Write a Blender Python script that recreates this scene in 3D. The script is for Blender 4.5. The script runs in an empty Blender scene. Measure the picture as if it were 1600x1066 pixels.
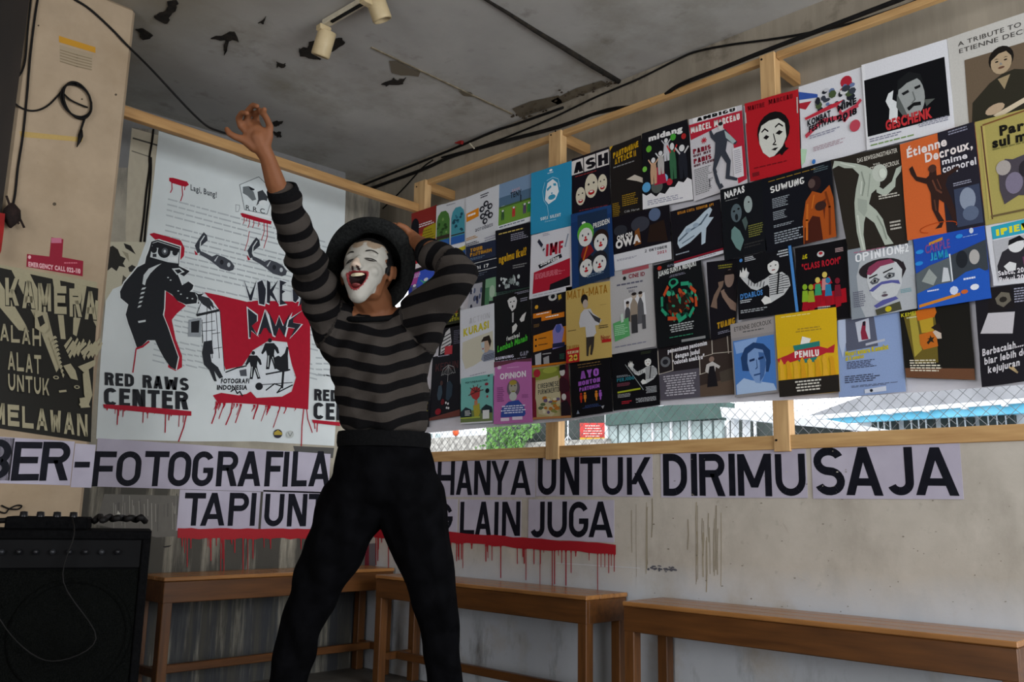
import bpy, bmesh, math, random
import numpy as np
from mathutils import Vector, Matrix, noise
random.seed(7)
SC = bpy.context.scene
COL = SC.collection
# ------------------------------------------------------------------ camera
F_PX, AZ, PI_, RO = 1386.09, .767675, .188173, .0181763
CAM = Vector((-4.26156, -5.03153, .87617))
_d = Vector((math.cos(PI_)*math.cos(AZ), math.cos(PI_)*math.sin(AZ), math.sin(PI_)))
_r = Vector((math.sin(AZ), -math.cos(AZ), 0)); _u = _r.cross(_d)
VR = _r*math.cos(RO)+_u*math.sin(RO); VU = -_r*math.sin(RO)+_u*math.cos(RO); VD = _d
cd = bpy.data.cameras.new('camera'); cam = bpy.data.objects.new('camera', cd); COL.objects.link(cam)
cd.sensor_width = 36; cd.lens = F_PX*36/1600; cd.clip_start = .05; cd.clip_end = 200
m = Matrix.Identity(4)
for i in range(3):
    m[i][0] = VR[i]; m[i][1] = VU[i]; m[i][2] = -VD[i]; m[i][3] = CAM[i]
# The room is laid out in plan units (1 unit = K metres) with the eye at z = CAM.z; U() turns plan units into metres
K = .64; EYE = .75; FL = CAM.z-EYE/K      # FL: floor level in plan units
def U(v): return Vector((v[0]*K, v[1]*K, (v[2]-CAM.z)*K+EYE))
m.translation = U(CAM)
cam.matrix_world = m
SC.camera = cam
# ------------------------------------------------------------------ world, lights, exposure
SC.view_settings.view_transform = 'Standard'; SC.view_settings.look = 'None'
SC.view_settings.gamma = 1; SC.view_settings.use_curve_mapping = False
SC.view_settings.exposure = -0.15
SC.cycles.use_denoising = True
SC.cycles.max_bounces = 6
wd = bpy.data.worlds.new('sky'); SC.world = wd; wd.use_nodes = True
wn = wd.node_tree; bg = wn.nodes['Background']
tc = wn.nodes.new('ShaderNodeTexCoord'); nz = wn.nodes.new('ShaderNodeTexNoise'); nz.inputs['Scale'].default_value = 2.0
rp = wn.nodes.new('ShaderNodeValToRGB')
rp.color_ramp.elements[0].color = (.80, .86, .97, 1); rp.color_ramp.elements[1].color = (1, 1, 1, 1)
wn.links.new(tc.outputs['Generated'], nz.inputs['Vector']); wn.links.new(nz.outputs['Fac'], rp.inputs['Fac'])
wn.links.new(rp.outputs['Color'], bg.inputs['Color']); bg.inputs['Strength'].default_value = 3.0
def area(name, loc, target, sx, sy, power, color):
    l = bpy.data.lights.new(name, 'AREA'); l.shape = 'RECTANGLE'; l.size = sx*K; l.size_y = sy*K; l.energy = power; l.color = color
    o = bpy.data.objects.new(name, l); COL.objects.link(o); o.location = U(loc)
    o.rotation_euler = (Vector(target)-Vector(loc)).to_track_quat('-Z', 'Y').to_euler()
    return o
# daylight entering through the open shop front behind the photographer; fill added at an unseen left doorway brightens the right wall
area('daylight_shopfront', (-1.4, -7.9, 1.9), (-1.2, 0, 2.0), 3.0, 2.6, 92, (.90, .95, 1.0))
area('doorway_fill', (-7.4, -4.5, 1.9), (-1, -1.5, 1.9), 2.6, 2.4, 34, (.96, .97, 1.0))

# ------------------------------------------------------------------ pixel rays onto real planes
def ray(x, y): return VD + VR*((x-800)/F_PX) - VU*((y-533)/F_PX)
def onx(x, y, X=0.):
    d = ray(x, y); return CAM + d*((X-CAM.x)/d.x)
def ony(x, y, Y=0.):
    d = ray(x, y); return CAM + d*((Y-CAM.y)/d.y)
def onz(x, y, Z=0.):
    d = ray(x, y); return CAM + d*((Z-CAM.z)/d.z)
def at(x, y, D): return CAM + ray(x, y)*D
YL, ZC, XLIN = .6, 3.79, .3          # left wall plane, ceiling height, lintel recess
YP = 0.                              # pillar face
# ------------------------------------------------------------------ materials
def lin(c):
    return c/12.92 if c <= .04045 else ((c+.055)/1.055)**2.4
def hexc(s):
    if len(s) == 3: s = ''.join(a*2 for a in s)
    return tuple(lin(int(s[i:i+2], 16)/255) for i in (0, 2, 4))
def newmat(name):
    mt = bpy.data.materials.new(name); mt.use_nodes = True
    return mt, mt.node_tree, mt.node_tree.nodes['Principled BSDF']
def mat(name, c1, c2=None, scale=6, rough=.8, bump=.1, stretch=(1, 1, 1), detail=6, metal=0, contrast=(.35, .65), spec=.3, bdist=.01):
    mt, nt, bs = newmat(name)
    bs.inputs['Roughness'].default_value = rough; bs.inputs['Metallic'].default_value = metal
    bs.inputs['Specular IOR Level'].default_value = spec
    t = nt.nodes.new('ShaderNodeTexCoord'); mp = nt.nodes.new('ShaderNodeMapping'); mp.inputs['Scale'].default_value = tuple(q/K for q in stretch)
    g = nt.nodes.new('ShaderNodeNewGeometry')
    n = nt.nodes.new('ShaderNodeTexNoise'); n.inputs['Scale'].default_value = scale; n.inputs['Detail'].default_value = detail
    nt.links.new(g.outputs['Position'], mp.inputs['Vector']); nt.links.new(mp.outputs['Vector'], n.inputs['Vector'])
    r = nt.nodes.new('ShaderNodeValToRGB'); e = r.color_ramp.elements
    e[0].position, e[1].position = contrast
    e[0].color = hexc(c1)+(1,); e[1].color = hexc(c2 or c1)+(1,)
    nt.links.new(n.outputs['Fac'], r.inputs['Fac']); nt.links.new(r.outputs['Color'], bs.inputs['Base Color'])
    if bump:
        b = nt.nodes.new('ShaderNodeBump'); b.inputs['Strength'].default_value = bump; b.inputs['Distance'].default_value = bdist
        nt.links.new(n.outputs['Fac'], b.inputs['Height']); nt.links.new(b.outputs['Normal'], bs.inputs['Normal'])
    return mt
def wood(name, c1, c2, axis, rough=.45, spec=.4, sc=9):
    s = [sc*3.5]*3; s[axis] = sc*.12*3
    mt = mat(name, c1, c2, 1, rough, .12, tuple(s), 8, spec=spec, contrast=(.3, .7), bdist=.003)
    return mt
def attr_mat(name, rough=.6, spec=.3, attr='Col'):
    mt, nt, bs = newmat(name)
    a = nt.nodes.new('ShaderNodeAttribute'); a.attribute_name = attr
    n = nt.nodes.new('ShaderNodeTexNoise'); n.inputs['Scale'].default_value = 60
    h = nt.nodes.new('ShaderNodeHueSaturation'); mr = nt.nodes.new('ShaderNodeMapRange')
    mr.inputs['To Min'].default_value = .9; mr.inputs['To Max'].default_value = 1.1
    nt.links.new(n.outputs['Fac'], mr.inputs['Value']); nt.links.new(mr.outputs['Result'], h.inputs['Value'])
    nt.links.new(a.outputs['Color'], h.inputs['Color']); nt.links.new(h.outputs['Color'], bs.inputs['Base Color'])
    bs.inputs['Roughness'].default_value = rough; bs.inputs['Specular IOR Level'].default_value = spec
    return mt
def layered(name, base, layers, rough=.85, bump=.25):
    """plaster wall: base noise (c1,c2,scale,stretch) then layers (colour, scale, stretch, lo, hi, zmask(lo,hi,inv) or None, amount)"""
    mt, nt, bs = newmat(name); L = nt.links.new; N = nt.nodes.new
    bs.inputs['Roughness'].default_value = rough; bs.inputs['Specular IOR Level'].default_value = .2
    g = N('ShaderNodeNewGeometry')
    sep = N('ShaderNodeSeparateXYZ'); L(g.outputs['Position'], sep.inputs[0])
    def nzt(scale, stretch, det=8):
        mp = N('ShaderNodeMapping'); mp.inputs['Scale'].default_value = tuple(q/K for q in stretch); L(g.outputs['Position'], mp.inputs['Vector'])
        n = N('ShaderNodeTexNoise'); n.inputs['Scale'].default_value = scale; n.inputs['Detail'].default_value = det; n.inputs['Roughness'].default_value = .62
        L(mp.outputs['Vector'], n.inputs['Vector']); return n
    n0 = nzt(base[2], base[3]); r = N('ShaderNodeValToRGB'); e = r.color_ramp.elements
    e[0].position, e[1].position = .35, .65; e[0].color = hexc(base[0])+(1,); e[1].color = hexc(base[1])+(1,)
    L(n0.outputs['Fac'], r.inputs['Fac']); cur = r.outputs['Color']
    for (c, sc, st, lo, hi, zm, amt) in layers:
        n = nzt(sc, st); mr = N('ShaderNodeMapRange'); mr.inputs['From Min'].default_value = lo; mr.inputs['From Max'].default_value = hi
        mr.inputs['To Max'].default_value = amt; L(n.outputs['Fac'], mr.inputs['Value']); f = mr.outputs['Result']
        for msk in (zm or []):
            ax, a, b = msk
            a, b = ((a-CAM.z)*K+EYE, (b-CAM.z)*K+EYE) if ax == 'z' else (a*K, b*K)
            wob = N('ShaderNodeMath'); wob.operation = 'MULTIPLY_ADD'; wob.inputs[1].default_value = .18*K
            L(n0.outputs['Fac'], wob.inputs[0]); L(sep.outputs['xyz'.index(ax)], wob.inputs[2])
            m2 = N('ShaderNodeMapRange'); m2.inputs['From Min'].default_value = a+.09*K; m2.inputs['From Max'].default_value = b+.09*K
            L(wob.outputs[0], m2.inputs['Value']); mu = N('ShaderNodeMath'); mu.operation = 'MULTIPLY'
            L(f, mu.inputs[0]); L(m2.outputs['Result'], mu.inputs[1]); f = mu.outputs[0]
        mx = N('ShaderNodeMix'); mx.data_type = 'RGBA'; mx.inputs[7].default_value = hexc(c)+(1,)
        L(f, mx.inputs[0]); L(cur, mx.inputs[6]); cur = mx.outputs[2]
    L(cur, bs.inputs['Base Color'])
    if bump:
        b = N('ShaderNodeBump'); b.inputs['Strength'].default_value = bump; b.inputs['Distance'].default_value = .01
        L(n0.outputs['Fac'], b.inputs['Height']); L(b.outputs['Normal'], bs.inputs['Normal'])
    return mt
M_paper = attr_mat('poster_paper', .5, .15)
# ------------------------------------------------------------------ mesh helpers
RAW = [False]                        # True: vertices are already metres
def mesh_obj(name, verts, faces, mt, parent=None, smooth=False, colors=None):
    me = bpy.data.meshes.new(name); me.from_pydata([tuple(v) if RAW[0] else tuple(U(v)) for v in verts], [], faces); me.update()
    if mt: me.materials.append(mt)
    if colors is not None:
        a = me.color_attributes.new('Col', 'FLOAT_COLOR', 'CORNER')
        buf = []
        for f, c in zip(faces, colors): buf += [c[0], c[1], c[2], 1.]*len(f)
        a.data.foreach_set('color', buf)
    if smooth: me.polygons.foreach_set('use_smooth', [True]*len(me.polygons))
    o = bpy.data.objects.new(name, me); COL.objects.link(o)
    if parent: o.parent = parent; o.matrix_parent_inverse = parent.matrix_world.inverted()
    return o
def tag(o, label=None, cat=None, group=None, kind=None):
    if label: o['label'] = label
    if cat: o['category'] = cat
    if group: o['group'] = group
    if kind: o['kind'] = kind
    return o
def empty(name, loc, label=None, cat=None, group=None):
    o = bpy.data.objects.new(name, None); COL.objects.link(o); o.location = U(loc); o.empty_display_size = .05
    o.matrix_world = Matrix.Translation(U(loc))
    return tag(o, label, cat, group)
class MB:
    def __init__(s): s.v = []; s.f = []; s.c = []
    def quad(s, pts, c=None):
        b = len(s.v); s.v += [Vector(p) for p in pts]; s.f.append(tuple(range(b, b+len(pts)))); s.c.append(c)
        return s
    def box(s, lo, hi, c=None, bev=0):
        x0, y0, z0 = lo; x1, y1, z1 = hi
        P = [Vector((x, y, z)) for z in (z0, z1) for y in (y0, y1) for x in (x0, x1)]
        return s.hexa(P, c)
    def hexa(s, P, c=None):
        b = len(s.v); s.v += [Vector(p) for p in P]
        for f in ((0, 2, 3, 1), (4, 5, 7, 6), (0, 1, 5, 4), (2, 6, 7, 3), (0, 4, 6, 2), (1, 3, 7, 5)):
            s.f.append(tuple(b+i for i in f)); s.c.append(c)
        return s
    def beam(s, a, b, w, h, up=(0, 0, 1), c=None):
        a = Vector(a); b = Vector(b); d = (b-a).normalized(); up = Vector(up)
        sd = d.cross(up).normalized(); up = sd.cross(d).normalized()
        P = [p+sd*(w/2*i)+up*(h/2*j) for p, in ((a,), (b,)) for j in (-1, 1) for i in (-1, 1)]
        return s.hexa(P, c)
    def tube(s, pts, r, n=8, c=None, cap=True):
        pts = [Vector(p) for p in pts]; rs = r if isinstance(r, (list, tuple)) else [r]*len(pts)
        b = len(s.v); ref = None
        for i, p in enumerate(pts):
            d = (pts[min(i+1, len(pts)-1)]-pts[max(i-1, 0)]).normalized()
            if ref is None: ref = d.orthogonal().normalized()
            ref = (ref-d*ref.dot(d)).normalized(); q = d.cross(ref)
            for k in range(n):
                t = 2*math.pi*k/n; s.v.append(p+(ref*math.cos(t)+q*math.sin(t))*rs[i])
        for i in range(len(pts)-1):
            for k in range(n):
                s.f.append((b+i*n+k, b+i*n+(k+1) % n, b+(i+1)*n+(k+1) % n, b+(i+1)*n+k)); s.c.append(c)
        if cap:
            s.f.append(tuple(b+k for k in reversed(range(n)))); s.c.append(c)
            e = b+(len(pts)-1)*n; s.f.append(tuple(e+k for k in range(n))); s.c.append(c)
        return s
    def lathe(s, prof, origin, axis, n=32, c=None):
        """prof: list of (radius, distance along axis)"""
        ax = Vector(axis).normalized(); ref = ax.orthogonal().normalized(); q = ax.cross(ref); o = Vector(origin); b = len(s.v)
        for (r, h) in prof:
            for k in range(n):
                t = 2*math.pi*k/n; s.v.append(o+ax*h+(ref*math.cos(t)+q*math.sin(t))*r)
        for i in range(len(prof)-1):
            for k in range(n):
                s.f.append((b+i*n+k, b+i*n+(k+1) % n, b+(i+1)*n+(k+1) % n, b+(i+1)*n+k)); s.c.append(c)
        return s
    def prism(s, poly, off, c=None):
        """poly: 3D polygon extruded by vector off"""
        off = Vector(off); b = len(s.v); n = len(poly); s.v += [Vector(p) for p in poly]+[Vector(p)+off for p in poly]
        s.f.append(tuple(range(b, b+n))); s.f.append(tuple(reversed(range(b+n, b+2*n)))); s.c += [c, c]
        for i in range(n):
            j = (i+1) % n; s.f.append((b+i, b+n+i, b+n+j, b+j)); s.c.append(c)
        return s
    def build(s, name, mt, parent=None, smooth=False, bevel=0):
        cols = s.c if any(c is not None for c in s.c) else None
        if cols: cols = [c or (.5, .5, .5) for c in cols]
        o = mesh_obj(name, s.v, s.f, mt, parent, smooth, cols)
        if bevel:
            bm = bmesh.new(); bm.from_mesh(o.data); bmesh.ops.remove_doubles(bm, verts=bm.verts, dist=1e-5)
            bmesh.ops.bevel(bm, geom=bm.edges[:], offset=bevel*K, segments=1, affect='EDGES', clamp_overlap=True); bm.to_mesh(o.data); bm.free()
        return o
def spline(pts, n=8):
    """Catmull-Rom through 3D points"""
    P = [Vector(p) for p in pts]; P = [P[0]*2-P[1]]+P+[P[-1]*2-P[-2]]; out = []
    for i in range(1, len(P)-2):
        for k in range(n):
            t = k/n; a, b, c, d = P[i-1:i+3]
            out.append(.5*((2*b)+(c-a)*t+(2*a-5*b+4*c-d)*t*t+(3*b-a-3*c+d)*t**3))
    out.append(P[-2]); return out
# ------------------------------------------------------------------ lettering: stroke-built capitals, and the built-in font for the rest
def _arc(cx, cy, rx, ry, t, a0, a1, n=14):
    o = []
    for i in range(n):
        q = [math.radians(a0+(a1-a0)*(i+k)/n) for k in (0, 1)]
        o.append([(cx+rx*math.cos(q[0]), cy+ry*math.sin(q[0])), (cx+rx*math.cos(q[1]), cy+ry*math.sin(q[1])),
                  (cx+(rx-t)*math.cos(q[1]), cy+(ry-t)*math.sin(q[1])), (cx+(rx-t)*math.cos(q[0]), cy+(ry-t)*math.sin(q[0]))])
    return o
def _bar(x0, y0, x1, y1): return [[(x0, y0), (x1, y0), (x1, y1), (x0, y1)]]
def _dg(x0, x1, y0, y1, w): return [[(x0, y0), (x0+w, y0), (x1+w, y1), (x1, y1)]]
def glyph(ch, W, H, t):
    r = min(W/2, H/2); B = _bar; s = t*1.08
    if ch in 'O0Q':
        o = _arc(W/2, H-r, W/2, r, t, 0, 180)+_arc(W/2, r, W/2, r, t, 180, 360)
        if H > 2*r: o += B(0, r, t, H-r)+B(W-t, r, W, H-r)
        return o
    if ch == 'U': return _arc(W/2, r, W/2, r, t, 180, 360)+B(0, r, t, H)+B(W-t, r, W, H)
    if ch == 'J': return _arc(W/2, r, W/2, r, t, 205, 360)+B(W-t, r, W, H)
    if ch == 'C': return _arc(W/2, H-r, W/2, r, t, 25, 180)+_arc(W/2, r, W/2, r, t, 180, 335)+(B(0, r, t, H-r) if H > 2*r else [])
    if ch == 'G': return _arc(W/2, H-r, W/2, r, t, 25, 180)+_arc(W/2, r, W/2, r, t, 180, 360)+(B(0, r, t, H-r) if H > 2*r else [])+B(W-t, r, W, H*.53)+B(W*.52, H*.53-t*.9, W, H*.53)
    if ch == 'S':
        q = (H+t)/4; return _arc(W/2, H-q, W/2, q, t, 25, 270)+_arc(W/2, q, W/2, q, t, -155, 90)
    if ch == 'D':
        q = min(W*.62, H/2); return B(0, 0, t, H)+B(t, H-t, W-q, H)+B(t, 0, W-q, t)+_arc(W-q, H-q, q, q, t, 0, 90)+_arc(W-q, q, q, q, t, -90, 0)+(B(W-t, q, W, H-q) if H > 2*q else [])
    if ch in 'PRB':
        h = H*.56 if ch != 'B' else H*.52; q = h/2 if ch != 'B' else (H-h+t)/2
        y0 = H-2*q; o = B(0, 0, t, H)+B(t, H-t, W-q, H)+B(t, y0, W-q, y0+t)+_arc(W-q, H-q, q, q, t, -90, 90)
        if ch == 'R': o += _dg(W-s*1.05, W*.42, 0, y0+t*.5, s*1.1)
        if ch == 'B':
            q2 = (y0+t)/2; o += B(t, 0, W-q2, t)+_arc(W-q2, q2, q2, q2, t, -90, 90)
        return o
    if ch == 'E': return B(0, 0, t, H)+B(t, 0, W, t)+B(t, H-t, W, H)+B(t, H*.53-t/2, W*.9, H*.53+t/2)
    if ch == 'F': return B(0, 0, t, H)+B(t, H-t, W, H)+B(t, H*.5-t/2, W*.88, H*.5+t/2)
    if ch == 'T': return B(W/2-t/2, 0, W/2+t/2, H-t)+B(0, H-t, W, H)
    if ch == 'L': return B(0, 0, t, H)+B(t, 0, W, t)
    if ch == 'I': return B(W/2-t/2, 0, W/2+t/2, H)
    if ch == '1': return B(W/2-t/2, 0, W/2+t/2, H)+_dg(W*.1, W*.4, H*.7, H, t)
    if ch == 'H': return B(0, 0, t, H)+B(W-t, 0, W, H)+B(t, H/2-t/2, W-t, H/2+t/2)
    if ch == 'N': return B(0, 0, t, H)+B(W-t, 0, W, H)+_dg(W-t-s*.25, 0, 0, H, s*1.15)
    if ch == 'M': return B(0, 0, t, H)+B(W-t, 0, W, H)+_dg(W/2-s/2, 0, H*.2, H, s)+_dg(W/2-s/2, W-s, H*.2, H, s)
    if ch == 'A': return _dg(0, W/2-s/2, 0, H, s)+_dg(W-s, W/2-s/2, 0, H, s)+B(W*.2, H*.2, W*.8, H*.2+t*.9)
    if ch == 'V': return _dg(W/2-s/2, 0, 0, H, s)+_dg(W/2-s/2, W-s, 0, H, s)
    if ch == 'W': return _dg(W*.25-s/2, 0, 0, H, s)+_dg(W*.25-s/2, W/2-s/2, 0, H*.8, s)+_dg(W*.75-s/2, W/2-s/2, 0, H*.8, s)+_dg(W*.75-s/2, W-s, 0, H, s)
    if ch == 'Y': return B(W/2-t/2, 0, W/2+t/2, H*.45)+_dg(W/2-s/2, 0, H*.4, H, s)+_dg(W/2-s/2, W-s, H*.4, H, s)
    if ch == 'K': return B(0, 0, t, H)+_dg(t*.6, W-s*1.05, H*.28, H, s*1.1)+_dg(W-s*1.1, W*.32, 0, H*.58, s*1.1)
    if ch == 'X': return _dg(0, W-s, 0, H, s)+_dg(W-s, 0, 0, H, s)
    if ch == 'Z': return B(0, 0, W, t)+B(0, H-t, W, H)+_dg(0, W-s, t, H-t, s)
    if ch == '-': return B(0, H*.42, W, H*.42+t*.95)
    if ch == '7': return B(0, H-t, W, H)+_dg(W*.2, W-s, 0, H-t, s)
    if ch == '2':
        q = H*.28; return _arc(W/2, H-q, W/2, q, t, -35, 170)+_dg(0, W*.62, t, H*.55, s)+B(0, 0, W, t)
    if ch == '8':
        q = (H+t)/4; return _arc(W/2, H-q, W*.46, q, t, 0, 360)+_arc(W/2, q, W/2, q, t, 0, 360)
    if ch == '.': return B(0, 0, t, t)
    return []
_WID = {'I': .3, '1': .4, '-': .4, 'M': .82, 'W': .9, ' ': .35, '.': .25, 'L': .48, 'E': .5, 'F': .48, 'J': .5, 'T': .55}
_gc = {}
def bglyph(ch, bold):
    k = (ch, bold)
    if k not in _gc:
        cu = bpy.data.curves.new('g', 'FONT'); cu.body = ch; cu.size = 1; cu.offset = bold; cu.resolution_u = 3
        ob = bpy.data.objects.new('g', cu); COL.objects.link(ob)
        dg = bpy.context.evaluated_depsgraph_get(); me = ob.evaluated_get(dg).to_mesh()
        V = [(v.co.x, v.co.y) for v in me.vertices]; polys = [[V[i] for i in p.vertices] for p in me.polygons]
        adv = max([v[0] for v in V], default=.28)+.07 if ch != ' ' else .3
        ob.evaluated_get(dg).to_mesh_clear(); bpy.data.objects.remove(ob); bpy.data.curves.remove(cu)
        _gc[k] = (polys, adv)
    return _gc[k]
class Print:
    """flat print: coloured polygons laid on a surface through map(u, v, lift)"""
    def __init__(s, fmap, step=.00035): s.m = fmap; s.mb = MB(); s.n = 0; s.step = step
    def poly(s, pts, c, lift=None):
        if isinstance(c, str): c = hexc(c)
        if lift is None: s.n += 1; lift = s.n*s.step
        s.mb.quad([s.m(p[0], p[1], lift) for p in pts], c)
    def lay(s): s.n += 1; return s.n*s.step
    def r(s, x0, y0, x1, y1, c): s.poly([(x0, y0), (x0, y1), (x1, y1), (x1, y0)], c)
    def e(s, cx, cy, rx, ry, c, n=18, rot=0):
        a = math.radians(rot); P = []
        for k in range(n):
            t = -2*math.pi*k/n; x = rx*math.cos(t); y = ry*math.sin(t); P.append((cx+x*math.cos(a)-y*math.sin(a), cy+x*math.sin(a)+y*math.cos(a)))
        s.poly(P, c)
    def line(s, pts, w, c, wy=None):
        l = s.lay(); c = hexc(c) if isinstance(c, str) else c; wy = wy or w
        for a, b in zip(pts, pts[1:]):
            dx, dy = b[0]-a[0], b[1]-a[1]; q = math.hypot(dx, dy) or 1; nx, ny = -dy/q*w/2, dx/q*wy/2; ex, ey = dx/q*w*.3, dy/q*wy*.3
            s.poly([(a[0]+nx-ex, a[1]+ny-ey), (a[0]-nx-ex, a[1]-ny-ey), (b[0]-nx+ex, b[1]-ny+ey), (b[0]+nx+ex, b[1]+ny+ey)][::-1], c, l)
    def T(s, x, y, w, h, txt, c, t=.2, asp=1.4, shear=0, rise=0):
        """stroke capitals filling the box x,y (top-left), w,h; asp = box aspect of the surface (height unit / width unit)"""
        l = s.lay(); c = hexc(c) if isinstance(c, str) else c
        ws = [_WID.get(a, .6) for a in txt]; gap = .12; tot = sum(ws)+gap*(len(txt)-1); k = w/tot; cx = 0
        for ch, a in zip(txt, ws):
            if ch != ' ':
                for P in glyph(ch, a, 1, min(t, a*.45) if ch not in 'I1' else t):
                    s.poly([(x+(cx+p[0])*k+shear*p[1]*h, y+h*(1-p[1])-rise*(cx+p[0])*k) for p in P], c, l)
            cx += a+gap
    def t(s, x, y, w, h, txt, c, bold=0., shear=0, rise=0):
        l = s.lay(); c = hexc(c) if isinstance(c, str) else c
        gl = [bglyph(ch, bold) for ch in txt]; tot = sum(g[1] for g in gl); k = w/tot; cx = 0; hh = h/.72
        for P, adv in gl:
            for p in P: s.poly([(x+(cx+q[0])*k+shear*q[1]*h, y+h-q[1]*hh-rise*(cx+q[0])*k) for q in p], c, l)
            cx += adv
    def g(s, x0, y0, x1, y1, n, c, seed=0, al=0):
        """n lines of illegibly small text, as word-length dashes"""
        rnd = random.Random(seed+int(x0*100)+n); l = s.lay(); c = hexc(c) if isinstance(c, str) else c; lh = (y1-y0)/n
        for i in range(n):
            x = x0; e = x0+(x1-x0)*rnd.uniform(.7, 1); y = y0+i*lh
            if al == 1: x = x0+(x1-e)/2; e = e+(x1-e)/2
            if al == 2: x = x0+(x1-e); e = x1
            while x < e:
                w = (x1-x0)*rnd.uniform(.06, .16); x2 = min(e, x+w)
                s.poly([(x, y), (x, y+lh*.5), (x2, y+lh*.5), (x2, y)], c, l); x = x2+(x1-x0)*.025
    def face(s, cx, cy, rx, ry, skin='ddd', hair='111', lip='a22', look=0, hairpoly=True):
        if hairpoly: s.e(cx, cy-ry*.25, rx*1.2, ry*1.1, hair)
        s.e(cx, cy+ry*.05, rx, ry, skin)
        s.poly([(cx-rx*.95, cy-ry*.3), (cx-rx*.2, cy-ry*.75), (cx+rx*.5, cy-ry*.8), (cx+rx*.95, cy-ry*.3), (cx+rx*.8, cy-ry), (cx-rx*.7, cy-ry*1.02)], hair)
        for q in (-1, 1):
            s.e(cx+q*rx*.42+look*rx, cy-ry*.08, rx*.17, ry*.07, '111', 8)
            s.poly([(cx+q*rx*.2+look*rx, cy-ry*.27), (cx+q*rx*.45+look*rx, cy-ry*.36), (cx+q*rx*.7+look*rx, cy-ry*.26), (cx+q*rx*.45+look*rx, cy-ry*.3)][::q], '111')
        s.poly([(cx+look*rx-rx*.06, cy), (cx+look*rx-rx*.16, cy+ry*.27), (cx+look*rx+rx*.12, cy+ry*.27)], '888')
        s.e(cx+look*rx, cy+ry*.5, rx*.32, ry*.1, lip, 10)
    def build(s, name, mt, parent=None): return s.mb.build(name, mt, parent)
# ------------------------------------------------------------------ structure materials
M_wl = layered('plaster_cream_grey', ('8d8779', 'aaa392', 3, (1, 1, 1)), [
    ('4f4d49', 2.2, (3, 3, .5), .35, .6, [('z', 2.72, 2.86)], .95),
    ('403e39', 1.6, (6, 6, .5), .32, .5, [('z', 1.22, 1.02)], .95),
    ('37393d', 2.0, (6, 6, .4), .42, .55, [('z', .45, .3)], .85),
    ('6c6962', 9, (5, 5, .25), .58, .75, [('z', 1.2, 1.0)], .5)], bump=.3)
M_wr = layered('plaster_dirty_white', ('b0a89c', 'bdb5a9', 4, (1, 1, 1)), [
    ('968e82', 3, (1, 1, .6), .5, .72, None, .7),
    ('8a8378', 14, (1, 1, 1), .62, .75, None, .6),
    ('bcc4ce', 2, (1, 1, 1), .3, .5, [('z', .62, .42)], .7),  # bluish light under the benches put into the plaster colour
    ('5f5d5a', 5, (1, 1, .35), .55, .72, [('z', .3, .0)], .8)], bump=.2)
M_lint = layered('board_marked_concrete', ('8a8172', '9a9080', 2.5, (1, 1, .3)), [
    ('7a7264', 3, (1, 4, .35), .45, .75, None, .6),
    ('a09683', 6, (1, 3, .3), .55, .75, None, .4),
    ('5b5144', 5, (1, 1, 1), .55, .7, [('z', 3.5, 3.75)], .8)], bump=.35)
M_ceil = layered('ceiling_plaster', ('a19e99', 'b3b0aa', 1.2, (1, 1, 1)), [
    ('77705f', 1.1, (1, 1, 1), .5, .72, None, .75),
    ('6b6459', 5, (1, 1, 1), .6, .75, None, .5),
    ('837a66', .7, (1, 1, 1), .2, .6, [('x', -1.6, -2.3)], .8)], bump=.2)
M_pil = layered('pillar_cream_paint', ('a08d75', 'ab977e', 5, (1, 1, 1)), [
    ('927c60', 2, (1, 1, 1), .5, .75, None, .6),
    ('8f7a5d', 22, (1, 1, 1), .66, .74, None, .6)], bump=.12)
M_floor = layered('floor_cement', ('55514c', '6a655e', 3, (1, 1, 1)), [('3f3c38', 5, (1, 1, 1), .5, .7, None, .6)], rough=.6)
M_dark = mat('dark_opening_shade', '1c1713', '2a221b', 5, .7, .2, (1, 1, .2))
M_pine_y = wood('pine_along_wall', 'a9804f', 'c9a26c', 1, .6)
M_pine_x = wood('pine_along_left_wall', '9a7244', 'b8905c', 0, .6)  # darker pine: the dim light on the beam put into the colour
M_pine_z = wood('pine_upright', 'b0895a', 'd0ab78', 2, .6)
M_bench_y = wood('varnished_bench_long', '4a2c13', '653e1c', 1, .34, .5)
M_bench_x = wood('varnished_bench_left', '4a2c13', '653e1c', 0, .34, .5)
M_bench_z = wood('varnished_bench_leg', '503014', '6b421c', 2, .4, .5)
M_top_y = wood('varnished_seat_long', '86592f', 'a3713f', 1, .27, .6)  # both seat woods lightened, the reflected wall light put into their colour
M_top_x = wood('varnished_seat_left', '86592f', 'a3713f', 0, .27, .6)
M_print = attr_mat('printed_ink', .5, .12)
M_paint = attr_mat('brushed_paint', .5, .2)
M_blk = mat('black_cable_rubber', '0f0e0d', '161413', 20, .6, 0, spec=.15)
M_white = mat('white_enamel', 'c8bfa8', 'd8cfb8', 20, .5, .05)

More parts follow.
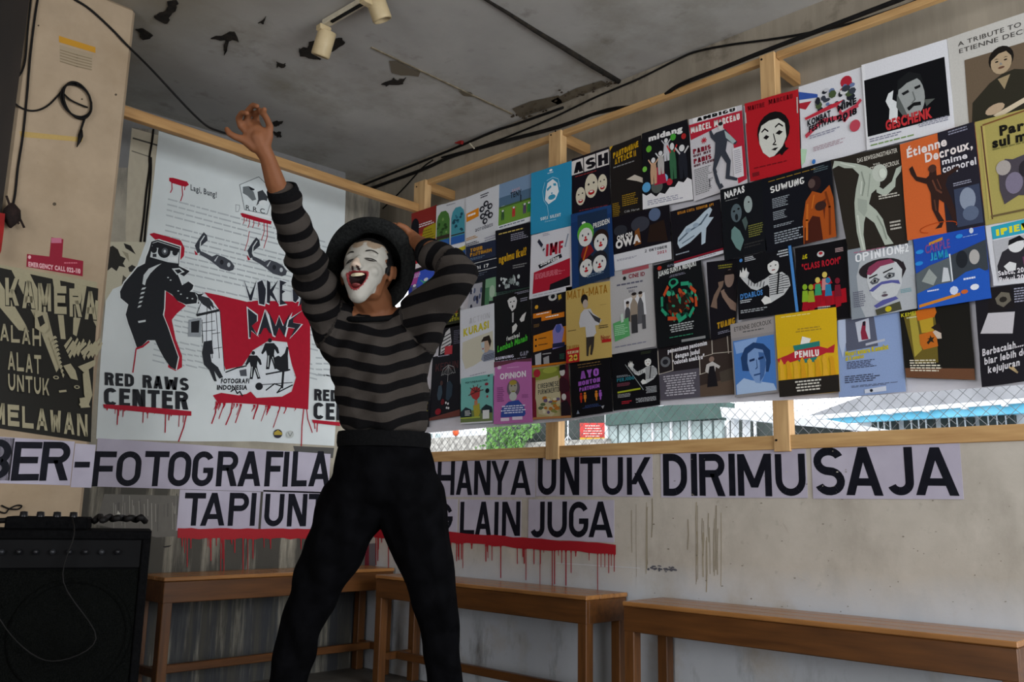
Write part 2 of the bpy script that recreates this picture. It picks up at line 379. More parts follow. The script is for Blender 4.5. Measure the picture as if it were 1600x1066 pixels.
def struct(o): o['kind'] = 'structure'; return o
XP0, XP1 = (ony(34, 0, YP).x+ony(5, 390, YP).x)/2, (ony(207, 30, YP).x+ony(147, 690, YP).x)/2
XC = ony(594, 320, YL).x                         # right-hand end of the partition
zs = 1.278; ZSB = 1.206
mb = MB(); mb.box((-8, -8, FL-.1), (.3, 1.35, FL)); struct(mb.build('floor', M_floor))
mb = MB(); mb.box((-8, -8, ZC), (.5, 1.6, ZC+.15)); ceiling = struct(mb.build('ceiling', M_ceil))
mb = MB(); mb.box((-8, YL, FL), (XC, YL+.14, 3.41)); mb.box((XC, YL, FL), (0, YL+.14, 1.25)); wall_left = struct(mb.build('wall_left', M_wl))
mb = MB(); mb.box((0, -8, FL), (.3, 1.35, 1.235)); wall_right = struct(mb.build('wall_right', M_wr))
mb = MB(); mb.box((XLIN, -8, 2.78), (.5, 1.45, ZC)); lintel = struct(mb.build('trim_lintel', M_lint))
mb = MB(); mb.box((-8, 1.35, FL), (.5, 1.5, ZC)); struct(mb.build('wall_back', M_wl))
mb = MB()
mb.box((-8.2, -8, FL), (-8, -6, ZC)); mb.box((-8.2, -3, FL), (-8, 1.5, ZC)); mb.box((-8.2, -6, 2.9), (-8, -3, ZC)); struct(mb.build('wall_rear', M_pil))
mb = MB(); mb.box((-8.2, -8.2, 3.2), (.5, -8, ZC)); mb.box((-8.2, -8.2, FL), (-5.2, -8, 3.2)); struct(mb.build('wall_front', M_pil))
# pillar with softened arris
mb = MB(); mb.box((XP0, YP, FL), (XP1, YL, ZC)); pillar = struct(mb.build('trim_pillar', M_pil, bevel=.02))
# block filling the far-left opening, whose shade is put in as near-black colour
mb = MB(); mb.box((-4.5, YP-.02, FL), (XP0-.002, YL-.001, ZC)); struct(mb.build('trim_dark_opening', M_dark))

# ------------------------------------------------------------------ ceiling damage, seam and joint
def on_ceiling(name, px, c, par=ceiling, dz=.004):
    P = Print(lambda u, v, l: onz(u, v, ZC-dz-l)); P.poly(px[::-1], c); return P.build(name, M_paint, par)
M_hole = mat('exposed_dark_lath', '14110e', '2a241c', 30, .95, .4)
def hole(pts, dz=.006):
    rnd = random.Random(int(pts[0][0])); P = []
    for a, b in zip(pts, pts[1:]+pts[:1]):
        for k in range(3):
            t = k/3; P.append(onz(a[0]+(b[0]-a[0])*t+rnd.uniform(-2, 2), a[1]+(b[1]-a[1])*t+rnd.uniform(-1.6, 1.6), ZC-.001))
    b_ = MB(); b_.prism(P, (0, 0, -dz)); o = b_.build('peeled_patch', M_hole, ceiling); o['kind'] = 'structure'; return o
M_flake = mat('flaking_edge', '8a7f6a', '6c6250', 30, .9, .3)
for pts in ([(262, 2), (278, 0), (276, 12), (266, 22), (262, 36), (246, 32), (240, 24), (252, 20), (262, 14)],
            [(213, 46), (224, 44), (238, 54), (234, 60), (224, 62)],
            [(355, 52), (368, 48), (372, 64), (362, 62), (356, 66), (352, 86), (350, 72), (352, 62), (330, 60)],
            [(405, 34), (415, 26), (413, 38)], [(433, 96), (445, 100), (446, 104), (432, 104)],
            [(466, 76), (480, 74), (484, 66), (496, 62), (496, 88), (500, 93), (486, 92), (470, 86)],
            [(515, 64), (530, 58), (540, 66), (530, 72), (516, 80)],
            [(596, 130), (608, 128), (617, 121), (622, 126), (633, 122), (630, 130), (618, 131), (604, 134)],
            [(427, 190), (441, 189), (436, 196), (428, 196)], [(428, 206), (441, 206), (439, 214), (430, 212)]): hole(pts)
for px in ([(608, 95), (620, 95), (640, 106), (657, 112), (654, 120), (640, 118), (626, 118), (612, 114)],
           [(716, 142), (736, 144), (742, 152), (724, 150)], [(800, 170), (830, 158), (870, 150), (880, 160), (850, 172), (812, 184)],
           [(860, 158), (900, 138), (940, 126), (952, 132), (905, 150), (872, 164)]):
    o = on_ceiling('stain', px, '6a6152')
P = Print(lambda u, v, l: onz(u, v, ZC-.002-l)); rnd = random.Random(3)
for i in range(70):
    t = rnd.random(); x = 800+t*170+rnd.gauss(0, 12); y = 190-t*62+rnd.gauss(-6, 5)
    P.e(x, y, rnd.uniform(1, 4), rnd.uniform(.6, 2), '4a4034' if i % 2 else '5f5442', 7, rnd.uniform(-30, 0))
o = P.build('mould_speckle', M_paint, ceiling); o['kind'] = 'stuff'
def ctube(name, px, r, mt, z=ZC-.012, par=None, n=6):
    b_ = MB(); b_.tube([onz(x, y, z) for x, y in px], r, n); return b_.build(name, mt, par, True)
o = ctube('ceiling_joint', [(750, -6), (790, 18), (835, 47), (880, 74), (925, 102), (967, 127)], [.009, .012, .016, .02, .022, .02], M_hole, ZC-.004, ceiling)
b_ = MB(); b_.beam(onz(580, 74, ZC-.003), onz(800, 178, ZC-.003), .014, .008); b_.build('slab_seam', M_flake, ceiling)

# ------------------------------------------------------------------ outside the window
M_owhite = mat('outside_white_paint', 'd8dde0', 'eef0f0', 3, .7, .05)
M_ogrey = mat('outside_grey_roof', '8c8d90', '9c9da0', 3, .8, .1)
M_oblue = mat('outside_blue_fascia', '5fb4d2', '79c6e0', 3, .6, .05)
M_ogreen = mat('outside_dark_green_eave', '3f5650', '4c645d', 3, .7, .1)
M_opane = mat('outside_frosted_pane', '9fb0ae', 'b6c4c2', 2, .3, 0)
M_odark = mat('outside_dark_opening', '2b3230', '3a423f', 4, .6, .05)
M_ostone = mat('outside_pebble_wall', '8d8a83', 'b9b6ae', 18, .9, .5, contrast=(.4, .6))
M_oleaf = mat('outside_ivy_leaf', '3d6b2c', '6a9a48', 9, .6, .1)
M_obanner = attr_mat('outside_banner_ink', .6)
def R(x0, x1, y0, y1, X, th=.1):
    """upright box at plane X whose face covers pixels x0..x1, y0..y1"""
    a = onx(x0, (y0+y1)/2, X); b = onx(x1, (y0+y1)/2, X); xm = (x0+x1)/2; zt = onx(xm, y0, X).z; zb = onx(xm, y1, X).z
    return (X, min(a.y, b.y), zb), (X+th, max(a.y, b.y), zt)
def obox(name, par, mt, *a, **k):
    b_ = MB(); b_.box(*R(*a, **k)); return b_.build(name, mt, par)
mb = MB(); mb.box((.5, -18, FL-.3), (30, 30, FL-.1)); struct(mb.build('ground_outside', M_ogrey))
# long low building with frosted windows
bld = empty('building', onx(1050, 690, 5), 'low building with dark green eave and frosted window panes behind the mesh', 'building')
obox('wall', bld, M_owhite, 945, 1128, 640, 900, 5.08, th=1.5); obox('wall', bld, M_owhite, 1128, 1228, 664, 900, 5.08, th=1.2)
obox('eave', bld, M_ogreen, 946, 1128, 634, 659, 4.9, th=.3)
for x0, x1 in ((950, 964), (967, 982), (985, 1000), (1003, 1017), (1022, 1033), (1035, 1046), (1050, 1062), (1064, 1074), (1080, 1094), (1098, 1112), (1116, 1128), (1140, 1176), (1181, 1203)):
    f = obox('window_pane', bld, M_opane if x0 < 1130 else M_odark, x0, x1, 662-(x0-950)*.03, 694-(x0-950)*.03, 5.0, th=.06)
for x in (948, 1019, 1048, 1077, 1137, 1179):
    obox('mullion', bld, M_owhite, x-1.5, x+1.5, 652, 700, 4.97, th=.08)
# roof slab, white, sloping down to the right
def rprism(name, par, mt, px, X, th):
    b_ = MB(); b_.prism([onx(x, y, X) for x, y in px], (th, 0, 0)); return b_.build(name, mt, par)
rf = empty('canopy', onx(1200, 650, 4), 'white flat canopy slab sloping down beside the right window post', 'canopy')
rprism('slab', rf, M_owhite, [(1125, 636), (1128, 652), (1240, 664), (1330, 672), (1345, 674), (1395, 673), (1340, 664), (1240, 652), (1170, 640)], 4, .25)
[rprism('column', rf, M_owhite, [(x, 655+(x-1140)*.07), (x+5, 655+(x-1140)*.07), (x+5, 1040), (x, 1040)], 4.12, .1) for x in (1142, 1160, 1250)]
rprism('shade_plate', rf, M_odark, [(1232, 664), (1232, 680), (1345, 676), (1300, 669)], 4.1, .2)  # dark plate: shade beneath the canopy put in as colour
# house with grey roof, white gutter and blue fascia
hs = empty('house', onx(1450, 690, 7), 'house with a grey roof, white gutter and bright blue fascia behind the mesh', 'house')
rprism('roof', hs, M_ogrey, [(1262, 650), (1352, 617), (1480, 602), (1700, 580), (1700, 624), (1500, 632)], 7, .3)
rprism('gutter', hs, M_owhite, [(1262, 650), (1270, 656), (1500, 637), (1700, 622), (1700, 614), (1500, 630)], 6.9, .1)
rprism('fascia', hs, M_oblue, [(1288, 655), (1320, 661), (1500, 651), (1700, 640), (1700, 622), (1500, 638)], 6.95, .1)
rprism('wall', hs, M_owhite, [(1340, 660), (1340, 720), (1700, 720), (1700, 640), (1500, 650)], 7.3, .2)
for x0, x1 in ((1362, 1400), (1412, 1458), (1470, 1520), (1530, 1585)):
    w = obox('window', hs, M_odark, x0, x1, 658-(x0-1360)*.05, 672-(x0-1360)*.03, 7.2, th=.1)
    for k in range(1, 4):
        x = x0+(x1-x0)*k/4; obox('glazing_bar', w, M_owhite, x-.6, x+.6, 658-(x0-1360)*.05, 672-(x0-1360)*.03, 7.17, th=.04)
for x in (1335, 1387, 1445, 1505, 1568):
    obox('bracket', hs, M_owhite, x-4, x+4, 645-(x-1335)*.07, 651-(x-1335)*.07, 6.85, th=.1)
# pebble wall, ivy wall, gate, banner, pole, far white building
pw = mesh = MB().box(*R(560, 757, 686, 980, 5.2, th=.3)).build('garden_wall', M_ostone); tag(pw, 'pale pebble-faced garden wall at the left of the window gap', 'wall')
fw = empty('far_building', onx(670, 690, 9), 'bright white building far beyond the pebble wall', 'building')
obox('wall', fw, M_owhite, 640, 700, 672, 900, 9, th=1.); obox('window_pane', fw, M_opane, 668, 674, 678, 684, 8.97, th=.05); obox('window_pane', fw, M_opane, 680, 686, 678, 684, 8.97, th=.05)
P = onx(712, 677, 6); lt = empty('street_lantern', P, 'small orange paper lantern on a post against the white sky', 'lantern')
b_ = MB(); b_.lathe([(0, -.05), (.03, -.045), (.05, -.02), (.055, .02), (.05, .06), (.03, .085), (0, .09)], P, (0, 0, 1), 14); b_.build('lantern_shade', mat('orange_lantern_paper', 'e0552a', 'e8683c', 5, .6, 0), lt, True)
b_ = MB(); b_.tube([Vector((P.x, P.y, FL-.1)), P-Vector((0, 0, .04))], .012, 6); b_.build('post', M_blk, lt)
gw = MB().box(*R(757, 948, 655, 980, 5.1, th=.2)).build('courtyard_wall', M_odark); tag(gw, 'dark courtyard wall behind the ivy and the red banner', 'wall')
lw = MB().box(*R(800, 948, 689, 980, 4.9, th=.15)).build('low_wall', M_ostone); tag(lw, 'low pale wall under the red banner', 'wall')
rnd = random.Random(5); b_ = MB()
for i in range(900):
    x = rnd.uniform(760, 846) if rnd.random() < .8 else rnd.gauss(800, 25); y = rnd.uniform(662, 704)
    if x > 822 and y > 690-(x-822)*.8: continue
    p = onx(x, y, 4.85+rnd.uniform(-.1, .1)); a = rnd.uniform(0, 6.28); s_ = rnd.uniform(.02, .04)
    n_ = Vector((-1, rnd.uniform(-.6, .6), rnd.uniform(-.2, .9))).normalized(); t1 = n_.orthogonal().normalized(); t2 = n_.cross(t1)
    e1 = t1*math.cos(a)+t2*math.sin(a); e2 = n_.cross(e1)
    b_.quad([p-e1*s_, p+e2*s_*.6, p+e1*s_, p-e2*s_*.6])
o = b_.build('ivy', M_oleaf); tag(o, 'green ivy climbing the courtyard wall left of the pine post', 'ivy', kind='stuff')
P = Print(lambda u, v, l: onx(u, v, 5.095-l*10)); P.r(906, 661, 945, 687, 'c8403c')
for i in range(5): P.g(910, 665+i*4, 942, 667.5+i*4, 1, 'f3e9dc', i, 1)
P.r(906, 684, 945, 687, 'd8b03c'); tag(P.build('banner', M_obanner), 'red printed banner with white lettering hung beyond the mesh', 'banner')
b_ = MB(); b_.tube([onx(887.5, 656, 4.97), onx(887.5, 682, 4.97)], .012, 6)
for x in (882, 887, 893): b_.tube([onx(887.5, 681, 4.97), onx(x, 688.6, 4.97)], .008, 5)
b_.tube([onx(874, 656.5, 4.97), onx(900, 655, 4.97)], .012, 6)
tag(b_.build('pole_stand', M_owhite), 'white pole on splayed feet beside the red banner', 'pole')
# chain-link mesh in the window opening
b_ = MB(); y0, y1, z0, z1, cell = -5.2, .58, 1.24, 2.85, .062; wr = .0016; XM = .22
M_wire = mat('galvanised_wire', '6a6e70', '7d8183', 10, .5, 0, metal=.3)
k = y0-(z1-z0)
while k < y1+(z1-z0):
    for sg in (1, -1):
        A = (k, z0); 
        # line y = k + sg*(z-z0), clip to the opening
        za, zb = z0, z1
        ya, yb = k, k+sg*(z1-z0)
        lo, hi = 0., 1.
        dy = yb-ya
        for lim, s2 in ((y0, 1), (y1, -1)):
            f0 = (ya-lim)*s2; f1 = (yb-lim)*s2
            if f0 < 0 and f1 < 0: lo, hi = 1, 0
            elif f0 < 0: lo = max(lo, f0/(f0-f1))
            elif f1 < 0: hi = min(hi, f0/(f0-f1))
        if hi > lo: b_.tube([(XM+.002*sg, ya+dy*lo, z0+(z1-z0)*lo), (XM+.002*sg, ya+dy*hi, z0+(z1-z0)*hi)], wr, 3, cap=False)
    k += cell
o = b_.build('wire_mesh', M_wire, lintel); o['kind'] = 'stuff'

# ------------------------------------------------------------------ pine frame of the window
frame = empty('window_frame', (0, -2, ZSB), 'bare pine frame of posts and rails carrying the poster wall', 'frame')
def ybox(name, mt, x0, x1, ya, yb, za, zb, par=frame): 
    b_ = MB(); b_.box((x0, min(ya, yb), za), (x1, max(ya, yb), zb)); return b_.build(name, mt, par, bevel=.003)
zr = 3.405
ybox('sill_rail', M_pine_y, -.012, .05, -5.3, onx(1216, 690, 0).y, ZSB, zs)
ybox('sill_rail', M_pine_y, -.012, .05, onx(1216, 690, 0).y-.002, YL-.003, ZSB, zs)
posts = []
for xl, xr, yy in ((646.7, 664, 300), (857, 876, 240), (1187, 1210.5, 110)):
    a = onx(xl, yy, -.02).y; b2 = onx(xr, yy, -.02).y; posts.append((a, b2))
    ybox('post', M_pine_z, -.02, .045, a, b2, ZSB-.012, zr-.003)
    ybox('bracket', M_pine_x, .045, XLIN, b2+.045, b2+.002, zr-.085, zr-.01)
ybox('top_rail', M_pine_y, .0, .04, posts[0][0], posts[1][0]+.002, zr-.04, zr)
ybox('top_rail', M_pine_y, .0, .04, posts[1][1]-.002, posts[2][0]+.002, zr-.04, zr)
ybox('top_rail', M_pine_y, .0, .04, -5.3, posts[2][1]-.002, zr-.04, zr)
zb1 = ony(195, 164, .1).z; zb2 = ony(195, 181, .1).z
b_ = MB(); b_.hexa([Vector((x, y, z)) for z in (zb1, zb2) for y in (.1, .15) for x in (XP1+.003, onx(647, 310, -.02).x-.0)]); b_.build('wall_beam', M_pine_x, frame, bevel=.003)
# nail heads
for x, y, X in ((861, 211, -.021), (1190, 93, -.021), (651, 292, -.021), (1213, 688, -.021), (868, 205, -.021)):
    b_ = MB(); b_.lathe([(0, -.003), (.006, -.003), (.006, .002)], onx(x, y, X), (1, 0, 0), 8); b_.build('nail', M_blk, frame)
# ------------------------------------------------------------------ benches
def bench(label, axis, a0, a1, f, back, zt, par=None):
    """axis 'y': runs along y with front face at x=f ; axis 'x': runs along x with front face at y=f"""
    mt = M_bench_y if axis == 'y' else M_bench_x; sg = 1 if back > f else -1
    loc = (f, a0, FL) if axis == 'y' else (a0, f, FL)
    t = empty('bench', loc, label, 'bench', 'varnished wooden benches along the walls')
    def bx(name, m_, u0, u1, v0, v1, z0, z1, bev=.004):
        b_ = MB()
        if axis == 'y': b_.box((min(v0, v1), min(u0, u1), z0), (max(v0, v1), max(u0, u1), z1))
        else: b_.box((min(u0, u1), min(v0, v1), z0), (max(u0, u1), max(v0, v1), z1))
        return b_.build(name, m_, t, bevel=bev)
    d = 1 if a1 > a0 else -1; L = .062
    w3 = (back-f)/3
    for i in range(3): bx('seat_plank', M_top_y if axis == 'y' else M_top_x, a0, a1, f+w3*i+.001*sg, f+w3*(i+1)-.001*sg, zt-.024, zt)
    bx('apron', mt, a0+d*.004, a1-d*.004, f+sg*.006, f+sg*.03, zt-.15, zt-.025)
    bx('apron', mt, a0+d*.004, a1-d*.004, back-sg*.03, back-sg*.006, zt-.15, zt-.025)
    for u in (a0+d*.004, a1-d*.03): bx('apron', mt, u, u+d*.026, f+sg*.031, back-sg*.031, zt-.15, zt-.025)
    for u in (a0+d*.006, a1-d*(L+.006)):
        for v in (f+sg*.008, back-sg*(L+.008)):
            bx('leg', M_bench_z, u, u+d*L, v+sg*0, v+sg*L, FL, zt-.026)
    for u in (a0+d*.02, a1-d*.055): bx('stretcher', mt, u, u+d*.035, f+sg*.071, back-sg*.071, FL+.16, FL+.21)
    bx('stretcher', mt, a0+d*.06, a1-d*.06, (f+back)/2-.02, (f+back)/2+.02, FL+.16, FL+.21)
    return t
fx = -.387
bench('long varnished wooden bench on the right under the large white lettering', 'y', onx(972, 944, fx).y, onx(1590, 1006, fx).y, fx, -.012, .418)
bench('varnished wooden bench in the middle, just right of the standing mime', 'y', onx(586, 905, fx).y, onx(916, 941, fx).y, fx, -.012, .425)
bench('varnished wooden bench along the left wall behind the mime and beside the black amplifier', 'x', ony(257, 903, .2).x, -.03, .2, .585, .445)
# ------------------------------------------------------------------ big lettering on paper sheets
M_sheet = mat('letter_sheet_paper', 'aaa3b2', 'b8b2c0', 4, .7, .05)
M_ink = mat('letter_ink', '101119', '161720', 20, .6, 0, spec=.1)
def plane_of(w):
    if w == 'R': return (lambda x, y: onx(x, y, 0)), Vector((0, 1, 0)), Vector((-1, 0, 0)), 1
    if w == 'L': return (lambda x, y: ony(x, y, YL)), Vector((1, 0, 0)), Vector((0, -1, 0)), 0
    return (lambda x, y: ony(x, y, YP)), Vector((1, 0, 0)), Vector((0, -1, 0)), 0
def word(w, sheet, letters, ztop, zbot, label):
    """sheet: (x0,x1,ytop,ybot) pixels at its middle; letters: (char,x0,x1)"""
    fp, ax, nrm, ai = plane_of(w); ym = (sheet[2]+sheet[3])/2; xm = (sheet[0]+sheet[1])/2
    a = fp(sheet[0], ym); b = fp(sheet[1], ym); zt = fp(xm, sheet[2]).z; zb = fp(xm, sheet[3]).z
    P = [Vector(a), Vector(b), Vector(b), Vector(a)]
    P[0].z = P[1].z = zb; P[2].z = P[3].z = zt
    m_ = MB(); m_.prism([p+nrm*.0015 for p in P], nrm*.0015); o = m_.build('lettered_sheet', M_sheet); tag(o, label, 'sign', 'white lettered sheets of the slogan')
    for ch, x0, x1 in letters:
        p0 = fp(x0, (ztop+zbot)/2); p1 = fp(x1, (ztop+zbot)/2); xc = (x0+x1)/2; z1 = fp(xc, ztop).z; z0 = fp(xc, zbot).z
        W = (p1-p0).length; H = z1-z0; d = (p1-p0).normalized(); mb = MB()
        T = lambda q, l: Vector((p0.x, p0.y, z0))+d*q[0]+Vector((0, 0, q[1]))+nrm*l
        for j, poly in enumerate(glyph(ch, W, H, H*.172)):
            mb.quad([T(q, .0034+.00012*(j % 5)) for q in poly])
        mb.build('letter', M_ink, o)
word('P', (-8, 113, 686, 757), [('B', -12, 17), ('E', 19.5, 63), ('R', 64, 108)][1:], 691.5, 752.5, 'sheet lettered ER at the end of a word on the cream pillar')
word('P', (-60, -8.5, 681, 752), [('M', -62, -40), ('B', -34, 16)][:0], 684, 748, 'blank-edged sheet on the cream pillar at the left edge of the view')
word('P', (-7.5, 18.8, 684, 751), [('B', -16, 16)], 687, 749, 'sheet showing the letter B at the far left of the slogan')
word('P', (113.5, 146, 694, 762), [('-', 116, 140)], 699, 755, 'narrow sheet with only a hyphen at the edge of the cream pillar')
word('L', (147.5, 515, 697, 766), [(c, a, b) for c, a, b in (('F', 145, 180), ('O', 181.5, 220), ('T', 224.5, 262.5), ('O', 262.5, 298), ('G', 300, 333), ('R', 338.5, 371), ('A', 372, 408), ('F', 414, 441), ('I', 443, 450), ('L', 456, 480), ('A', 482.5, 516))], 706, 761, 'long white sheet lettered FOTOGRAFILA behind the mime')
word('L', (278, 405, 767, 829), [('T', 287, 320), ('A', 314, 352), ('P', 357, 388), ('I', 391.5, 399)], 770.5, 822, 'sheet lettered TAPI above the left end of the red paint stripe')
word('L', (409, 545, 768, 828), [('U', 413, 443), ('N', 449, 479), ('T', 481, 510), ('U', 512, 540)], 772, 823, 'sheet lettered UNT just left of the trousered legs')
word('R', (672, 837, 712, 777), [('H', 684, 711), ('A', 713.5, 739), ('N', 741.5, 767), ('Y', 767.5, 796), ('A', 798.5, 830.4)], 720, 773.5, 'white sheet lettered HANYA under the left window post')
word('R', (838.5, 1020, 711, 776), [('U', 841, 869.8), ('N', 875.5, 905.7), ('T', 907, 938.8), ('U', 941.5, 974), ('K', 980, 1017)], 714.5, 773.5, 'white sheet lettered UNTUK under the middle of the sill')
word('R', (1033, 1261, 704, 778), [('D', 1036.5, 1074), ('I', 1080, 1090), ('R', 1093, 1133), ('I', 1138.5, 1150), ('M', 1153, 1206), ('U', 1212, 1259)], 709, 775, 'white sheet lettered DIRIMU between two bare wall patches')
word('R', (1269, 1503, 693, 780), [('S', 1272, 1320), ('A', 1321, 1379), ('J', 1385, 1427.5), ('A', 1429.5, 1497)], 698.5, 774, 'right-hand white sheet lettered SAJA')
word('R', (682, 715, 780, 838), [('G', 676, 708)], 786, 832, 'sheet with the letter G peeping out beside the right leg')
word('R', (718, 814.5, 781, 841), [('L', 719.5, 742), ('A', 743, 768.5), ('I', 772.5, 780), ('N', 785, 813.5)], 784.5, 838, 'white sheet lettered LAIN in the lower line')
word('R', (826, 960, 781, 845), [('J', 829, 851.6), ('U', 856, 886.4), ('G', 889.5, 920), ('A', 920, 958)], 784.5, 840.5, 'white sheet lettered JUGA at the end of the lower line')

# ------------------------------------------------------------------ prints laid directly over pixels of a wall
def wall_print(w, lift0=.002, step=.00004):
    fp, ax, nrm, ai = plane_of(w); return Print(lambda x, y, l: fp(x, y)+nrm*(lift0+l), step)
def drips(P, x0, x1, f, c, n, seed, lmin=6, lmax=50, w=1.6, slant=0.):
    rnd = random.Random(seed)
    for i in range(n):
        x = rnd.uniform(x0, x1); y = f(x)-1; l = rnd.uniform(lmin, lmax)**1.0*(rnd.random() < .35 and 1 or .5); ww = w*rnd.uniform(.6, 1.2)
        P.poly([(x-ww, y), (x-ww*.5, y+4), (x-ww*.45+slant*l, y+l), (x+slant*l, y+l+1.5), (x+ww*.45+slant*l, y+l), (x+ww*.5, y+4), (x+ww, y)], c)
def stripe(w, x0, x1, yt0, yt1, th, c, seed, nd, label, lmax):
    P = wall_print(w, .0045 if w == 'L' else .0045); rnd = random.Random(seed); n = 26; top = []; bot = []
    for i in range(n+1):
        t = i/n; x = x0+(x1-x0)*t; y = yt0+(yt1-yt0)*t; top.append((x, y+rnd.uniform(-1, 1))); bot.append((x, y+th+rnd.uniform(-1.6, 1.6)))
    P.poly(top[::-1]+bot, c)
    drips(P, x0+2, x1-2, lambda x: yt0+(yt1-yt0)*(x-x0)/(x1-x0)+th, c, nd, seed, 8, lmax, 1.5)
    tag(P.build('paint_stripe', M_paint), label, 'paint')
stripe('L', 277, 563, 826, 826, 16, '9e2028', 4, 34, 'dripping red paint stripe under the words TAPI UNT on the dark wall', 66)
stripe('R', 585, 963, 823, 851, 16, '9e1c26', 5, 52, 'dripping red paint stripe under the words LAIN JUGA on the pale wall', 62)

# ------------------------------------------------------------------ the large pasted mural on the left wall
m_ = MB(); f_ = lambda x, y, l: ony(x, y, YL)+Vector((0, -l, 0))
outl = [(248, 205), (300, 221), (352, 236), (380, 248), (420, 259), (470, 272), (540, 295), (538, 360), (533, 470), (528, 600), (522, 697), (400, 690), (300, 690), (150, 686), (157, 560), (165, 470), (176, 452), (205, 440), (228, 378), (238, 300)]
m_.prism([f_(x, y, .0012) for x, y in outl], (0, -.0012, 0))
M_mural = mat('mural_paper', 'c6cccb', 'd4dad9', 2, .7, .05)
mural = m_.build('mural', M_mural); tag(mural, 'large pasted white mural of text, red paint and a camera-headed figure on the left wall', 'mural')
K_ = '1c1e22'; RD = 'a3142a'
P = wall_print('L', .0028)
# lines of small text
LN = [(265, 312, 430), (265, 322, 440), (264, 331, 440), (263, 342, 380), (262, 345, 345), (260, 354, 470), (259, 363, 480), (259, 372, 480), (258, 381, 470), (300, 393, 470), (300, 402, 475), (300, 411, 470), (300, 423, 480), (300, 432, 478), (300, 441, 470)]
rnd = random.Random(12)
for k in range(28):
    y0 = 310+k*8.6+(7 if k > 3 else 0)+(8 if k > 12 else 0)+(8 if k > 22 else 0); x0 = 262-k*.9; x1 = 520-rnd.uniform(0, 40)-(90 if k in (3, 12, 22) else 0); x = x0; l = P.n*0+.0002
    if k > 26: x1 = min(x1, 330)
    while x < x1:
        w_ = rnd.uniform(6, 20); yy = y0+(x-262)*.275*(1-k*.018)
        P.poly([(x, yy), (x, yy+2.4), (x+w_, yy+2.4+w_*.25), (x+w_, yy+w_*.25)], 'a9b0b2', .00004); x += w_+2
P.n = 2
for k in range(12):
    for s_ in range(3):
        y0 = 470+k*9+(k//4)*8; x = 493+s_*12
        P.poly([(x, y0), (x, y0+2.4), (x+10, y0+3), (x+10, y0+.6)], 'a9b0b2', .00004)
P.t(297, 288, 42, 9, 'Lagi, Bung!', '4c5054', .03, rise=-.29)
for q in ([(264, 278), (270, 278), (292, 284), (295, 289), (290, 292), (284, 291), (268, 286), (264, 283)], ): P.poly(q[::-1], RD)
P.line([(268, 285), (268.5, 296), (266, 301)], 1.6, RD); P.line([(284, 289), (285, 305), (282, 314)], 1.6, RD); P.line([(289, 290), (288, 297)], 1.4, RD)
# emblem
pent = [(404, 276.5), (421, 293), (424, 312), (417, 335), (382, 328), (374, 289)]
P.poly(pent[::-1], 'cfd6d6'); P.line(pent+[pent[0]], .9, '555a5e')
P.poly([(379, 292), (388, 291), (396, 300), (400, 312), (394, 314), (386, 306), (379, 302)][::-1], '6a7072'); P.poly([(388, 291), (398, 296), (396, 298), (391, 297)][::-1], K_); P.poly([(402, 300), (410, 297), (418, 308), (416, 318), (404, 318), (400, 322), (403, 312)][::-1], '3a3e42'); P.e(411, 317, 7, 4, 'd5dada')
P.t(383, 320, 31, 7.5, 'R R C', K_, .01, rise=-.22)
for x, y in ((371, 326), (427, 339)): P.line([(x-3, y-6), (x+3, y-5), (x+3, y), (x+1, y+5), (x-3, y+5), (x-3, y-6)], .7, '777d80')
P.poly([(377, 328), (424, 339), (424, 342), (377, 331)][::-1], 'e0e2e2'); P.poly([(375, 334), (378, 333), (424, 346), (423, 351), (400, 346), (378, 339)][::-1], RD)
for x, y, l in ((381, 340, 10), (389, 342, 14), (396, 344, 12), (412, 348, 28), (417, 350, 38), (385, 340, 6), (404, 346, 8)): P.line([(x, y), (x+.5, y+l*.5), (x-l*.14, y+l)], 1.1, RD)
P.line([(389, 362), (387, 376), (382, 392)], 1, RD)
# burning bottles
def bottle(dx, dy):
    T = lambda l: [(x+dx, y+dy) for x, y in l][::-1]
    P.poly(T([(318, 363), (323, 368), (324, 376), (318, 381), (312, 386), (314, 394), (308, 396), (304, 384), (310, 374), (314, 368)]), '34373e'); P.line(T([(319, 369), (313, 378), (312, 388), (315, 394)]), 1.6, 'ced4d4')
    P.poly(T([(303, 391), (306, 394), (309, 398), (305, 399)]), RD); P.poly(T([(311, 392), (317, 394), (331, 401), (338, 398), (350, 402), (360, 408), (366, 416), (364, 422), (358, 424), (344, 420), (334, 412), (326, 406), (312, 398)]), '42454c')
    P.poly(T([(339, 401), (341, 400), (336, 409), (334, 408)]), 'b8bec0'); P.e(346+dx, 410+dy, 3, 4, '23252a', 9); P.e(357+dx, 414+dy, 2.6, 3.6, 'b8bec0', 9)
bottle(0, 0); bottle(82, 8)
# camera-headed figure
P.poly([(233, 366), (240, 364), (262, 370), (282, 376), (288, 388), (287, 400), (281, 407), (280, 392), (276, 385), (256, 378), (243, 376)][::-1], RD)
fig = [(236, 378), (246, 375), (281, 386), (279, 416), (296, 424), (287, 432), (276, 426), (281, 438), (284, 446), (294, 440), (302, 446), (300, 452), (296, 456), (304, 457), (310, 460), (318, 459), (328, 470), (330, 480), (326, 482), (308, 474), (290, 476), (276, 470), (268, 460), (257, 454), (256, 482), (254, 492), (262, 512), (270, 536), (278, 558), (274, 578), (266, 574), (256, 560), (248, 545), (242, 532), (230, 532), (222, 540), (214, 545), (206, 522), (200, 506), (196, 492), (200, 476), (188, 466), (187, 456), (194, 442), (206, 428), (214, 418), (226, 412), (228, 402), (232, 392)]
red1 = [(258, 454), (290, 478), (276, 490), (268, 500), (274, 530), (284, 556), (284, 574), (274, 580), (262, 574), (268, 540), (256, 500)]
P.poly(red1[::-1], RD)
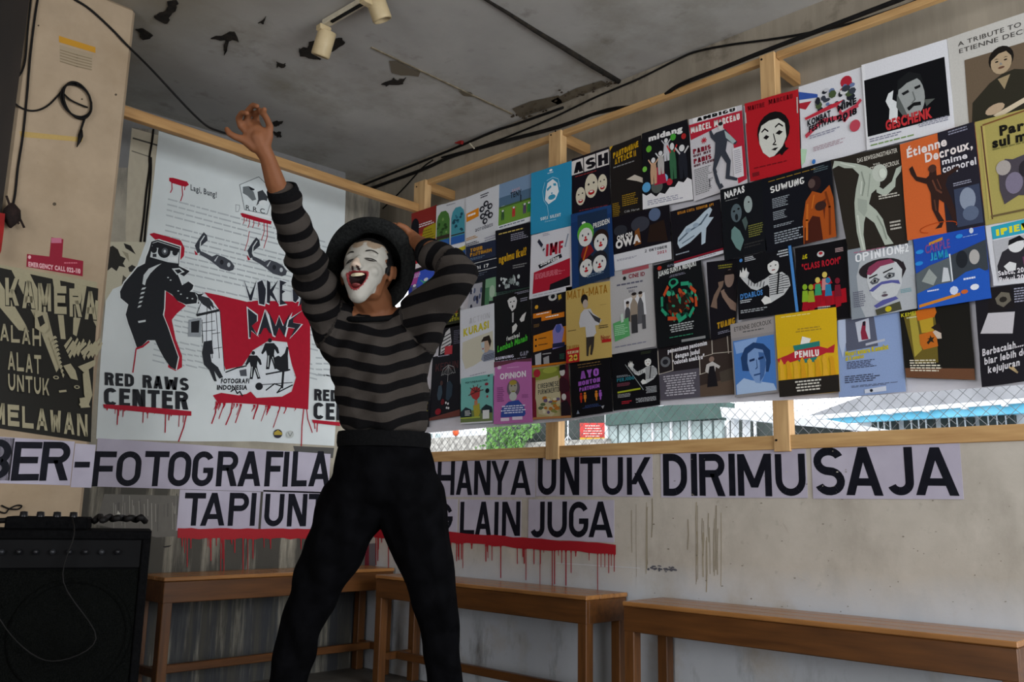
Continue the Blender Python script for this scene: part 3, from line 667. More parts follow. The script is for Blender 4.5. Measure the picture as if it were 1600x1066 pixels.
P.poly([(x-1.6 if x < 240 else x+1.6, y-1.2 if y < 450 else y+1) for x, y in fig][::-1], 'd4d9d8'); P.poly(fig[::-1], K_)
P.poly([(238, 380), (246, 377), (280, 388), (278, 412), (262, 410), (234, 402)][::-1], 'c4caca'); P.poly([(237, 381), (246, 378), (280, 389), (279, 395), (238, 386)][::-1], K_); P.e(256, 393, 10, 10.5, K_); P.e(257, 393, 5, 5.5, '4c5054', 12); P.e(257, 393, 2, 2.4, 'c4caca', 8); P.e(273, 395, 4.5, 5, K_, 10); P.e(240, 390, 5, 6, K_, 10); P.r(262, 402, 277, 409, 'd4d9d8'); P.r(238, 397, 244, 402, '2a2c30')
P.poly([(246, 414), (252, 412), (244, 418), (234, 428), (228, 438), (226, 446), (222, 444), (224, 430), (232, 420)][::-1], 'c4caca')
for i in range(5): P.poly([(222-i*1.5, 450+i*7), (228-i*1.8, 449+i*7), (226-i*1.8, 452+i*7), (220-i*1.5, 453.5+i*7)][::-1], 'c4caca')
P.poly([(215, 502), (227, 500), (227, 503), (216, 505)][::-1], 'c4caca'); P.poly([(268, 420), (280, 419), (288, 425), (276, 430)][::-1], 'c4caca'); P.poly([(272, 422), (280, 421), (284, 425), (277, 428)][::-1], K_)
for x, y in ((262, 434), (266, 438), (278, 455), (282, 460), (292, 466), (300, 467)): P.e(x, y, 1.6, 1, 'c4caca', 6)
P.poly([(304, 458), (308, 462), (310, 472), (306, 476), (308, 466)][::-1], 'c4caca')
P.line([(213, 545), (222, 542), (232, 534)], 3, RD); P.line([(212, 546), (210, 562), (207, 582)], 2, RD)
# red field with cell and figures
P.poly([(319, 457), (340, 461), (365, 467), (385, 472), (400, 470), (478, 472), (484, 500), (484, 560), (481, 640), (440, 636), (400, 632), (365, 630), (340, 630), (332, 618), (345, 614), (372, 618), (384, 616), (391, 612), (400, 622), (440, 620), (455, 612), (462, 590), (452, 560), (448, 535), (420, 532), (394, 548), (378, 572), (352, 578), (345, 555), (342, 485), (330, 472)][::-1], RD)
P.poly([(310, 466), (318, 459), (332, 470), (343, 486), (350, 580), (335, 582), (322, 560), (313, 500)][::-1], 'd0d5d8'); P.poly([(380, 575), (395, 550), (420, 534), (448, 536), (452, 556), (460, 592), (452, 612), (430, 619), (400, 620), (388, 608), (380, 616), (345, 610), (336, 600), (350, 580)][::-1], 'd0d5d8')
for a, b in (((315, 470), (306, 493)), ((323, 480), (323, 492)), ((330, 476), (343, 487)), ((322, 492), (322, 560)), ((330, 490), (331, 560)), ((343, 486), (350, 580)), ((316, 505), (335, 502)), ((316, 518), (336, 516)), ((331, 522), (343, 520)), ((315, 500), (316, 536)), ((337, 488), (342, 560)), ((333, 545), (346, 543))): P.line([a, b], 1, K_)
P.poly([(306, 491), (342, 483), (342, 487), (307, 495)][::-1], K_); P.poly([(294, 500), (314, 497), (313, 527), (293, 526)][::-1], '8c9296'); P.poly([(298, 503), (311, 501), (310, 520), (298, 520)][::-1], K_)
P.poly([(322, 480), (330, 486), (328, 478), (334, 484), (332, 474), (326, 466), (312, 462), (308, 466), (316, 476)][::-1], '2c2e33')
P.poly([(318, 534), (330, 532), (332, 546), (333, 553), (328, 554), (330, 566), (340, 574), (348, 590), (342, 592), (334, 580), (338, 596), (334, 596), (326, 578), (318, 570), (315, 552)][::-1], '26282d')
def man(x, y, s, fl=1):
    T = lambda l: [(x+a*s*fl, y+b*s) for a, b in l][::-fl]
    P.e(x, y-17*s, 3*s, 3.4*s, K_, 10); P.poly(T([(-7, -13), (6, -13), (12, -6), (14, 2), (11, 3), (7, -4), (6, 4), (8, 14), (12, 25), (7, 26), (2, 10), (-1, 26), (-6, 26), (-4, 6), (-6, -2), (-11, 4), (-13, 2), (-9, -8)]), K_)
    P.line(T([(-2, 6), (-3, 22)]), 1.4*s, 'c4caca'); P.line(T([(4, 8), (9, 22)]), 1.4*s, 'c4caca')
man(395, 568, .95); man(421, 550, 1.05); P.poly([(426, 560), (434, 556), (438, 558), (444, 552), (447, 542), (450, 543), (449, 556), (450, 580), (440, 582), (430, 576)][::-1], K_)
P.line([(415, 585), (452, 578)], 2.4, K_); P.line([(442, 580), (440, 606)], 3.5, K_); P.line([(400, 602), (456, 598)], 1.2, K_); P.line([(415, 610), (428, 600), (440, 604), (432, 614), (456, 602)], 2, K_); P.e(404, 604, 6, 6, K_, 12); P.poly([(373, 579), (384, 577), (385, 588), (375, 588)][::-1], '4c4f55'); P.line([(352, 582), (370, 575), (384, 572)], 2, K_)
P.t(344, 592, 45, 7, 'FOTOGRAFI', K_, .05, shear=.1); P.t(338, 602, 48, 7, 'INDONESIA', K_, .05, shear=.1); P.line([(360, 612), (366, 608), (370, 615), (374, 612), (378, 619)], 2, K_)
drips(P, 336, 478, lambda x: 630+(x-336)*.06, RD, 26, 9, 8, 34, 1.4, -.3); P.line([(474, 638), (471, 665), (470, 697)], 1.6, RD); P.line([(478, 638), (480, 655), (487, 676)], 1.4, RD); P.line([(337, 628), (336, 645), (330, 662)], 1.8, RD); P.line([(362, 630), (360, 645), (352, 664)], 1.8, RD); P.line([(402, 632), (395, 655)], 1.8, RD)
# spiky lettering
SP = {'V': [[(0, 0), (.5, .75), (1, .05), (.62, 1), (.45, 1)]], 'O': [[(0, .1), (.55, 0), (1, .4), (.8, 1), (.2, .95)]], 'K': [[(.0, 0), (.3, .1), (.3, .4), (1, 0), (.5, .5), (1, 1), (.3, .65), (.25, 1), (.0, .95)]], 'E': [[(0, 0), (1, .1), (.4, .2), (.35, .4), (.8, .45), (.35, .55), (.35, .8), (1, .95), (0, 1)]],
      'D': [[(0, .1), (.7, .2), (1, .7), (.5, 1), (.1, .9)]], 'A': [[(.0, 1), (.5, 0), (1, .95), (.8, .9), (.6, .7), (.4, .72), (.2, .95)]], 'R': [[(0, 0), (.9, .25), (.9, .45), (.4, .6), (1, .95), (.35, .75), (.3, 1), (.15, 1)]], 'W': [[(0, 0), (.35, .6), (.5, .2), (.68, .6), (1, .1), (.75, 1), (.5, .65), (.35, 1), (.25, .95)]], 'S': [[(1, 0), (.4, .3), (.4, .45), (.95, .5), (.6, .75), (.2, 1), (.5, .65), (0, .6), (.1, .35)]]}
for ch, x0, y0, x1, y1 in (('V', 380, 437, 400, 470), ('O', 401, 438, 415, 477), ('K', 416, 438, 434, 475), ('E', 436, 438, 447, 477), ('D', 456, 450, 466, 473), ('A', 466, 450, 480, 478), ('R', 386, 482, 402, 528), ('A', 402, 486, 424, 524), ('W', 418, 486, 452, 526), ('S', 448, 486, 471, 528)):
    for q in SP[ch]:
        q2 = [(x0+(x1-x0)*a, y0+(y1-y0)*b) for a, b in q]; cx = sum(a for a, b in q2)/len(q2); cy = sum(b for a, b in q2)/len(q2)
        P.poly([(cx+(a-cx)*1.22, cy+(b-cy)*1.1) for a, b in q2][::-1], 'd0d5d8'); P.poly(q2[::-1], '23262e')
P.e(414.5, 474+14, 0.1, .1, K_)
# RED RAWS CENTER, twice
P.T(163, 582, 131, 20, 'RED RAWS', '1e2024', .22, rise=-.07); P.T(162, 606, 131, 28, 'CENTER', '1e2024', .21, rise=-.05)
P.poly([(160, 632), (200, 634), (250, 638), (298, 643), (298, 650), (270, 649), (220, 644), (162, 638)][::-1], RD); drips(P, 163, 296, lambda x: 637+(x-160)*.08, RD, 16, 21, 6, 30, 1.4, -.05); P.line([(290, 650), (286, 668), (278, 690)], 1.8, RD); P.line([(258, 646), (257, 676)], 1.6, RD)
P.T(490, 608, 74, 18, 'RED RA', '1e2024', .22, rise=-.06); P.T(489, 629, 70, 26, 'CENT', '1e2024', .21, rise=-.05); P.poly([(486, 656), (530, 660), (530, 666), (488, 661)][::-1], RD); P.line([(490, 660), (491, 670)], 1.4, RD); P.line([(495, 662), (494, 675)], 1.4, RD)
P.e(433, 678, 7, 7, '2c2a38', 16); P.poly([(427, 676), (433, 672), (440, 677), (439, 680), (427, 680)][::-1], 'a8943c'); P.e(452, 679, 6, 6, 'b4b8b4', 14); P.line([(449, 676), (452, 682), (456, 675)], 1.2, '7c807c')
P.build('print', M_print, mural)
# photo of a face showing at the left edge of the mural
P = wall_print('L', .002); P.poly([(168, 378), (226, 378), (218, 430), (200, 460), (165, 500), (162, 420)][::-1], 'b4ae98'); P.poly([(168, 388), (176, 384), (184, 390), (188, 400), (196, 404), (192, 412), (196, 418), (186, 416), (182, 424), (174, 418), (167, 424)][::-1], '26241f'); P.poly([(190, 392), (200, 396), (202, 410), (198, 404)][::-1], '8f8974'); P.poly([(192, 430), (204, 440), (198, 450), (190, 444)][::-1], '4a463a'); P.poly([(193, 380), (204, 384), (212, 398), (206, 394), (196, 388)][::-1], '23211d'); P.poly([(200, 418), (206, 414), (214, 418), (210, 425), (202, 425)][::-1], '2c2a26'); P.poly([(184, 458), (192, 452), (198, 458), (196, 484), (184, 476)][::-1], '2c2a26')
o = P.build('photo_poster', M_print); tag(o, 'torn black and white photo of a face beside the back of the camera-headed figure', 'poster')
# bare grey patches of the left wall beside the mural, smudges under it
P = wall_print('L', .0006, .00005)
for q, c in (([(186, 168), (206, 172), (208, 240), (200, 262), (184, 262)], '6b6a68'), ([(206, 200), (249, 212), (240, 300), (226, 378), (200, 430), (196, 360), (200, 262)], 'a9a08c'), ([(208, 168), (248, 180), (540, 270), (540, 294), (470, 271), (380, 246), (248, 204), (206, 199)], '6e6d6c'),
             ([(458, 697), (522, 700), (520, 716), (462, 712)], '4c4b48'), ([(163, 772), (285, 775), (278, 838), (245, 840), (150, 820)], '65615a')): P.poly(q[::-1], c)
P.line([(208, 216), (249, 228)], 2.5, '3a3833'); P.line([(206, 236), (236, 246)], 1.5, '5a564c')
for i in range(26): rnd = random.Random(i); x = rnd.uniform(165, 280); P.line([(x, 772+rnd.uniform(0, 20)), (x+rnd.uniform(-1, 1), 800+rnd.uniform(0, 30))], rnd.uniform(.6, 1.6), '8c887e' if i % 3 else '4c4a45')
P.poly([(181, 808), (184, 798), (188, 803), (183, 810)], 'b8b4a8'); P.poly([(254, 854), (268, 852), (264, 855), (257, 856)][::-1], '23221f')
o = P.build('stain', M_paint, wall_left)
# ------------------------------------------------------------------ stains and drips on the right wall
P = wall_print('R', .0008, .00004); rnd = random.Random(15)
for i in range(26):
    x = rnd.choice([1075, 1080, 1086, 1092, 1100, 1106, 1118, 1124, 989, 994, 1002, 1010, 1021])+rnd.uniform(-3, 3); y0 = rnd.uniform(778, 850) if x > 1050 else rnd.uniform(778, 800); l = rnd.uniform(40, 120)
    P.line([(x, y0), (x+rnd.uniform(-1, 1), y0+l*.5), (x+rnd.uniform(-1, 1), min(925, y0+l))], rnd.uniform(.6, 1.8), rnd.choice(['958c7a', '8c8270', '9c927c']))
for i in range(24): P.e(rnd.uniform(1008, 1056), 888+rnd.gauss(0, 2.4), rnd.uniform(1, 4), rnd.uniform(.7, 2), '55545a', 7, rnd.uniform(-20, 20))
P.line([(870, 880), (1000, 888)], 1, 'c4c6c8'); P.line([(1226, 818), (1234, 832)], .8, 'c0b8ac'); P.line([(1248, 900), (1262, 908)], .8, 'c0b8ac')
for i in range(90): P.e(rnd.uniform(1010, 1590), rnd.uniform(700, 960), rnd.uniform(.6, 2), rnd.uniform(.4, 1.2), rnd.choice(['6f685c', '7c7568', 'b8b0a4']), 6)
o = P.build('stain', M_paint, wall_right); o['kind'] = 'stuff'
# small red and grey leaflet low beside the corner
P = wall_print('R', .002); P.poly([(569, 850), (588, 849), (587, 885), (568, 886)][::-1], '6a6468'); P.r(569, 852, 577, 884, '7a2c38'); tag(P.build('leaflet', M_print), 'small grey and red leaflet seen between the legs above the bench', 'leaflet')
# ------------------------------------------------------------------ pillar: poster, sticker, taped label, marks
K2 = '1d1b15'; CR = '9c9478'
q = [ony(x, y, YP-.003) for x, y in ((-70, 401), (152, 441), (133, 672), (-95, 658))]
fm = lambda u, v, l: (q[0]*(1-u)+q[1]*u)*(1-v)+(q[3]*(1-u)+q[2]*u)*v+Vector((0, -.0006-l, 0))
b_ = MB(); b_.prism(q, (0, .002, 0), hexc(CR)); kp = b_.build('poster', M_paper); tag(kp, 'black and cream woodcut poster headed KAMERA on the cream pillar', 'poster')
P = Print(fm, .00015)
def X(x, y): return ((x+70+ (y-401)*.11)/222, (y-401-(x+70)*.16*(1-(y-401)/255*.55))/((y*0)+255-22*((x+70)/222)))
def PX(l, c): P.poly([X(*a) for a in l][::-1], c)
PX([(-68, 404), (150, 443), (147, 480), (140, 560), (134, 668), (-90, 655)], K2)
for l in ([(10, 417), (38, 422), (62, 470), (85, 560), (78, 570), (50, 500)], [(74, 428), (86, 430), (90, 470), (94, 520), (86, 520), (80, 470)], [(110, 436), (130, 440), (124, 470), (112, 515), (106, 512)], [(-60, 410), (-20, 414), (30, 500), (36, 512), (20, 510)], [(145, 460), (150, 462), (146, 500), (140, 490)]): PX(l, CR)
def capsl(txt, x0, y0, w, h, rise, c, t=.24, bg=None):
    n = len(txt); cw = w/n
    for i, ch in enumerate(txt):
        xx = x0+i*cw; yy = y0+i*cw*rise; l = P.lay()
        if bg:
            for poly in glyph(ch, 1, 1, t+.14): P.poly([X(xx+(a*1.0-.04)*cw*.86, yy+(1-b*1.0)*h+1.5) for a, b in poly], bg, l)
            l = P.lay()
        for poly in glyph(ch, 1, 1, t): P.poly([X(xx+a*cw*.8, yy+(1-b)*h) for a, b in poly], c, l)
capsl('KAMERA', 1, 431, 150, 42, .13, CR, .26, K2); capsl('DALAH', -25, 500, 82, 26, .1, CR, .2, K2); capsl('ALAT', 2, 543, 54, 28, .08, CR, .2, K2); capsl('UNTUK', 2, 577, 66, 25, .06, CR, .2, K2); capsl('MELAWAN', -22, 622, 154, 32, .05, CR, .24)
for i in range(16): a = 90+i*3.4; PX([(a, 530+(i*7) % 16), (a+12, 516+(i*5) % 14), (a+14, 519+(i*5) % 14), (a+3, 535+(i*7) % 16)], CR)
for i in range(10): PX([(66+i*2.2, 520+i*6), (76+i*1.2, 516+i*6), (79+i*1.2, 519+i*6), (68+i*2.2, 524+i*6)], CR)
PX([(44, 482), (52, 478), (62, 488), (66, 506), (58, 514), (44, 506)], CR); PX([(48, 490), (56, 486), (60, 498), (52, 504)], K2); PX([(88, 560), (100, 556), (108, 566), (112, 580), (100, 578)], CR); PX([(112, 560), (142, 548), (142, 556), (122, 568)], CR); PX([(120, 570), (130, 562), (136, 600), (128, 618), (122, 600)], CR)
for x, y in ((76, 578), (110, 590), (118, 615)): P.e(*X(x, y), .022, .012, CR, 10); P.e(*X(x, y), .013, .007, K2, 8)
PX([(80, 597), (92, 595), (93, 598), (81, 600)], CR); PX([(114, 606), (124, 604), (132, 618), (116, 620)], CR)
P.build('print', M_print, kp)
P = wall_print('P', .0015); P.poly([(80, 371), (99, 374), (97, 402), (130, 408), (129, 432), (41, 417), (42, 397), (77, 401)][::-1], '8c1c30'); P.t(44, 409, 82, 7, 'EMERGENCY CALL 022-110', 'd8a8ac', .05, rise=-.14); P.e(46, 402, 2.5, 3, 'd8a8ac', 8); P.g(100, 410, 126, 414, 1, 'c86a78'); P.r(80, 372, 96, 380, 'b86a80')
tag(P.build('sticker', M_print), 'red emergency call sticker above the woodcut poster on the pillar', 'sticker')
P = wall_print('P', .0012); P.poly([(93, 70), (145, 85), (142, 111), (93, 96)][::-1], '9c8c74')
for i in range(5): P.line([(94, 78+i*4.5), (120, 86+i*4.5), (143, 92+i*4.3)], 1.6, '84745c')
P.poly([(92, 56), (149, 74), (149, 83), (92, 66)][::-1], 'b8862c'); tag(P.build('taped_card', M_print), 'small brown card fixed by a strip of yellow tape high on the pillar', 'card')
P = wall_print('P', .0006)
for x, y, r in ((85, 319, 3), (181, 148, 2), (60, 40, 1.5), (128, 155, 1.6)): P.e(x, y, r, r*.9, '4a3f30', 9)
P.poly([(30, 205), (130, 215), (128, 222), (32, 214)][::-1], 'b09458'); P.build('stain', M_paint, pillar)
# ------------------------------------------------------------------ poster wall
bk = [(683, 325), (781, 290), (895, 252), (1003, 216), (1078, 192), (1163, 166), (1248, 140), (1348, 106), (1480, 62), (1660, 2), (1660, 597), (1535, 606), (1306, 622), (1032, 634), (894, 657), (665, 677), (650, 500), (680, 450)]
b_ = MB(); b_.prism([onx(x, y, -.024) for x, y in bk], (-.0015, 0, 0), hexc('d6d4da')); o = b_.build('backing_paper', M_paper)
tag(o, 'long white backing paper under all the posters, its lower edge bare over the window gap', 'paper')
def stick(p, x0, y0, x1, y1, c='c22', c2=None):      # tiny standing figure
    w = x1-x0; h = y1-y0; p.e((x0+x1)/2, y0+h*.1, w*.22, h*.1, 'ddd'); p.poly([(x0+w*.25, y0+h*.2), (x1-w*.25, y0+h*.2), (x1-w*.15, y0+h*.55), (x1-w*.2, y1), (x0+w*.55, y1), (x0+w*.5, y0+h*.65), (x0+w*.45, y1), (x0+w*.2, y1), (x0+w*.15, y0+h*.55)][::-1], c)
    p.line([(x0+w*.3, y0+h*.25), (x0, y0+h*.05)], w*.12, c2 or c, h*.05); p.line([(x1-w*.3, y0+h*.25), (x1, y0+h*.1)], w*.12, c2 or c, h*.05)
def A_redyellow(p):
    p.r(0, .55, 1, .78, 'b8451f'); p.poly([(.5, .45), (1, .4), (1, .75), (.35, .8)], 'a99a20'); p.g(.3, .32, 1, .42, 2, 'ddd'); p.g(.45, .5, .95, .75, 4, '7c6a15'); p.e(.15, .35, .16, .2, '15151c'); p.r(.02, .4, .3, .62, '15151c')
def A_purple(p):
    p.r(0, 0, 1, .4, 'b04a9a'); p.poly([(.45, 0), (1, 0), (1, .7), (.3, .5)], '3a58c8'); p.g(.05, .05, .6, .2, 3, 'd8c8e8'); p.r(0, .86, 1, 1, 'b8b030')
    stick(p, .1, .4, .4, .85, '667'); stick(p, .5, .3, .9, .85, '3c9a78', '5cba88'); p.e(.97, .1, .06, .05, '6fae3a')
def A_redpeople(p): p.poly([(0, .1), (1, 0), (.9, .7), (.1, .8)], 'e8e0e0'); p.e(.5, .9, .35, .12, '111'); p.poly([(.1, .2), (.9, .1), (.8, .5), (.2, .6)], 'c82a3a')
def A_arches(p):
    p.t(.35, .03, .3, .025, 'PADEPOKAN', '335')
    for x, c1, c2 in ((.03, '4c7a3a', '2a4a22'), (.53, '4a98a8', '1e4a5c')):
        P = [(x, .75), (x+.44, .75), (x+.44, .3), (x+.4, .2), (x+.3, .13), (x+.14, .13), (x+.04, .2), (x, .3)]; p.poly(P, c1)
        rnd = random.Random(int(x*9)); 
        for i in range(16): p.e(x+rnd.uniform(.06, .38), rnd.uniform(.24, .6), rnd.uniform(.02, .06), rnd.uniform(.015, .04), random.choice([c2, c1, '7aa05a' if x < .3 else '2f6f86', c2]), 7)
        p.r(x, .56 if x < .3 else .6, x+.44, .62, '3a2f26'); p.r(x, .64, x+.44, .77, '2f62ac')
    p.r(0, .78, 1, .86, 'e0e2e6'); p.r(0, .86, 1, 1, '2f62ac'); p.poly([(.35, .9), (1, .84), (1, .91), (.35, .97)], 'c8bc30')
def A_whiteorange(p):
    p.g(.45, .06, .75, .14, 2, '223'); p.poly([(.02, .3), (.4, .27), (.4, .42), (.02, .45)], 'e08a1c'); p.g(.06, .33, .36, .4, 1, 'fff')
    for cx, cy in ((.5, .32), (.62, .25), (.74, .32), (.52, .45), (.66, .42), (.76, .48), (.6, .55)): p.e(cx, cy, .08, .055, '23252e', 9); p.e(cx+.01, cy, .04, .025, 'c8c8cc', 7)
    p.t(.3, .6, .55, .08, 'acrobats', '445'); p.g(.02, .74, .4, .8, 2, 'c08a2c'); p.g(.02, .84, .45, .9, 2, '334'); p.g(.6, .84, .95, .92, 2, '99a'); p.t(.3, .93, .6, .05, 'TOUR DE SILENT', '111', .02)
def A_teny(p):
    p.r(0, 0, 1, .46, '7d98b6'); p.r(0, .3, 1, .55, '55728c'); p.e(.15, .55, .14, .06, 'b8ccd8'); p.r(0, .52, 1, .9, '6f9c3c'); p.r(0, .5, 1, .54, '4c6a34')
    p.t(.42, .2, .25, .06, 'SAVE', 'd8a8a8'); p.t(.38, .26, .34, .12, 'TENY', '222a34', .03); p.r(.68, .38, .71, .52, '223'); 
    for x, c in ((.08, '3a5a3a'), (.42, 'c03a3a'), (.75, '5a4a6a'), (.88, '384')): stick(p, x, .58, x+.14, .8, c)
    p.r(0, .9, 1, 1, 'dfe3e8'); p.g(.05, .93, .9, .97, 1, '456')
def A_sofa(p):
    p.e(.5, .05, .04, .02, 'e8f2f6', 8); p.g(.42, .08, .62, .11, 1, 'cfe6f0')
    p.line([(.35, .22), (.3, .35), (.33, .5), (.42, .6), (.45, .75), (.38, .82)], .012, '9fd4ea'); p.line([(.4, .2), (.55, .17), (.68, .22), (.72, .35)], .012, '9fd4ea')
    p.poly([(.42, .24), (.55, .2), (.66, .28), (.7, .42), (.62, .53), (.45, .58), (.36, .5), (.38, .36)][::-1], 'ecf3f6')
    p.poly([(.4, .33), (.5, .29), (.52, .32), (.42, .37)][::-1], '3b9cc0'); p.poly([(.56, .27), (.63, .28), (.64, .32), (.57, .31)][::-1], '3b9cc0'); p.e(.53, .48, .09, .04, '3b9cc0'); p.e(.53, .42, .02, .015, '3b9cc0', 8)
    p.T(.25, .76, .5, .05, 'SOFA SILENT', 'd8eef5', .22); p.g(.3, .84, .7, .86, 1, 'a8d8ea', 0, 1)
def A_ash(p):
    p.r(.0, .04, 1, .27, 'ded8d4')
    for i, ch in enumerate('ASH'): p.T(.06+i*.33, .08, .26, .17, ch, '16131a', .24); 
    p.r(.32, .04, .345, .27, '16131a'); p.r(.65, .04, .675, .27, '16131a'); p.g(.1, .3, .8, .33, 1, '8a3030')
    for cx, cy, s in ((.24, .64, .13), (.82, .52, .12), (.53, .52, .17)):
        p.e(cx, cy, s, s*1.1, 'd8cfb8'); p.e(cx-s*.4, cy-.03, s*.16, s*.1, '222', 8); p.e(cx+s*.4, cy-.04, s*.16, s*.1, '222', 8); p.e(cx, cy+s*.6, s*.5, s*.22, 'b02020', 10); p.e(cx, cy+s*.52, s*.3, s*.08, 'eee', 8)
    p.g(.2, .86, .95, .93, 2, '6a2a34')
def A_attack(p):
    p.T(.1, .1, .8, .08, 'PANTOMIME', 'c89a1c', .26, rise=.05); p.T(.15, .19, .55, .08, 'ATTACK', 'c89a1c', .26, rise=.05); p.T(.74, .17, .08, .08, 'II', 'c89a1c', .2); p.g(.1, .3, .9, .33, 1, '888')
    p.poly([(.5, .52), (.75, .49), (.98, .56), (1, .63), (.8, .58)][::-1], 'c8beb0'); p.g(.05, .8, .3, 1, 8, '9a7a20'); p.g(.35, .72, .85, .88, 6, '9a7a20'); p.t(.4, .93, .45, .03, 'Cilik Harun', 'bbb')
    p.poly([(0, 0), (.1, 0), (0, .06)][::-1], 'd8a820')
def A_midang(p):
    p.t(.15, .06, .75, .07, 'midang', 'e8e6e4', .06)
    for x, y, r, c in ((.15, .23, .06, '6ab43a'), (.68, .17, .06, '4aa43a'), (.9, .2, .05, 'b02a2a'), (.05, .48, .05, '7ac04a'), (.08, .72, .09, '5aa0d0'), (.45, .66, .08, '8ab8d8'), (.3, .74, .12, '5a5e5a'), (.56, .72, .06, 'c02a3a')): p.e(x, y, r, r*.72, c)
    p.poly([(.28, .5), (.45, .5), (.5, .72), (.25, .72)], 'b02040')
    stick(p, .14, .36, .34, .7, 'c8a080', 'd8b090'); stick(p, .3, .3, .5, .6, 'b8b4b0', 'ddd'); stick(p, .44, .16, .62, .45, 'c8c8cc'); stick(p, .55, .24, .75, .7, '3a6a4a', 'c33'); stick(p, .72, .3, .98, .72, '23252e', 'c8c8c8')
    P = [(0, 1), (1, 1), (1, .76), (.92, .72), (.84, .77), (.74, .74), (.66, .8), (.56, .79), (.46, .86), (.36, .83), (.28, .87), (.18, .81), (.08, .83), (0, .79)]; p.poly(P, 'e4e2e4'); p.g(.1, .9, .9, .97, 3, '99a')
def A_paris(p):
    p.r(.08, .0, .9, .06, 'eceaea'); p.T(.16, .01, .72, .045, 'AMBIGU', '222', .3); p.poly([(0, .07), (1, .07), (1, .95), (.84, .97), (.8, .4), (.6, .18), (.35, .22), (.02, .26)], 'b8263a')
    p.T(.03, .1, .92, .08, 'MARCEL MARCEAU', 'ece6e2', .26); 
    for a in range(4): p.line([(.27-.05*math.cos(a*.785), .31-.035*math.sin(a*.785)), (.27+.05*math.cos(a*.785), .31+.035*math.sin(a*.785))], .014, 'b8263a')
    p.T(.05, .38, .34, .06, 'PARIS', '8a2436', .3); p.T(.05, .45, .34, .03, 'QUI RIT', '5a3038', .25); p.T(.05, .5, .34, .06, 'PARIS', '8a2436', .3); p.T(.05, .57, .44, .03, 'QUI PLEURE', '5a3038', .25); p.g(.05, .63, .4, .95, 14, '888'); p.r(.78, .52, .95, .9, 'dcd8dc'); p.g(.8, .55, .93, .85, 12, 'a0a0a8')
    p.e(.6, .2, .045, .045, 'd8d4d0'); p.e(.6, .165, .045, .025, '222', 10)
    p.poly([(.5, .26), (.68, .25), (.76, .34), (.88, .45), (.84, .48), (.7, .4), (.66, .52), (.74, .66), (.7, .84), (.84, .9), (.82, .93), (.62, .86), (.66, .68), (.57, .56), (.46, .7), (.52, .86), (.58, .95), (.5, .97), (.44, .86), (.4, .7), (.46, .5), (.48, .38), (.4, .3), (.38, .22), (.42, .21), (.46, .28)][::-1], '3a3e48')
    p.poly([(.66, .26), (.76, .34), (.86, .44), (.8, .46), (.68, .36)][::-1], 'a8b8b8'); p.poly([(.56, .6), (.58, .62), (.5, .75), (.56, .9), (.52, .9), (.47, .76)][::-1], 'c8c8cc'); p.r(.32, .8, .335, .9, '223')
def A_redmime(p):
    p.T(.06, .05, .32, .06, 'MAITRE', '7a141c', .25); p.T(.46, .04, .44, .06, 'MARCEAU', '7a141c', .25); p.g(.1, .84, .9, .87, 1, '7a141c'); p.r(.06, .9, .2, .95, '7a1a20')
    p.e(.52, .44, .31, .24, '161214'); p.poly([(.24, .44), (.3, .34), (.45, .3), (.62, .3), (.74, .38), (.76, .55), (.68, .66), (.55, .75), (.42, .76), (.3, .68), (.24, .56)][::-1], 'd8d8ce')
    p.poly([(.68, .66), (.72, .62), (.74, .68), (.8, .7), (.72, .73), (.66, .77), (.62, .74), (.5, .76)][::-1], '161214'); p.line([(.3, .42), (.36, .39), (.42, .43)], .02, '161214'); p.line([(.56, .4), (.63, .37), (.7, .41)], .02, '161214')
    p.poly([(.32, .5), (.38, .47), (.44, .5), (.38, .53)][::-1], '161214'); p.poly([(.56, .48), (.63, .45), (.7, .48), (.63, .51)][::-1], '161214'); p.line([(.52, .48), (.55, .58), (.5, .61), (.56, .62)], .016, '161214'); p.poly([(.46, .67), (.53, .655), (.6, .66), (.54, .69)][::-1], '161214'); p.r(.0, .12, .02, .26, 'c8c8c0'); p.r(.97, .1, .99, .3, 'c8c8c0')
def A_komb(p):
    p.poly([(0, .06), (.12, .1), (.3, .16), (.3, .2), (0, .16)][::-1], '3858a8'); p.poly([(0, .2), (.2, .22), (.1, .3), (0, .26)][::-1], 'b02838')
    p.e(.75, .12, .09, .07, 'b02838', 12); p.poly([(.65, .2), (.8, .1), (.85, .16), (.7, .24)][::-1], 'b02838')
    rnd = random.Random(4)
    for i in range(26): p.e(rnd.uniform(.28, .84), rnd.uniform(.14, .36), rnd.uniform(.03, .07), rnd.uniform(.02, .05), rnd.choice(['23262e', '3a3e48', 'c8c8cc', 'b83040', '4a5a3a', '6878a0', 'ddd']), 7)
    p.poly([(.08, .4), (.5, .34), (.7, .33), (.6, .38), (.1, .43)][::-1], 'c03040'); p.line([(.1, .62), (.35, .5), (.6, .52), (.9, .45)], .05, 'c04050'); p.line([(.6, .38), (.7, .58), (.95, .4)], .04, 'c04050')
    p.t(.12, .44, .38, .07, 'KOMBAT', '16181e', .05, rise=.1); p.t(.6, .38, .3, .07, 'MIME', '16181e', .05, rise=.1); p.t(.14, .52, .42, .07, 'FESTIVAL', '16181e', .05, rise=.1); p.t(.6, .5, .3, .07, '2018', '16181e', .05, rise=.1)
    p.g(.15, .63, .7, .68, 2, '99a'); p.e(.85, .68, .08, .07, 'c04858'); p.g(.2, .78, .7, .84, 3, 'b8a0a8'); p.poly([(0, .75), (.1, .78), (.06, .92), (0, .95)][::-1], 'b8d8b8'); p.e(.2, .95, .03, .03, '3878c0', 8)
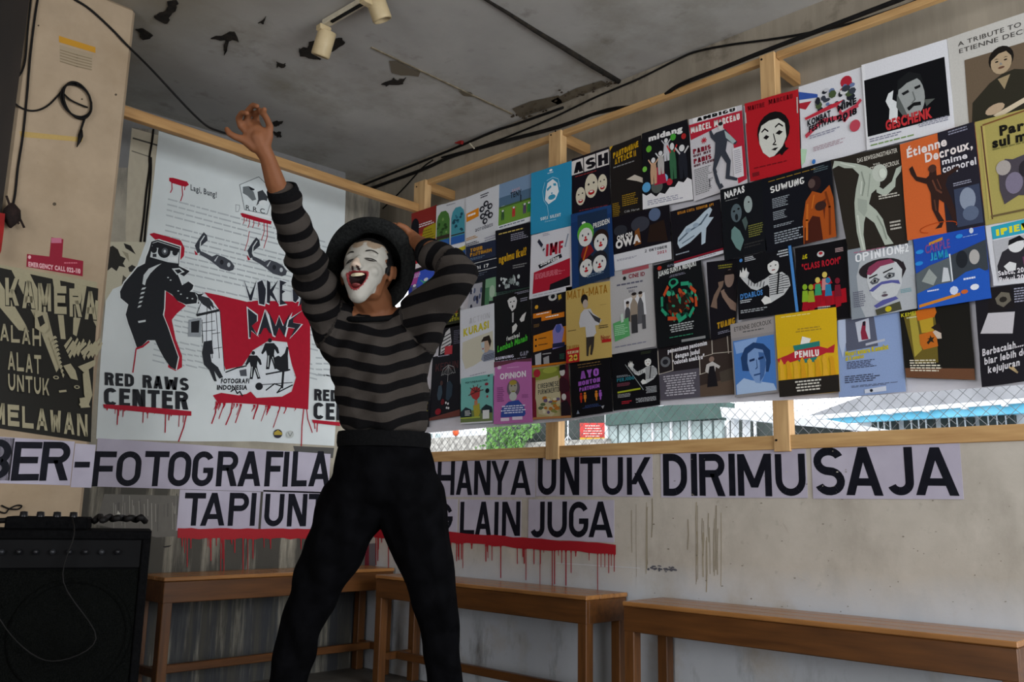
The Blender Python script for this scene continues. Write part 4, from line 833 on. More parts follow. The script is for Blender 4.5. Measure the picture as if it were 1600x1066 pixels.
def A_geschenk(p):
    p.r(.0, 0, .04, 1, 'e4e4e6'); p.r(.02, .19, .96, .85, '0d0e12')
    p.poly([(.3, .42), (.36, .4), (.34, .5), (.4, .55), (.38, .78), (.28, .74), (.3, .6), (.26, .5)][::-1], 'dfe2e2')
    p.e(.56, .52, .15, .24, '9ca09e', 22, -6); p.poly([(.4, .42), (.42, .3), (.55, .24), (.68, .3), (.71, .42), (.64, .34), (.52, .36), (.45, .4)][::-1], '1a1c1e'); p.poly([(.4, .45), (.5, .72), (.46, .74), (.38, .6)][::-1], '5c605e')
    p.poly([(.45, .46), (.53, .44), (.54, .47), (.47, .49)][::-1], '1a1c1e'); p.poly([(.6, .43), (.67, .42), (.67, .45), (.61, .46)][::-1], '1a1c1e'); p.line([(.58, .48), (.6, .57), (.56, .6)], .012, '6a6e6c')
    p.poly([(.5, .64), (.58, .6), (.66, .61), (.66, .65), (.58, .64), (.52, .68)][::-1], '141516'); p.poly([(.7, .6), (.82, .62), (.72, .68)][::-1], '5a5e5a')
    p.t(.24, .72, .54, .11, 'GESCHENK', 'c03438', .05, rise=.03); p.g(.04, .88, .45, .93, 2, '889'); p.g(.6, .84, .95, .9, 3, '889', 2, 2); p.g(.05, .95, .6, .98, 1, '7a9a5a')
def A_tribute(p):
    p.t(.1, .08, .6, .05, 'A TRIBUTE TO', '4a4744', .01); p.t(.1, .16, .9, .05, 'ETIENNE DECROUX', '4a4744', .01); p.r(.15, .3, 1, 1, '6a5a48')
    p.poly([(.75, .3), (1, .3), (1, .6), (.8, .6)], 'a89678'); p.poly([(.18, 1), (.2, .78), (.38, .62), (.5, .56), (.62, .54), (.86, .62), (.96, .8), (.96, 1)], '2f2c22'); p.poly([(.46, .6), (.52, .72), (.58, .58)], '9a8868')
    p.face(.5, .43, .1, .12, 'b09a7c', '1c1814', '6a4a3a'); p.e(.42, .9, .1, .05, 'b8a084', 12, -15); p.e(.8, .82, .08, .05, 'b8a084', 12, 20); p.poly([(.4, .96), (.8, .82), (.85, .85), (.45, 1)][::-1], 'd0c0a4')
def A_tour(p):
    p.r(0, .45, 1, 1, '181c28'); p.T(.15, .08, .4, .1, 'TOUR', 'c8902c', .25); p.T(.15, .2, .7, .1, 'PANTOMIM', 'c8902c', .25); p.g(.15, .35, .7, .42, 2, '6a8098'); p.r(.1, .5, 1, .515, 'ddd'); p.T(.35, .6, .4, .09, '01 17', 'e0e0e0', .22); p.r(.1, .74, 1, .755, 'ddd'); p.g(.15, .8, .8, .9, 2, '555c6c')
def A_ngelmu(p):
    p.g(.1, .06, .95, .1, 1, 'c8b060'); p.g(.45, .12, .95, .24, 4, '99a'); p.t(.1, .42, .8, .12, 'ngelmu iku!?', 'd0a01c', .04, rise=.06); p.g(.5, .62, .9, .69, 2, '888'); rnd = random.Random(2)
    for i in range(34): p.e(rnd.uniform(.08, .7), rnd.uniform(.8, .96), rnd.uniform(.02, .05), rnd.uniform(.015, .04), rnd.choice(['c8d0d0', '889490', '3a4444', 'a8b4b4']), 7)
def A_strip(p):
    p.poly([(0, .1), (1, 0), (1, 1), (0, 1)], '3a5048'); p.g(.1, .5, .8, .9, 3, '1c2826'); p.r(0, .0, .8, .2, 'c8ccd0')
def A_imf(p):
    p.g(.3, .02, .5, .07, 2, '99a'); p.line([(.22, .14), (.33, .27), (.38, .36)], .05, 'c8c8d0'); p.line([(.2, .12), (.28, .2)], .06, '2a2c3c'); p.line([(.92, .12), (.85, .3)], .03, '8890a0')
    p.T(.38, .2, .42, .19, 'IMF', 'b02438', .26, shear=.04); p.poly([(.2, .5), (.75, .4), (.78, .46), (.24, .56)][::-1], '181a24'); p.t(.26, .45, .45, .07, 'Showcase', 'eee', .03, rise=.1)
    p.poly([(.1, .6), (.96, .5), (.96, .92), (.08, .93)][::-1], 'b01e34'); p.g(.13, .63, .85, .72, 5, 'd88090'); p.poly([(.5, .84), (.96, .78), (.96, .92), (.48, .93)][::-1], '16181f'); p.g(.1, .96, .9, .98, 1, 'a0a4b0')
def A_presiden(p):
    p.r(.0, .12, 1, 1, '1b3a6c'); p.r(.17, .04, .9, 1, '1f3350'); p.e(.32, .16, .05, .02, 'eee', 8); p.t(.55, .2, .4, .07, 'PRESIDEN', 'e0e0dc', .03, rise=.05)
    for cx, cy, h, s in ((.36, .34, '5cae3c', .17), (.72, .47, '2a1c18', .16), (.36, .76, '1c1c20', .16), (.68, .76, '22222a', .16)):
        p.e(cx, cy-.03, s*1.2, s*.85, h); p.e(cx, cy+.02, s, s*.75, 'dcdcd8'); p.e(cx, cy+.025, .025, .018, 'c01c24', 8); p.e(cx, cy+.06, .05, .017, 'b01c24', 9)
        for q in (-1, 1): p.e(cx+q*s*.42, cy-.01, .018, .018, '334', 7)
    p.poly([(.3, .5), (.48, .48), (.56, .58), (.3, .68), (.24, .6)], '7c1c22'); p.line([(.3, .66), (.4, .5)], .03, 'c86a20'); p.g(.35, .88, .8, .93, 2, '6a8098', 0, 1)
def A_owa(p):
    p.r(0, 0, 1, .68, '15121a'); p.e(.75, .12, .1, .12, '5a6a88'); p.e(.5, .24, .16, .14, '3a3c46'); p.poly([(.4, .35), (.48, .3), (.5, .6), (.38, .62)], '7c4a22'); p.poly([(.66, .3), (.9, .25), (.95, .65), (.6, .6)], '2a1c16'); p.e(.15, .28, .12, .1, '2e3038')
    p.t(.08, .37, .28, .08, 'OM OM', 'e8e4e0', .05, rise=.1); p.t(.05, .46, .45, .14, 'OWA', 'e8e4e0', .06, rise=.1); p.r(0, .8, 1, 1, 'd6d6da'); p.poly([(.0, .7), (1, .68), (1, 1), (0, 1)][::-1], 'd6d6da'); p.T(.55, .73, .38, .05, '2 OKTOBER', '3a3a44', .2); p.t(.76, .81, .16, .05, '2021', 'a03040', .03); p.g(.05, .8, .5, .84, 2, '889')
def A_kisah(p):
    p.T(.15, .04, .72, .05, 'KISAH CINTA SEBUTIR API', 'b87c2c', .25); p.poly([(.12, .5), (.3, .34), (.5, .28), (.68, .16), (.8, .1), (.84, .16), (.76, .28), (.86, .3), (.7, .46), (.66, .72), (.58, .74), (.6, .5), (.36, .64), (.14, .7), (.1, .6)][::-1], 'b8c8d4')
    p.line([(.14, .56), (.35, .44), (.6, .36), (.74, .22)], .03, '5c6c7c'); p.line([(.2, .62), (.45, .54)], .02, '6c7c8c'); p.e(.34, .42, .06, .04, '98aabb'); p.e(.5, .36, .06, .04, '98aabb'); p.r(0, .86, 1, 1, '16121a'); p.g(.05, .78, .35, .82, 1, 'a8b0bc'); p.r(0, .9, 1, .93, '8a1c2c'); p.r(0, .94, 1, 1, 'd4d4da'); p.g(.5, .955, .95, .98, 1, '778')
def A_napas(p):
    p.t(.1, .05, .5, .09, 'NAPAS', 'e6e6e4', .05, rise=.06); p.g(.12, .17, .5, .19, 1, '888'); p.e(.36, .38, .13, .13, '56646a'); p.e(.36, .44, .04, .05, '1a1e22', 9); p.e(.65, .3, .1, .12, '9aa6a4'); p.e(.31, .35, .03, .015, '111', 7); p.e(.42, .33, .03, .015, '111', 7); p.e(.67, .27, .02, .012, '222', 7)
    p.poly([(.2, .72), (.22, .6), (.3, .56), (.42, .64), (.5, .78), (.4, .92), (.3, .86)][::-1], '6c8c88'); p.poly([(.48, .5), (.58, .46), (.62, .56), (.55, .66)][::-1], '4c5c5a'); p.g(.62, .6, .98, .78, 6, '7a7a3c'); p.g(.5, .84, .95, .92, 2, '333a'[:3])
def A_suwung(p):
    p.g(.1, .05, .95, .07, 1, '9a7a2c'); p.T(.12, .13, .5, .09, 'SUWUNG', 'e8e6e2', .19, rise=.02); p.g(.14, .3, .4, .44, 6, '99a0a8'); p.g(.14, .48, .35, .6, 5, '99a0a8'); p.g(.14, .66, .5, .7, 2, '99a0a8'); p.g(.14, .76, .6, .92, 5, '99a0a8')
    p.poly([(.55, 1), (.56, .7), (.62, .45), (.72, .34), (.84, .4), (.96, .32), (1, .5), (1, 1)], 'a8501c'); p.poly([(.56, 1), (.58, .8), (.7, .66), (.8, .7), (.82, 1)], '4a2016'); p.poly([(.84, .5), (.9, .48), (.86, .75)], '6c2c14'); p.line([(.64, .5), (.62, .7), (.6, .95)], .03, 'c86a24'); p.line([(.9, .4), (.94, .6), (.92, .95)], .03, '7a3614'); p.line([(.74, .4), (.7, .56)], .02, 'c86a24'); p.e(.76, .25, .09, .1, '2a1c1e'); p.e(.72, .24, .05, .06, '5a4844'); p.e(.82, .56, .08, .06, '3a2420'); p.g(.76, .04, .96, .12, 3, '5a6a70')
def A_beweg(p):
    p.t(.38, .05, .58, .045, 'DAS BEWEGUNGSTHEATER', 'dcd8cc', .01, rise=.03); p.t(.6, .13, .1, .03, 'von', 'dcd8cc'); p.t(.55, .17, .42, .045, 'ETIENNE DECROUX', 'dcd8cc', .01, rise=.03)
    p.poly([(.05, .02), (.14, .04), (.2, .06), (.36, .1), (.5, .15), (.62, .22), (.68, .3), (.66, .38), (.52, .44), (.46, .54), (.56, .62), (.64, .72), (.68, .88), (.76, .98), (.62, .98), (.56, .86), (.5, .74), (.38, .66), (.34, .72), (.3, .84), (.3, 1), (.22, 1), (.2, .8), (.22, .62), (.24, .5), (.3, .36), (.38, .22), (.3, .14), (.18, .12), (.1, .08), (.0, .1)][::-1], 'b4bcae')
    p.e(.68, .25, .11, .09, 'c2c8bc'); p.poly([(.6, .36), (.7, .42), (.84, .36), (.92, .24), (1, .22), (.98, .28), (.9, .34), (.88, .42), (.72, .5), (.6, .44)][::-1], 'b4bcae'); p.poly([(.3, .46), (.44, .5), (.42, .6), (.36, .66), (.28, .58)][::-1], 'a2aa9e'); p.line([(.42, .2), (.44, .32), (.38, .44)], .02, '8c9488'); p.line([(.54, .24), (.5, .36), (.46, .46)], .015, '9aa296'); p.line([(.26, .64), (.25, .82), (.27, .98)], .025, 'd0d6ca'); p.line([(.56, .68), (.63, .8), (.66, .92)], .02, '8c9488'); p.line([(.4, .3), (.36, .42)], .02, 'ccd2c6'); p.line([(.14, .06), (.34, .13)], .015, 'ccd2c6'); p.e(.72, .26, .05, .05, 'd6dccf', 12)
    p.g(.62, .48, .95, .53, 2, 'c8c4b8'); p.g(.74, .76, .92, .86, 3, 'c8c4b8')
def A_etienne(p):
    p.r(.52, 0, 1, 1, '24222c'); p.t(.08, .07, .56, .09, 'Étienne', 'e6dcd8', .035, rise=.02); p.t(.32, .17, .64, .09, 'Decroux,', 'e6dcd8', .035, rise=.02)
    p.t(.54, .27, .34, .06, 'mime', 'dcd8dc', .03); p.t(.54, .34, .44, .07, 'corporel', 'dcd8dc', .03); p.g(.66, .02, .92, .07, 2, '889')
    p.poly([(.1, .28), (.15, .26), (.2, .38), (.32, .42), (.36, .4), (.38, .34), (.46, .34), (.46, .42), (.56, .42), (.74, .38), (.76, .41), (.6, .46), (.56, .54), (.62, .68), (.68, .88), (.68, .96), (.62, .92), (.54, .72), (.46, .66), (.44, .78), (.5, .88), (.46, .94), (.38, .94), (.44, .9), (.36, .74), (.36, .58), (.32, .48), (.18, .42), (.12, .34)][::-1], '33201c')
    p.e(.41, .34, .055, .04, '4c3028'); p.line([(.4, .46), (.44, .56), (.5, .6)], .02, '6a4030'); p.line([(.46, .46), (.5, .56)], .012, '6a4030'); p.line([(.4, .66), (.41, .76)], .02, '5c382a'); rndp = [(.42+.24*math.cos(a), .93+.045*math.sin(a)) for a in np.linspace(2.2, 6.6, 14)]; p.line(rndp, .008, 'b84818'); p.r(.66, .6, .98, .97, '3a4258'); p.e(.82, .72, .1, .11, '8a94a6'); p.e(.84, .86, .1, .07, '5c6880'); p.g(.66, .54, .9, .58, 2, '99a')
def A_parole(p):
    p.r(.06, .06, .12, .95, 'b8a860'); p.line([(.08, .06), (.09, .5), (.11, .95)], .02, '5c3a2c'); p.line([(.1, .05), (.9, .0)], .015, '7a5030'); p.t(.3, .1, .62, .09, 'Parole', '16150f', .05); p.t(.2, .2, .78, .09, 'sul mimo', '16150f', .05); p.g(.2, .3, .9, .33, 1, '7a7440')
    p.poly([(.25, .5), (.35, .42), (.45, .44), (.6, .42), (.9, .5), (1, .7), (.8, .82), (.5, .78), (.3, .84), (.25, .7)][::-1], '4a444c'); p.e(.32, .5, .1, .07, 'a8a09a'); p.e(.45, .66, .12, .1, '7c7488'); p.e(.62, .55, .1, .08, '2c282e'); p.e(.75, .68, .12, .08, '8c8478')
    p.line([(.1, .93), (.6, .92), (1, .9)], .02, '6a5a3a')
def A_group(p):
    p.r(0, .08, .48, 1, 'a8a8b0'); rnd = random.Random(8)
    for i in range(12): p.e(rnd.uniform(.03, .45), rnd.uniform(.3, .9), .04, .1, rnd.choice(['3c4468', '22253a', 'c8c8cc', '55607c']), 8)
    p.r(.48, .05, .6, 1, '1e2a22'); p.r(.6, 0, 1, .75, '7ca884'); p.r(.6, .3, .75, 1, '4c7c58'); p.e(.85, .45, .1, .2, 'a8c0a8')
def A_kurasi(p):
    p.T(.28, .14, .6, .08, 'ACTION', 'c6c8cc', .14, rise=.05); p.t(.1, .27, .76, .1, 'KURASI', 'c8bc2c', .05, rise=.06); p.poly([(.08, .45), (.4, .42), (.96, .38), (.98, .7), (.8, .74), (.6, .76), (.4, .8), (.16, .82), (.06, .66)][::-1], 'ccc8b4')
    p.poly([(.62, .74), (.66, .68), (.8, .62), (1, .66), (1, .78), (.7, .78)][::-1], '8c94a4'); 
    for i in range(4): p.line([(.7, .7+i*.02), (1, .69+i*.02)], .008, '2a3044')
    p.e(.76, .56, .13, .1, 'c4a890'); p.poly([(.62, .5), (.7, .44), (.86, .43), (.92, .52), (.88, .6), (.82, .5)][::-1], '2c241e'); p.poly([(.62, .52), (.72, .5), (.72, .66), (.66, .64)][::-1], 'b8c8d0'); p.e(.68, .6, .02, .012, 'a02c2c', 7); p.g(.3, .92, .95, .94, 1, '99a')
def A_lembah(p):
    p.g(.6, .02, .98, .06, 2, '99a'); p.g(.75, .12, .95, .18, 2, '99a'); p.poly([(.4, .1), (.45, .05), (.62, .05), (.66, .14), (.62, .24), (.52, .28), (.44, .2)][::-1], 'd8d8d6'); p.poly([(.38, .12), (.44, .02), (.66, .03), (.68, .12), (.6, .07), (.46, .08)][::-1], '111')
    p.e(.49, .14, .02, .01, '111', 7); p.e(.58, .14, .02, .01, '111', 7); p.e(.54, .21, .02, .02, '222', 8); p.poly([(.52, .3), (.57, .3), (.56, .44), (.52, .44)], 'b8b8b8'); p.poly([(.72, .42), (.8, .36), (.9, .33), (.86, .4), (.84, .45), (.76, .46)][::-1], 'd8d8d4'); p.poly([(.52, .5), (.62, .46), (.66, .5), (.62, .56), (.52, .6)][::-1], 'd8d8d4')
    p.poly([(.3, .38), (.36, .3), (.5, .28), (.52, .44), (.34, .48)][::-1], '16181a'); p.t(.36, .63, .36, .06, 'festival', 'dfe0dc', .03, rise=.08, shear=.1); p.t(.1, .74, .82, .09, 'Lembah Manah', '4cc43c', .03, rise=.12, shear=.2); p.T(.05, .9, .5, .04, 'GUNUNG', 'dde', .2); p.T(.72, .88, .22, .06, 'GAP', '99a', .2); p.g(.05, .96, .95, .98, 1, '99a')
def A_orange(p):
    p.e(.6, .03, .13, .06, 'c8c8c6'); p.e(.6, .03, .06, .03, '1a1a1e'); p.poly([(.7, 0), (.85, .0), (.88, .1), (.72, .13)][::-1], '2a2a2e'); p.poly([(.74, .03), (.82, .02), (.84, .08), (.76, .1)][::-1], 'c8a02c'); p.e(.14, .13, .05, .03, 'd8a02c', 10); p.r(.04, .22, .56, .29, 'd87c1c'); p.r(.28, .28, .92, .35, 'd87c1c'); p.g(.14, .235, .5, .26, 1, 'fff'); p.g(.4, .3, .85, .33, 1, 'fff'); p.g(.06, .38, .25, .43, 3, '8a6a3a')
    p.poly([(.05, .54), (1, .48), (1, .74), (.05, .78)][::-1], 'd8841c'); p.r(.1, .59, .15, .62, '16121a'); p.r(.1, .68, .15, .71, '16121a'); p.g(.2, .59, .5, .62, 1, '5a3a1c'); p.g(.2, .68, .55, .71, 1, '5a3a1c'); p.poly([(.62, .7), (.6, .52), (.7, .44), (.84, .44), (.92, .52), (.86, .7), (.92, .76), (.6, .78)][::-1], '8a80c0'); p.e(.76, .5, .08, .06, '4c5ca8'); p.r(.6, .7, .94, .76, '23284a')
    p.poly([(.1, .82), (.28, .8), (.28, .98), (.12, 1)][::-1], 'c0c2c6'); p.poly([(.34, .88), (.5, .86), (.52, 1), (.36, 1)][::-1], 'a8a8aa'); p.g(.32, .82, .6, .85, 1, 'bbb'); p.g(.8, .86, .95, .94, 4, '3a6a5a'); p.r(0, .97, 1, 1, 'c8741c')
def A_mata(p):
    p.T(.04, .06, .9, .11, 'MATA-MATA', 'a8741c', .13, rise=.02); p.e(.43, .2, .08, .07, '1c1a1c'); p.e(.45, .26, .06, .06, 'b8a89c'); p.poly([(.3, .5), (.34, .38), (.42, .33), (.56, .33), (.62, .4), (.74, .46), (.8, .5), (.74, .56), (.66, .56), (.68, .66), (.62, .7), (.46, .7), (.44, .56), (.32, .56)][::-1], 'c8c8cc'); p.poly([(.5, .34), (.62, .42), (.78, .48), (.76, .54), (.66, .5)][::-1], '3c3c40')
    p.poly([(.46, .7), (.64, .7), (.62, .84), (.58, .94), (.54, .93), (.56, .8), (.52, .84), (.5, .95), (.46, .94)][::-1], '3a3430'); p.T(.02, .78, .28, .05, 'CALVERY', 'a86a1c', .12); p.poly([(0, .83), (.3, .81), (.3, 1), (0, 1)][::-1], 'b82424'); p.T(.03, .85, .25, .035, 'SENIN', 'e8d8a8', .2); p.T(.06, .9, .2, .08, '28', 'e0bc4c', .24)
    p.g(.05, .58, .25, .6, 1, '6c5a38'); p.g(.74, .57, .98, .62, 2, '4c4030'); p.t(.78, .7, .2, .06, 'Noor', '9a3a2c', .02); p.r(.8, .76, 1, .8, 'b82424'); p.g(.78, .3, .95, .31, 1, '8a7a4a')
def A_white3(p):
    p.poly([(.3, .02), (.92, 0), (.92, .05), (.3, .07)][::-1], 'a8545c'); p.e(.35, .12, .04, .025, '222', 10); p.t(.45, .08, .38, .05, 'CINE ID', '8a2c3c', .03); p.g(.1, .18, .85, .22, 1, '667', 0, 1); p.g(.4, .24, .7, .27, 1, '667'); p.t(.44, .27, .14, .035, 'BARU', '556'); p.poly([(.32, .38), (.8, .33), (.82, .6), (.34, .64)][::-1], 'e2e2e4')
    for x, y, w, h, c in ((.33, .45, .14, .2, '4c4c50'), (.45, .36, .2, .3, '9a8c7c'), (.62, .36, .16, .34, '5c5c60')): p.poly([(x, y+h), (x+w*.1, y+h*.3), (x+w*.5, y), (x+w*.9, y+h*.3), (x+w, y+h)], c); p.e(x+w*.55, y-.005, w*.28, .035, 'b8a898', 10); p.e(x+w*.55, y-.03, w*.3, .02, '2a2220', 9)
    p.r(.48, .58, .62, .8, '3a3a3c'); p.r(.72, .6, .8, .77, '4c4c50'); p.poly([(.06, .64), (.42, .6), (.44, .82), (.1, .86)][::-1], '5ca868'); p.g(.1, .67, .4, .8, 6, 'a8d8b0'); p.poly([(.24, .55), (.3, .54), (.31, .64), (.25, .65)][::-1], 'c8d8cc'); p.g(.1, .92, .95, .945, 1, '889')
def A_juang(p):
    p.e(.13, .05, .05, .025, 'b83428', 10); p.g(.3, .04, .9, .07, 2, '889'); p.t(.1, .09, .8, .06, 'JUANG SUNYA MENJURI', 'd8dcd8', .04, rise=.03); p.g(.3, .17, .7, .2, 2, '889', 0, 1); rnd = random.Random(11)
    for i in range(60):
        a = rnd.uniform(0, 6.28); r = rnd.uniform(.1, .34); p.e(.5+r*math.cos(a)*1.1, .5+r*math.sin(a)*.62, rnd.uniform(.025, .06), rnd.uniform(.015, .035), rnd.choice(['2c8c6c', '1c5c48', 'b84c28', '7c2c1c', '16382c', '3aa880']), 8, rnd.uniform(0, 90))
    for a in range(10): p.line([(.5+.34*math.cos(a*.62), .5+.2*math.sin(a*.62)), (.5+.36*math.cos(a*.62+.4), .5+.23*math.sin(a*.62+.4))], .045, '2c9c74' if a % 3 else 'c04c28')
    p.e(.42, .27, .1, .05, '2c9c74'); p.e(.42, .265, .06, .03, '101418'); p.e(.48, .52, .2, .11, '2a1c16'); [p.e(rnd.uniform(.32, .7), rnd.uniform(.42, .62), .035, .016, rnd.choice(['b84c28', '2c8c6c', '7c2c1c']), 8, rnd.uniform(0, 90)) for _ in range(16)]; p.g(.25, .76, .8, .86, 4, 'b8bcbc', 0, 1); p.g(.2, .9, .8, .92, 1, '3c8c6c', 0, 1); p.r(.5, .95, .95, .98, '8a8c8c')
def A_tuang(p):
    p.g(.35, .06, .85, .12, 2, '8a8430', 0, 1); p.e(.74, .25, .16, .12, '8a7468'); p.poly([(.55, .2), (.62, .14), (.86, .14), (.94, .22), (.86, .2), (.66, .2)][::-1], '161214'); p.poly([(.3, .62), (.06, .58), (.2, .44), (.38, .34), (.36, .28), (.56, .27), (.52, .34), (.42, .4), (.3, .5)][::-1], '7c6658'); p.poly([(.44, .4), (.56, .38), (.72, .5), (1, .6), (1, .7), (.8, .66), (.5, .48)][::-1], '8a7264'); p.poly([(.56, .4), (.8, .38), (1, .42), (1, .6), (.72, .5)][::-1], '1c181c')
    p.T(.28, .8, .7, .08, 'TUANG', 'b88c20', .24, rise=.03); p.g(.3, .92, .9, .96, 2, '889')
def mime(p, ox, oy, sx, sy, fl=1):
    X = lambda x, y: (ox+x*sx*fl, oy+y*sy)
    def P(l, c): q = [X(*a) for a in l]; p.poly(q if fl > 0 else q[::-1], c)
    P([(.0, .3), (.06, .22), (.14, .2), (.2, .26), (.16, .36), (.3, .52), (.5, .46), (.62, .4), (.86, .38), (.98, .5), (1, .68), (.86, .84), (.6, .96), (.54, .9), (.7, .74), (.68, .7), (.6, .66), (.56, .58), (.34, .66), (.22, .6), (.08, .42)][::-1], 'c6c8c8')
    P([(.6, .46), (.84, .46), (.86, .8), (.58, .86)][::-1], 'c6c8c8')
    for i in range(9): p.line([X(.6, .44+i*.045), X(.86, .43+i*.045)], .012*abs(sx)*2, '1c1d24', .014*sy)
    for i in range(6): p.line([X(.2+i*.06, .36+i*.03), X(.17+i*.06, .52+i*.02)], .014*abs(sx), '1c1d24')
    for i in range(6): p.line([X(.86, .46+i*.05), X(.98, .46+i*.05)], .012*abs(sx), '1c1d24', .014*sy)
    p.line([X(.8, .4), X(.74, .8)], .03*abs(sx), '14151a'); p.e(*X(.7, .24), .115*abs(sx), .15*sy, 'dededa'); P([(.58, .18), (.6, .06), (.72, .02), (.84, .06), (.84, .18), (.72, .12)][::-1], '14151a')
    for q in (.65, .75): p.e(*X(q, .22), .02*abs(sx), .012*sy, '111', 7)
    p.e(*X(.7, .31), .04*abs(sx), .012*sy, '803030', 8); P([(.42, .88), (.5, .8), (.6, .86), (.62, .96), (.48, .98)][::-1], 'dededa'); P([(.0, .3), (.02, .16), (.05, .24), (.08, .12), (.11, .22), (.15, .14), (.17, .26), (.12, .36)][::-1], 'dededa')
def A_dablos(p):
    p.poly([(.93, 0), (.98, 0), (1, 1), (.955, 1)][::-1], '4a86c8'); p.e(.08, .05, .03, .03, '4a86c8', 8); p.g(.15, .02, .35, .1, 3, 'c8ccd0'); p.g(.72, .04, .92, .16, 3, 'c8ccd0', 0, 2); mime(p, .05, .08, .86, .76); p.t(.05, .6, .4, .08, "D'DABLOS", '4a86c8', .04, rise=.04); p.g(.05, .7, .3, .76, 2, 'c8ccd0'); p.g(.05, .86, .62, .92, 2, 'a8acb0')
def A_class(p):
    p.T(.14, .11, .1, .06, 'AG', 'd0c020', .25); p.e(.5, .14, .07, .04, 'c8c8c8'); p.e(.5, .13, .04, .02, 'b02830'); p.g(.78, .1, .95, .16, 3, 'c8a8a8'); p.t(.12, .24, .76, .08, '"CLASS ROOM"', 'b01c2c', .04, rise=.03)
    p.poly([(.08, .86), (.12, .7), (.95, .62), (.96, .8)][::-1], 'b01424'); p.poly([(.25, .55), (.65, .45), (.7, .54), (.28, .6)][::-1], 'b01424')
    for x, y, c in ((.16, .55, '8ab02c'), (.28, .56, '9aa82c'), (.42, .48, '3a9a6a'), (.56, .42, 'c88a8a'), (.62, .5, '2c7ca8'), (.8, .52, '7c1c2c')): p.e(x, y, .05, .04, 'd8c060' if y < .5 else c, 9); p.poly([(x-.07, y+.2), (x-.05, y+.05), (x+.05, y+.05), (x+.07, y+.2)], c); p.poly([(x-.05, y+.34), (x-.06, y+.2), (x+.06, y+.2), (x+.05, y+.32)], 'a01424')
    p.g(.4, .83, .68, .88, 2, 'c8c8c8')
def A_opinion2(p):
    p.r(0, 0, .22, 1, '8c949c'); p.poly([(.22, .1), (1, .1), (1, 1), (.22, 1), (.14, .8), (.12, .4)], 'b4b8bc'); p.g(.1, .05, .7, .08, 1, 'a86a80'); p.T(.12, .08, .7, .12, 'OPINION', 'eceef0', .16, rise=.03); p.t(.8, .06, .14, .12, '#2', 'eceef0', .02)
    p.e(.5, .35, .34, .14, '2a2428', 20); p.poly([(.84, .3), (.88, .42), (.8, .56), (.76, .4)][::-1], '2a2428'); p.poly([(.28, .5), (.3, .34), (.42, .26), (.62, .24), (.74, .3), (.82, .42), (.8, .62), (.72, .76), (.58, .82), (.42, .8), (.34, .72)][::-1], 'c9ccce'); p.poly([(.28, .4), (.32, .3), (.46, .24), (.66, .24), (.72, .3), (.5, .32), (.34, .42)][::-1], '8c3c58')
    p.poly([(.3, .64), (.36, .66), (.5, .58), (.66, .58), (.78, .62), (.76, .56), (.64, .54), (.5, .54), (.36, .6)][::-1], '5a5c9c'); p.poly([(.36, .86), (.5, .8), (.7, .78), (.74, .82), (.56, .86), (.4, .9)][::-1], '5a5c9c')
    p.poly([(.32, .52), (.4, .46), (.48, .5), (.44, .55), (.36, .56)][::-1], '55585e'); p.e(.4, .51, .045, .022, 'a8aaa8', 12); p.e(.4, .512, .022, .02, '1c1e22', 10); p.poly([(.54, .48), (.62, .43), (.71, .45), (.7, .5), (.6, .52)][::-1], '55585e'); p.e(.63, .475, .05, .022, 'a8aaa8', 12); p.e(.63, .477, .024, .02, '1c1e22', 10); p.line([(.32, .46), (.44, .43)], .02, '222'); p.line([(.54, .42), (.68, .38)], .02, '222'); p.e(.54, .74, .05, .02, '5c4c58', 8); p.e(.54, .7, .03, .015, '8c8c90', 8)
    p.g(.05, .62, .26, .85, 8, '667'); p.poly([(.38, .92), (.76, .86), (.78, .98), (.4, 1)][::-1], '4c4c3c'); p.e(.58, .94, .05, .04, 'c8b820', 10); p.g(.78, .7, .96, .76, 3, '6aa0a8')
def A_jawa(p):
    p.poly([(.22, .1), (.42, .06), (.42, .1), (.22, .14)][::-1], 'c88a2c'); p.t(.16, .12, .36, .12, 'CARPLE', '7a4a8c', .03, rise=.05); p.T(.22, .25, .26, .11, 'JAWA', '2c9cc8', .24, rise=.04); p.e(.08, .2, .06, .03, '2c8cd8', 9); p.e(.06, .36, .06, .03, '2c8cd8', 9); p.e(.65, .1, .05, .03, '2c8cd8', 9); p.e(.82, .06, .03, .04, 'c8d0e0', 8); p.g(.7, .12, .95, .14, 1, '8ca8d8')
    p.poly([(.0, .5), (.2, .42), (.5, .36), (.5, .7), (.0, .78)][::-1], '5c6468'); p.poly([(.5, .34), (1, .22), (1, .62), (.5, .7)][::-1], '3c4248'); p.line([(.5, .32), (.51, .72)], .02, 'd8dce0'); p.poly([(.08, .62), (.2, .46), (.3, .6), (.24, .7)][::-1], '99a09c'); p.poly([(.36, .68), (.4, .48), (.46, .5), (.48, .68)][::-1], 'c8ccd0'); p.e(.83, .42, .07, .1, 'b0aca8'); p.e(.66, .42, .08, .12, '22262c')
    p.poly([(0, .78), (.3, .7), (.5, .7), (.7, .6), (.88, .58), (1, .66), (1, 1), (0, 1)][::-1], '2458b8'); p.g(.15, .76, .35, .8, 1, 'd8e0f0'); p.g(.66, .68, .88, .73, 1, 'd8e0f0'); p.poly([(.02, .94), (.6, .86), (.6, .9), (.02, .98)][::-1], 'd0842c'); p.e(.8, .82, .06, .04, 'e0e4ec', 10); p.e(.66, .86, .05, .03, 'c8642c', 8); p.e(.52, .82, .06, .06, 'c8d4ec', 8)
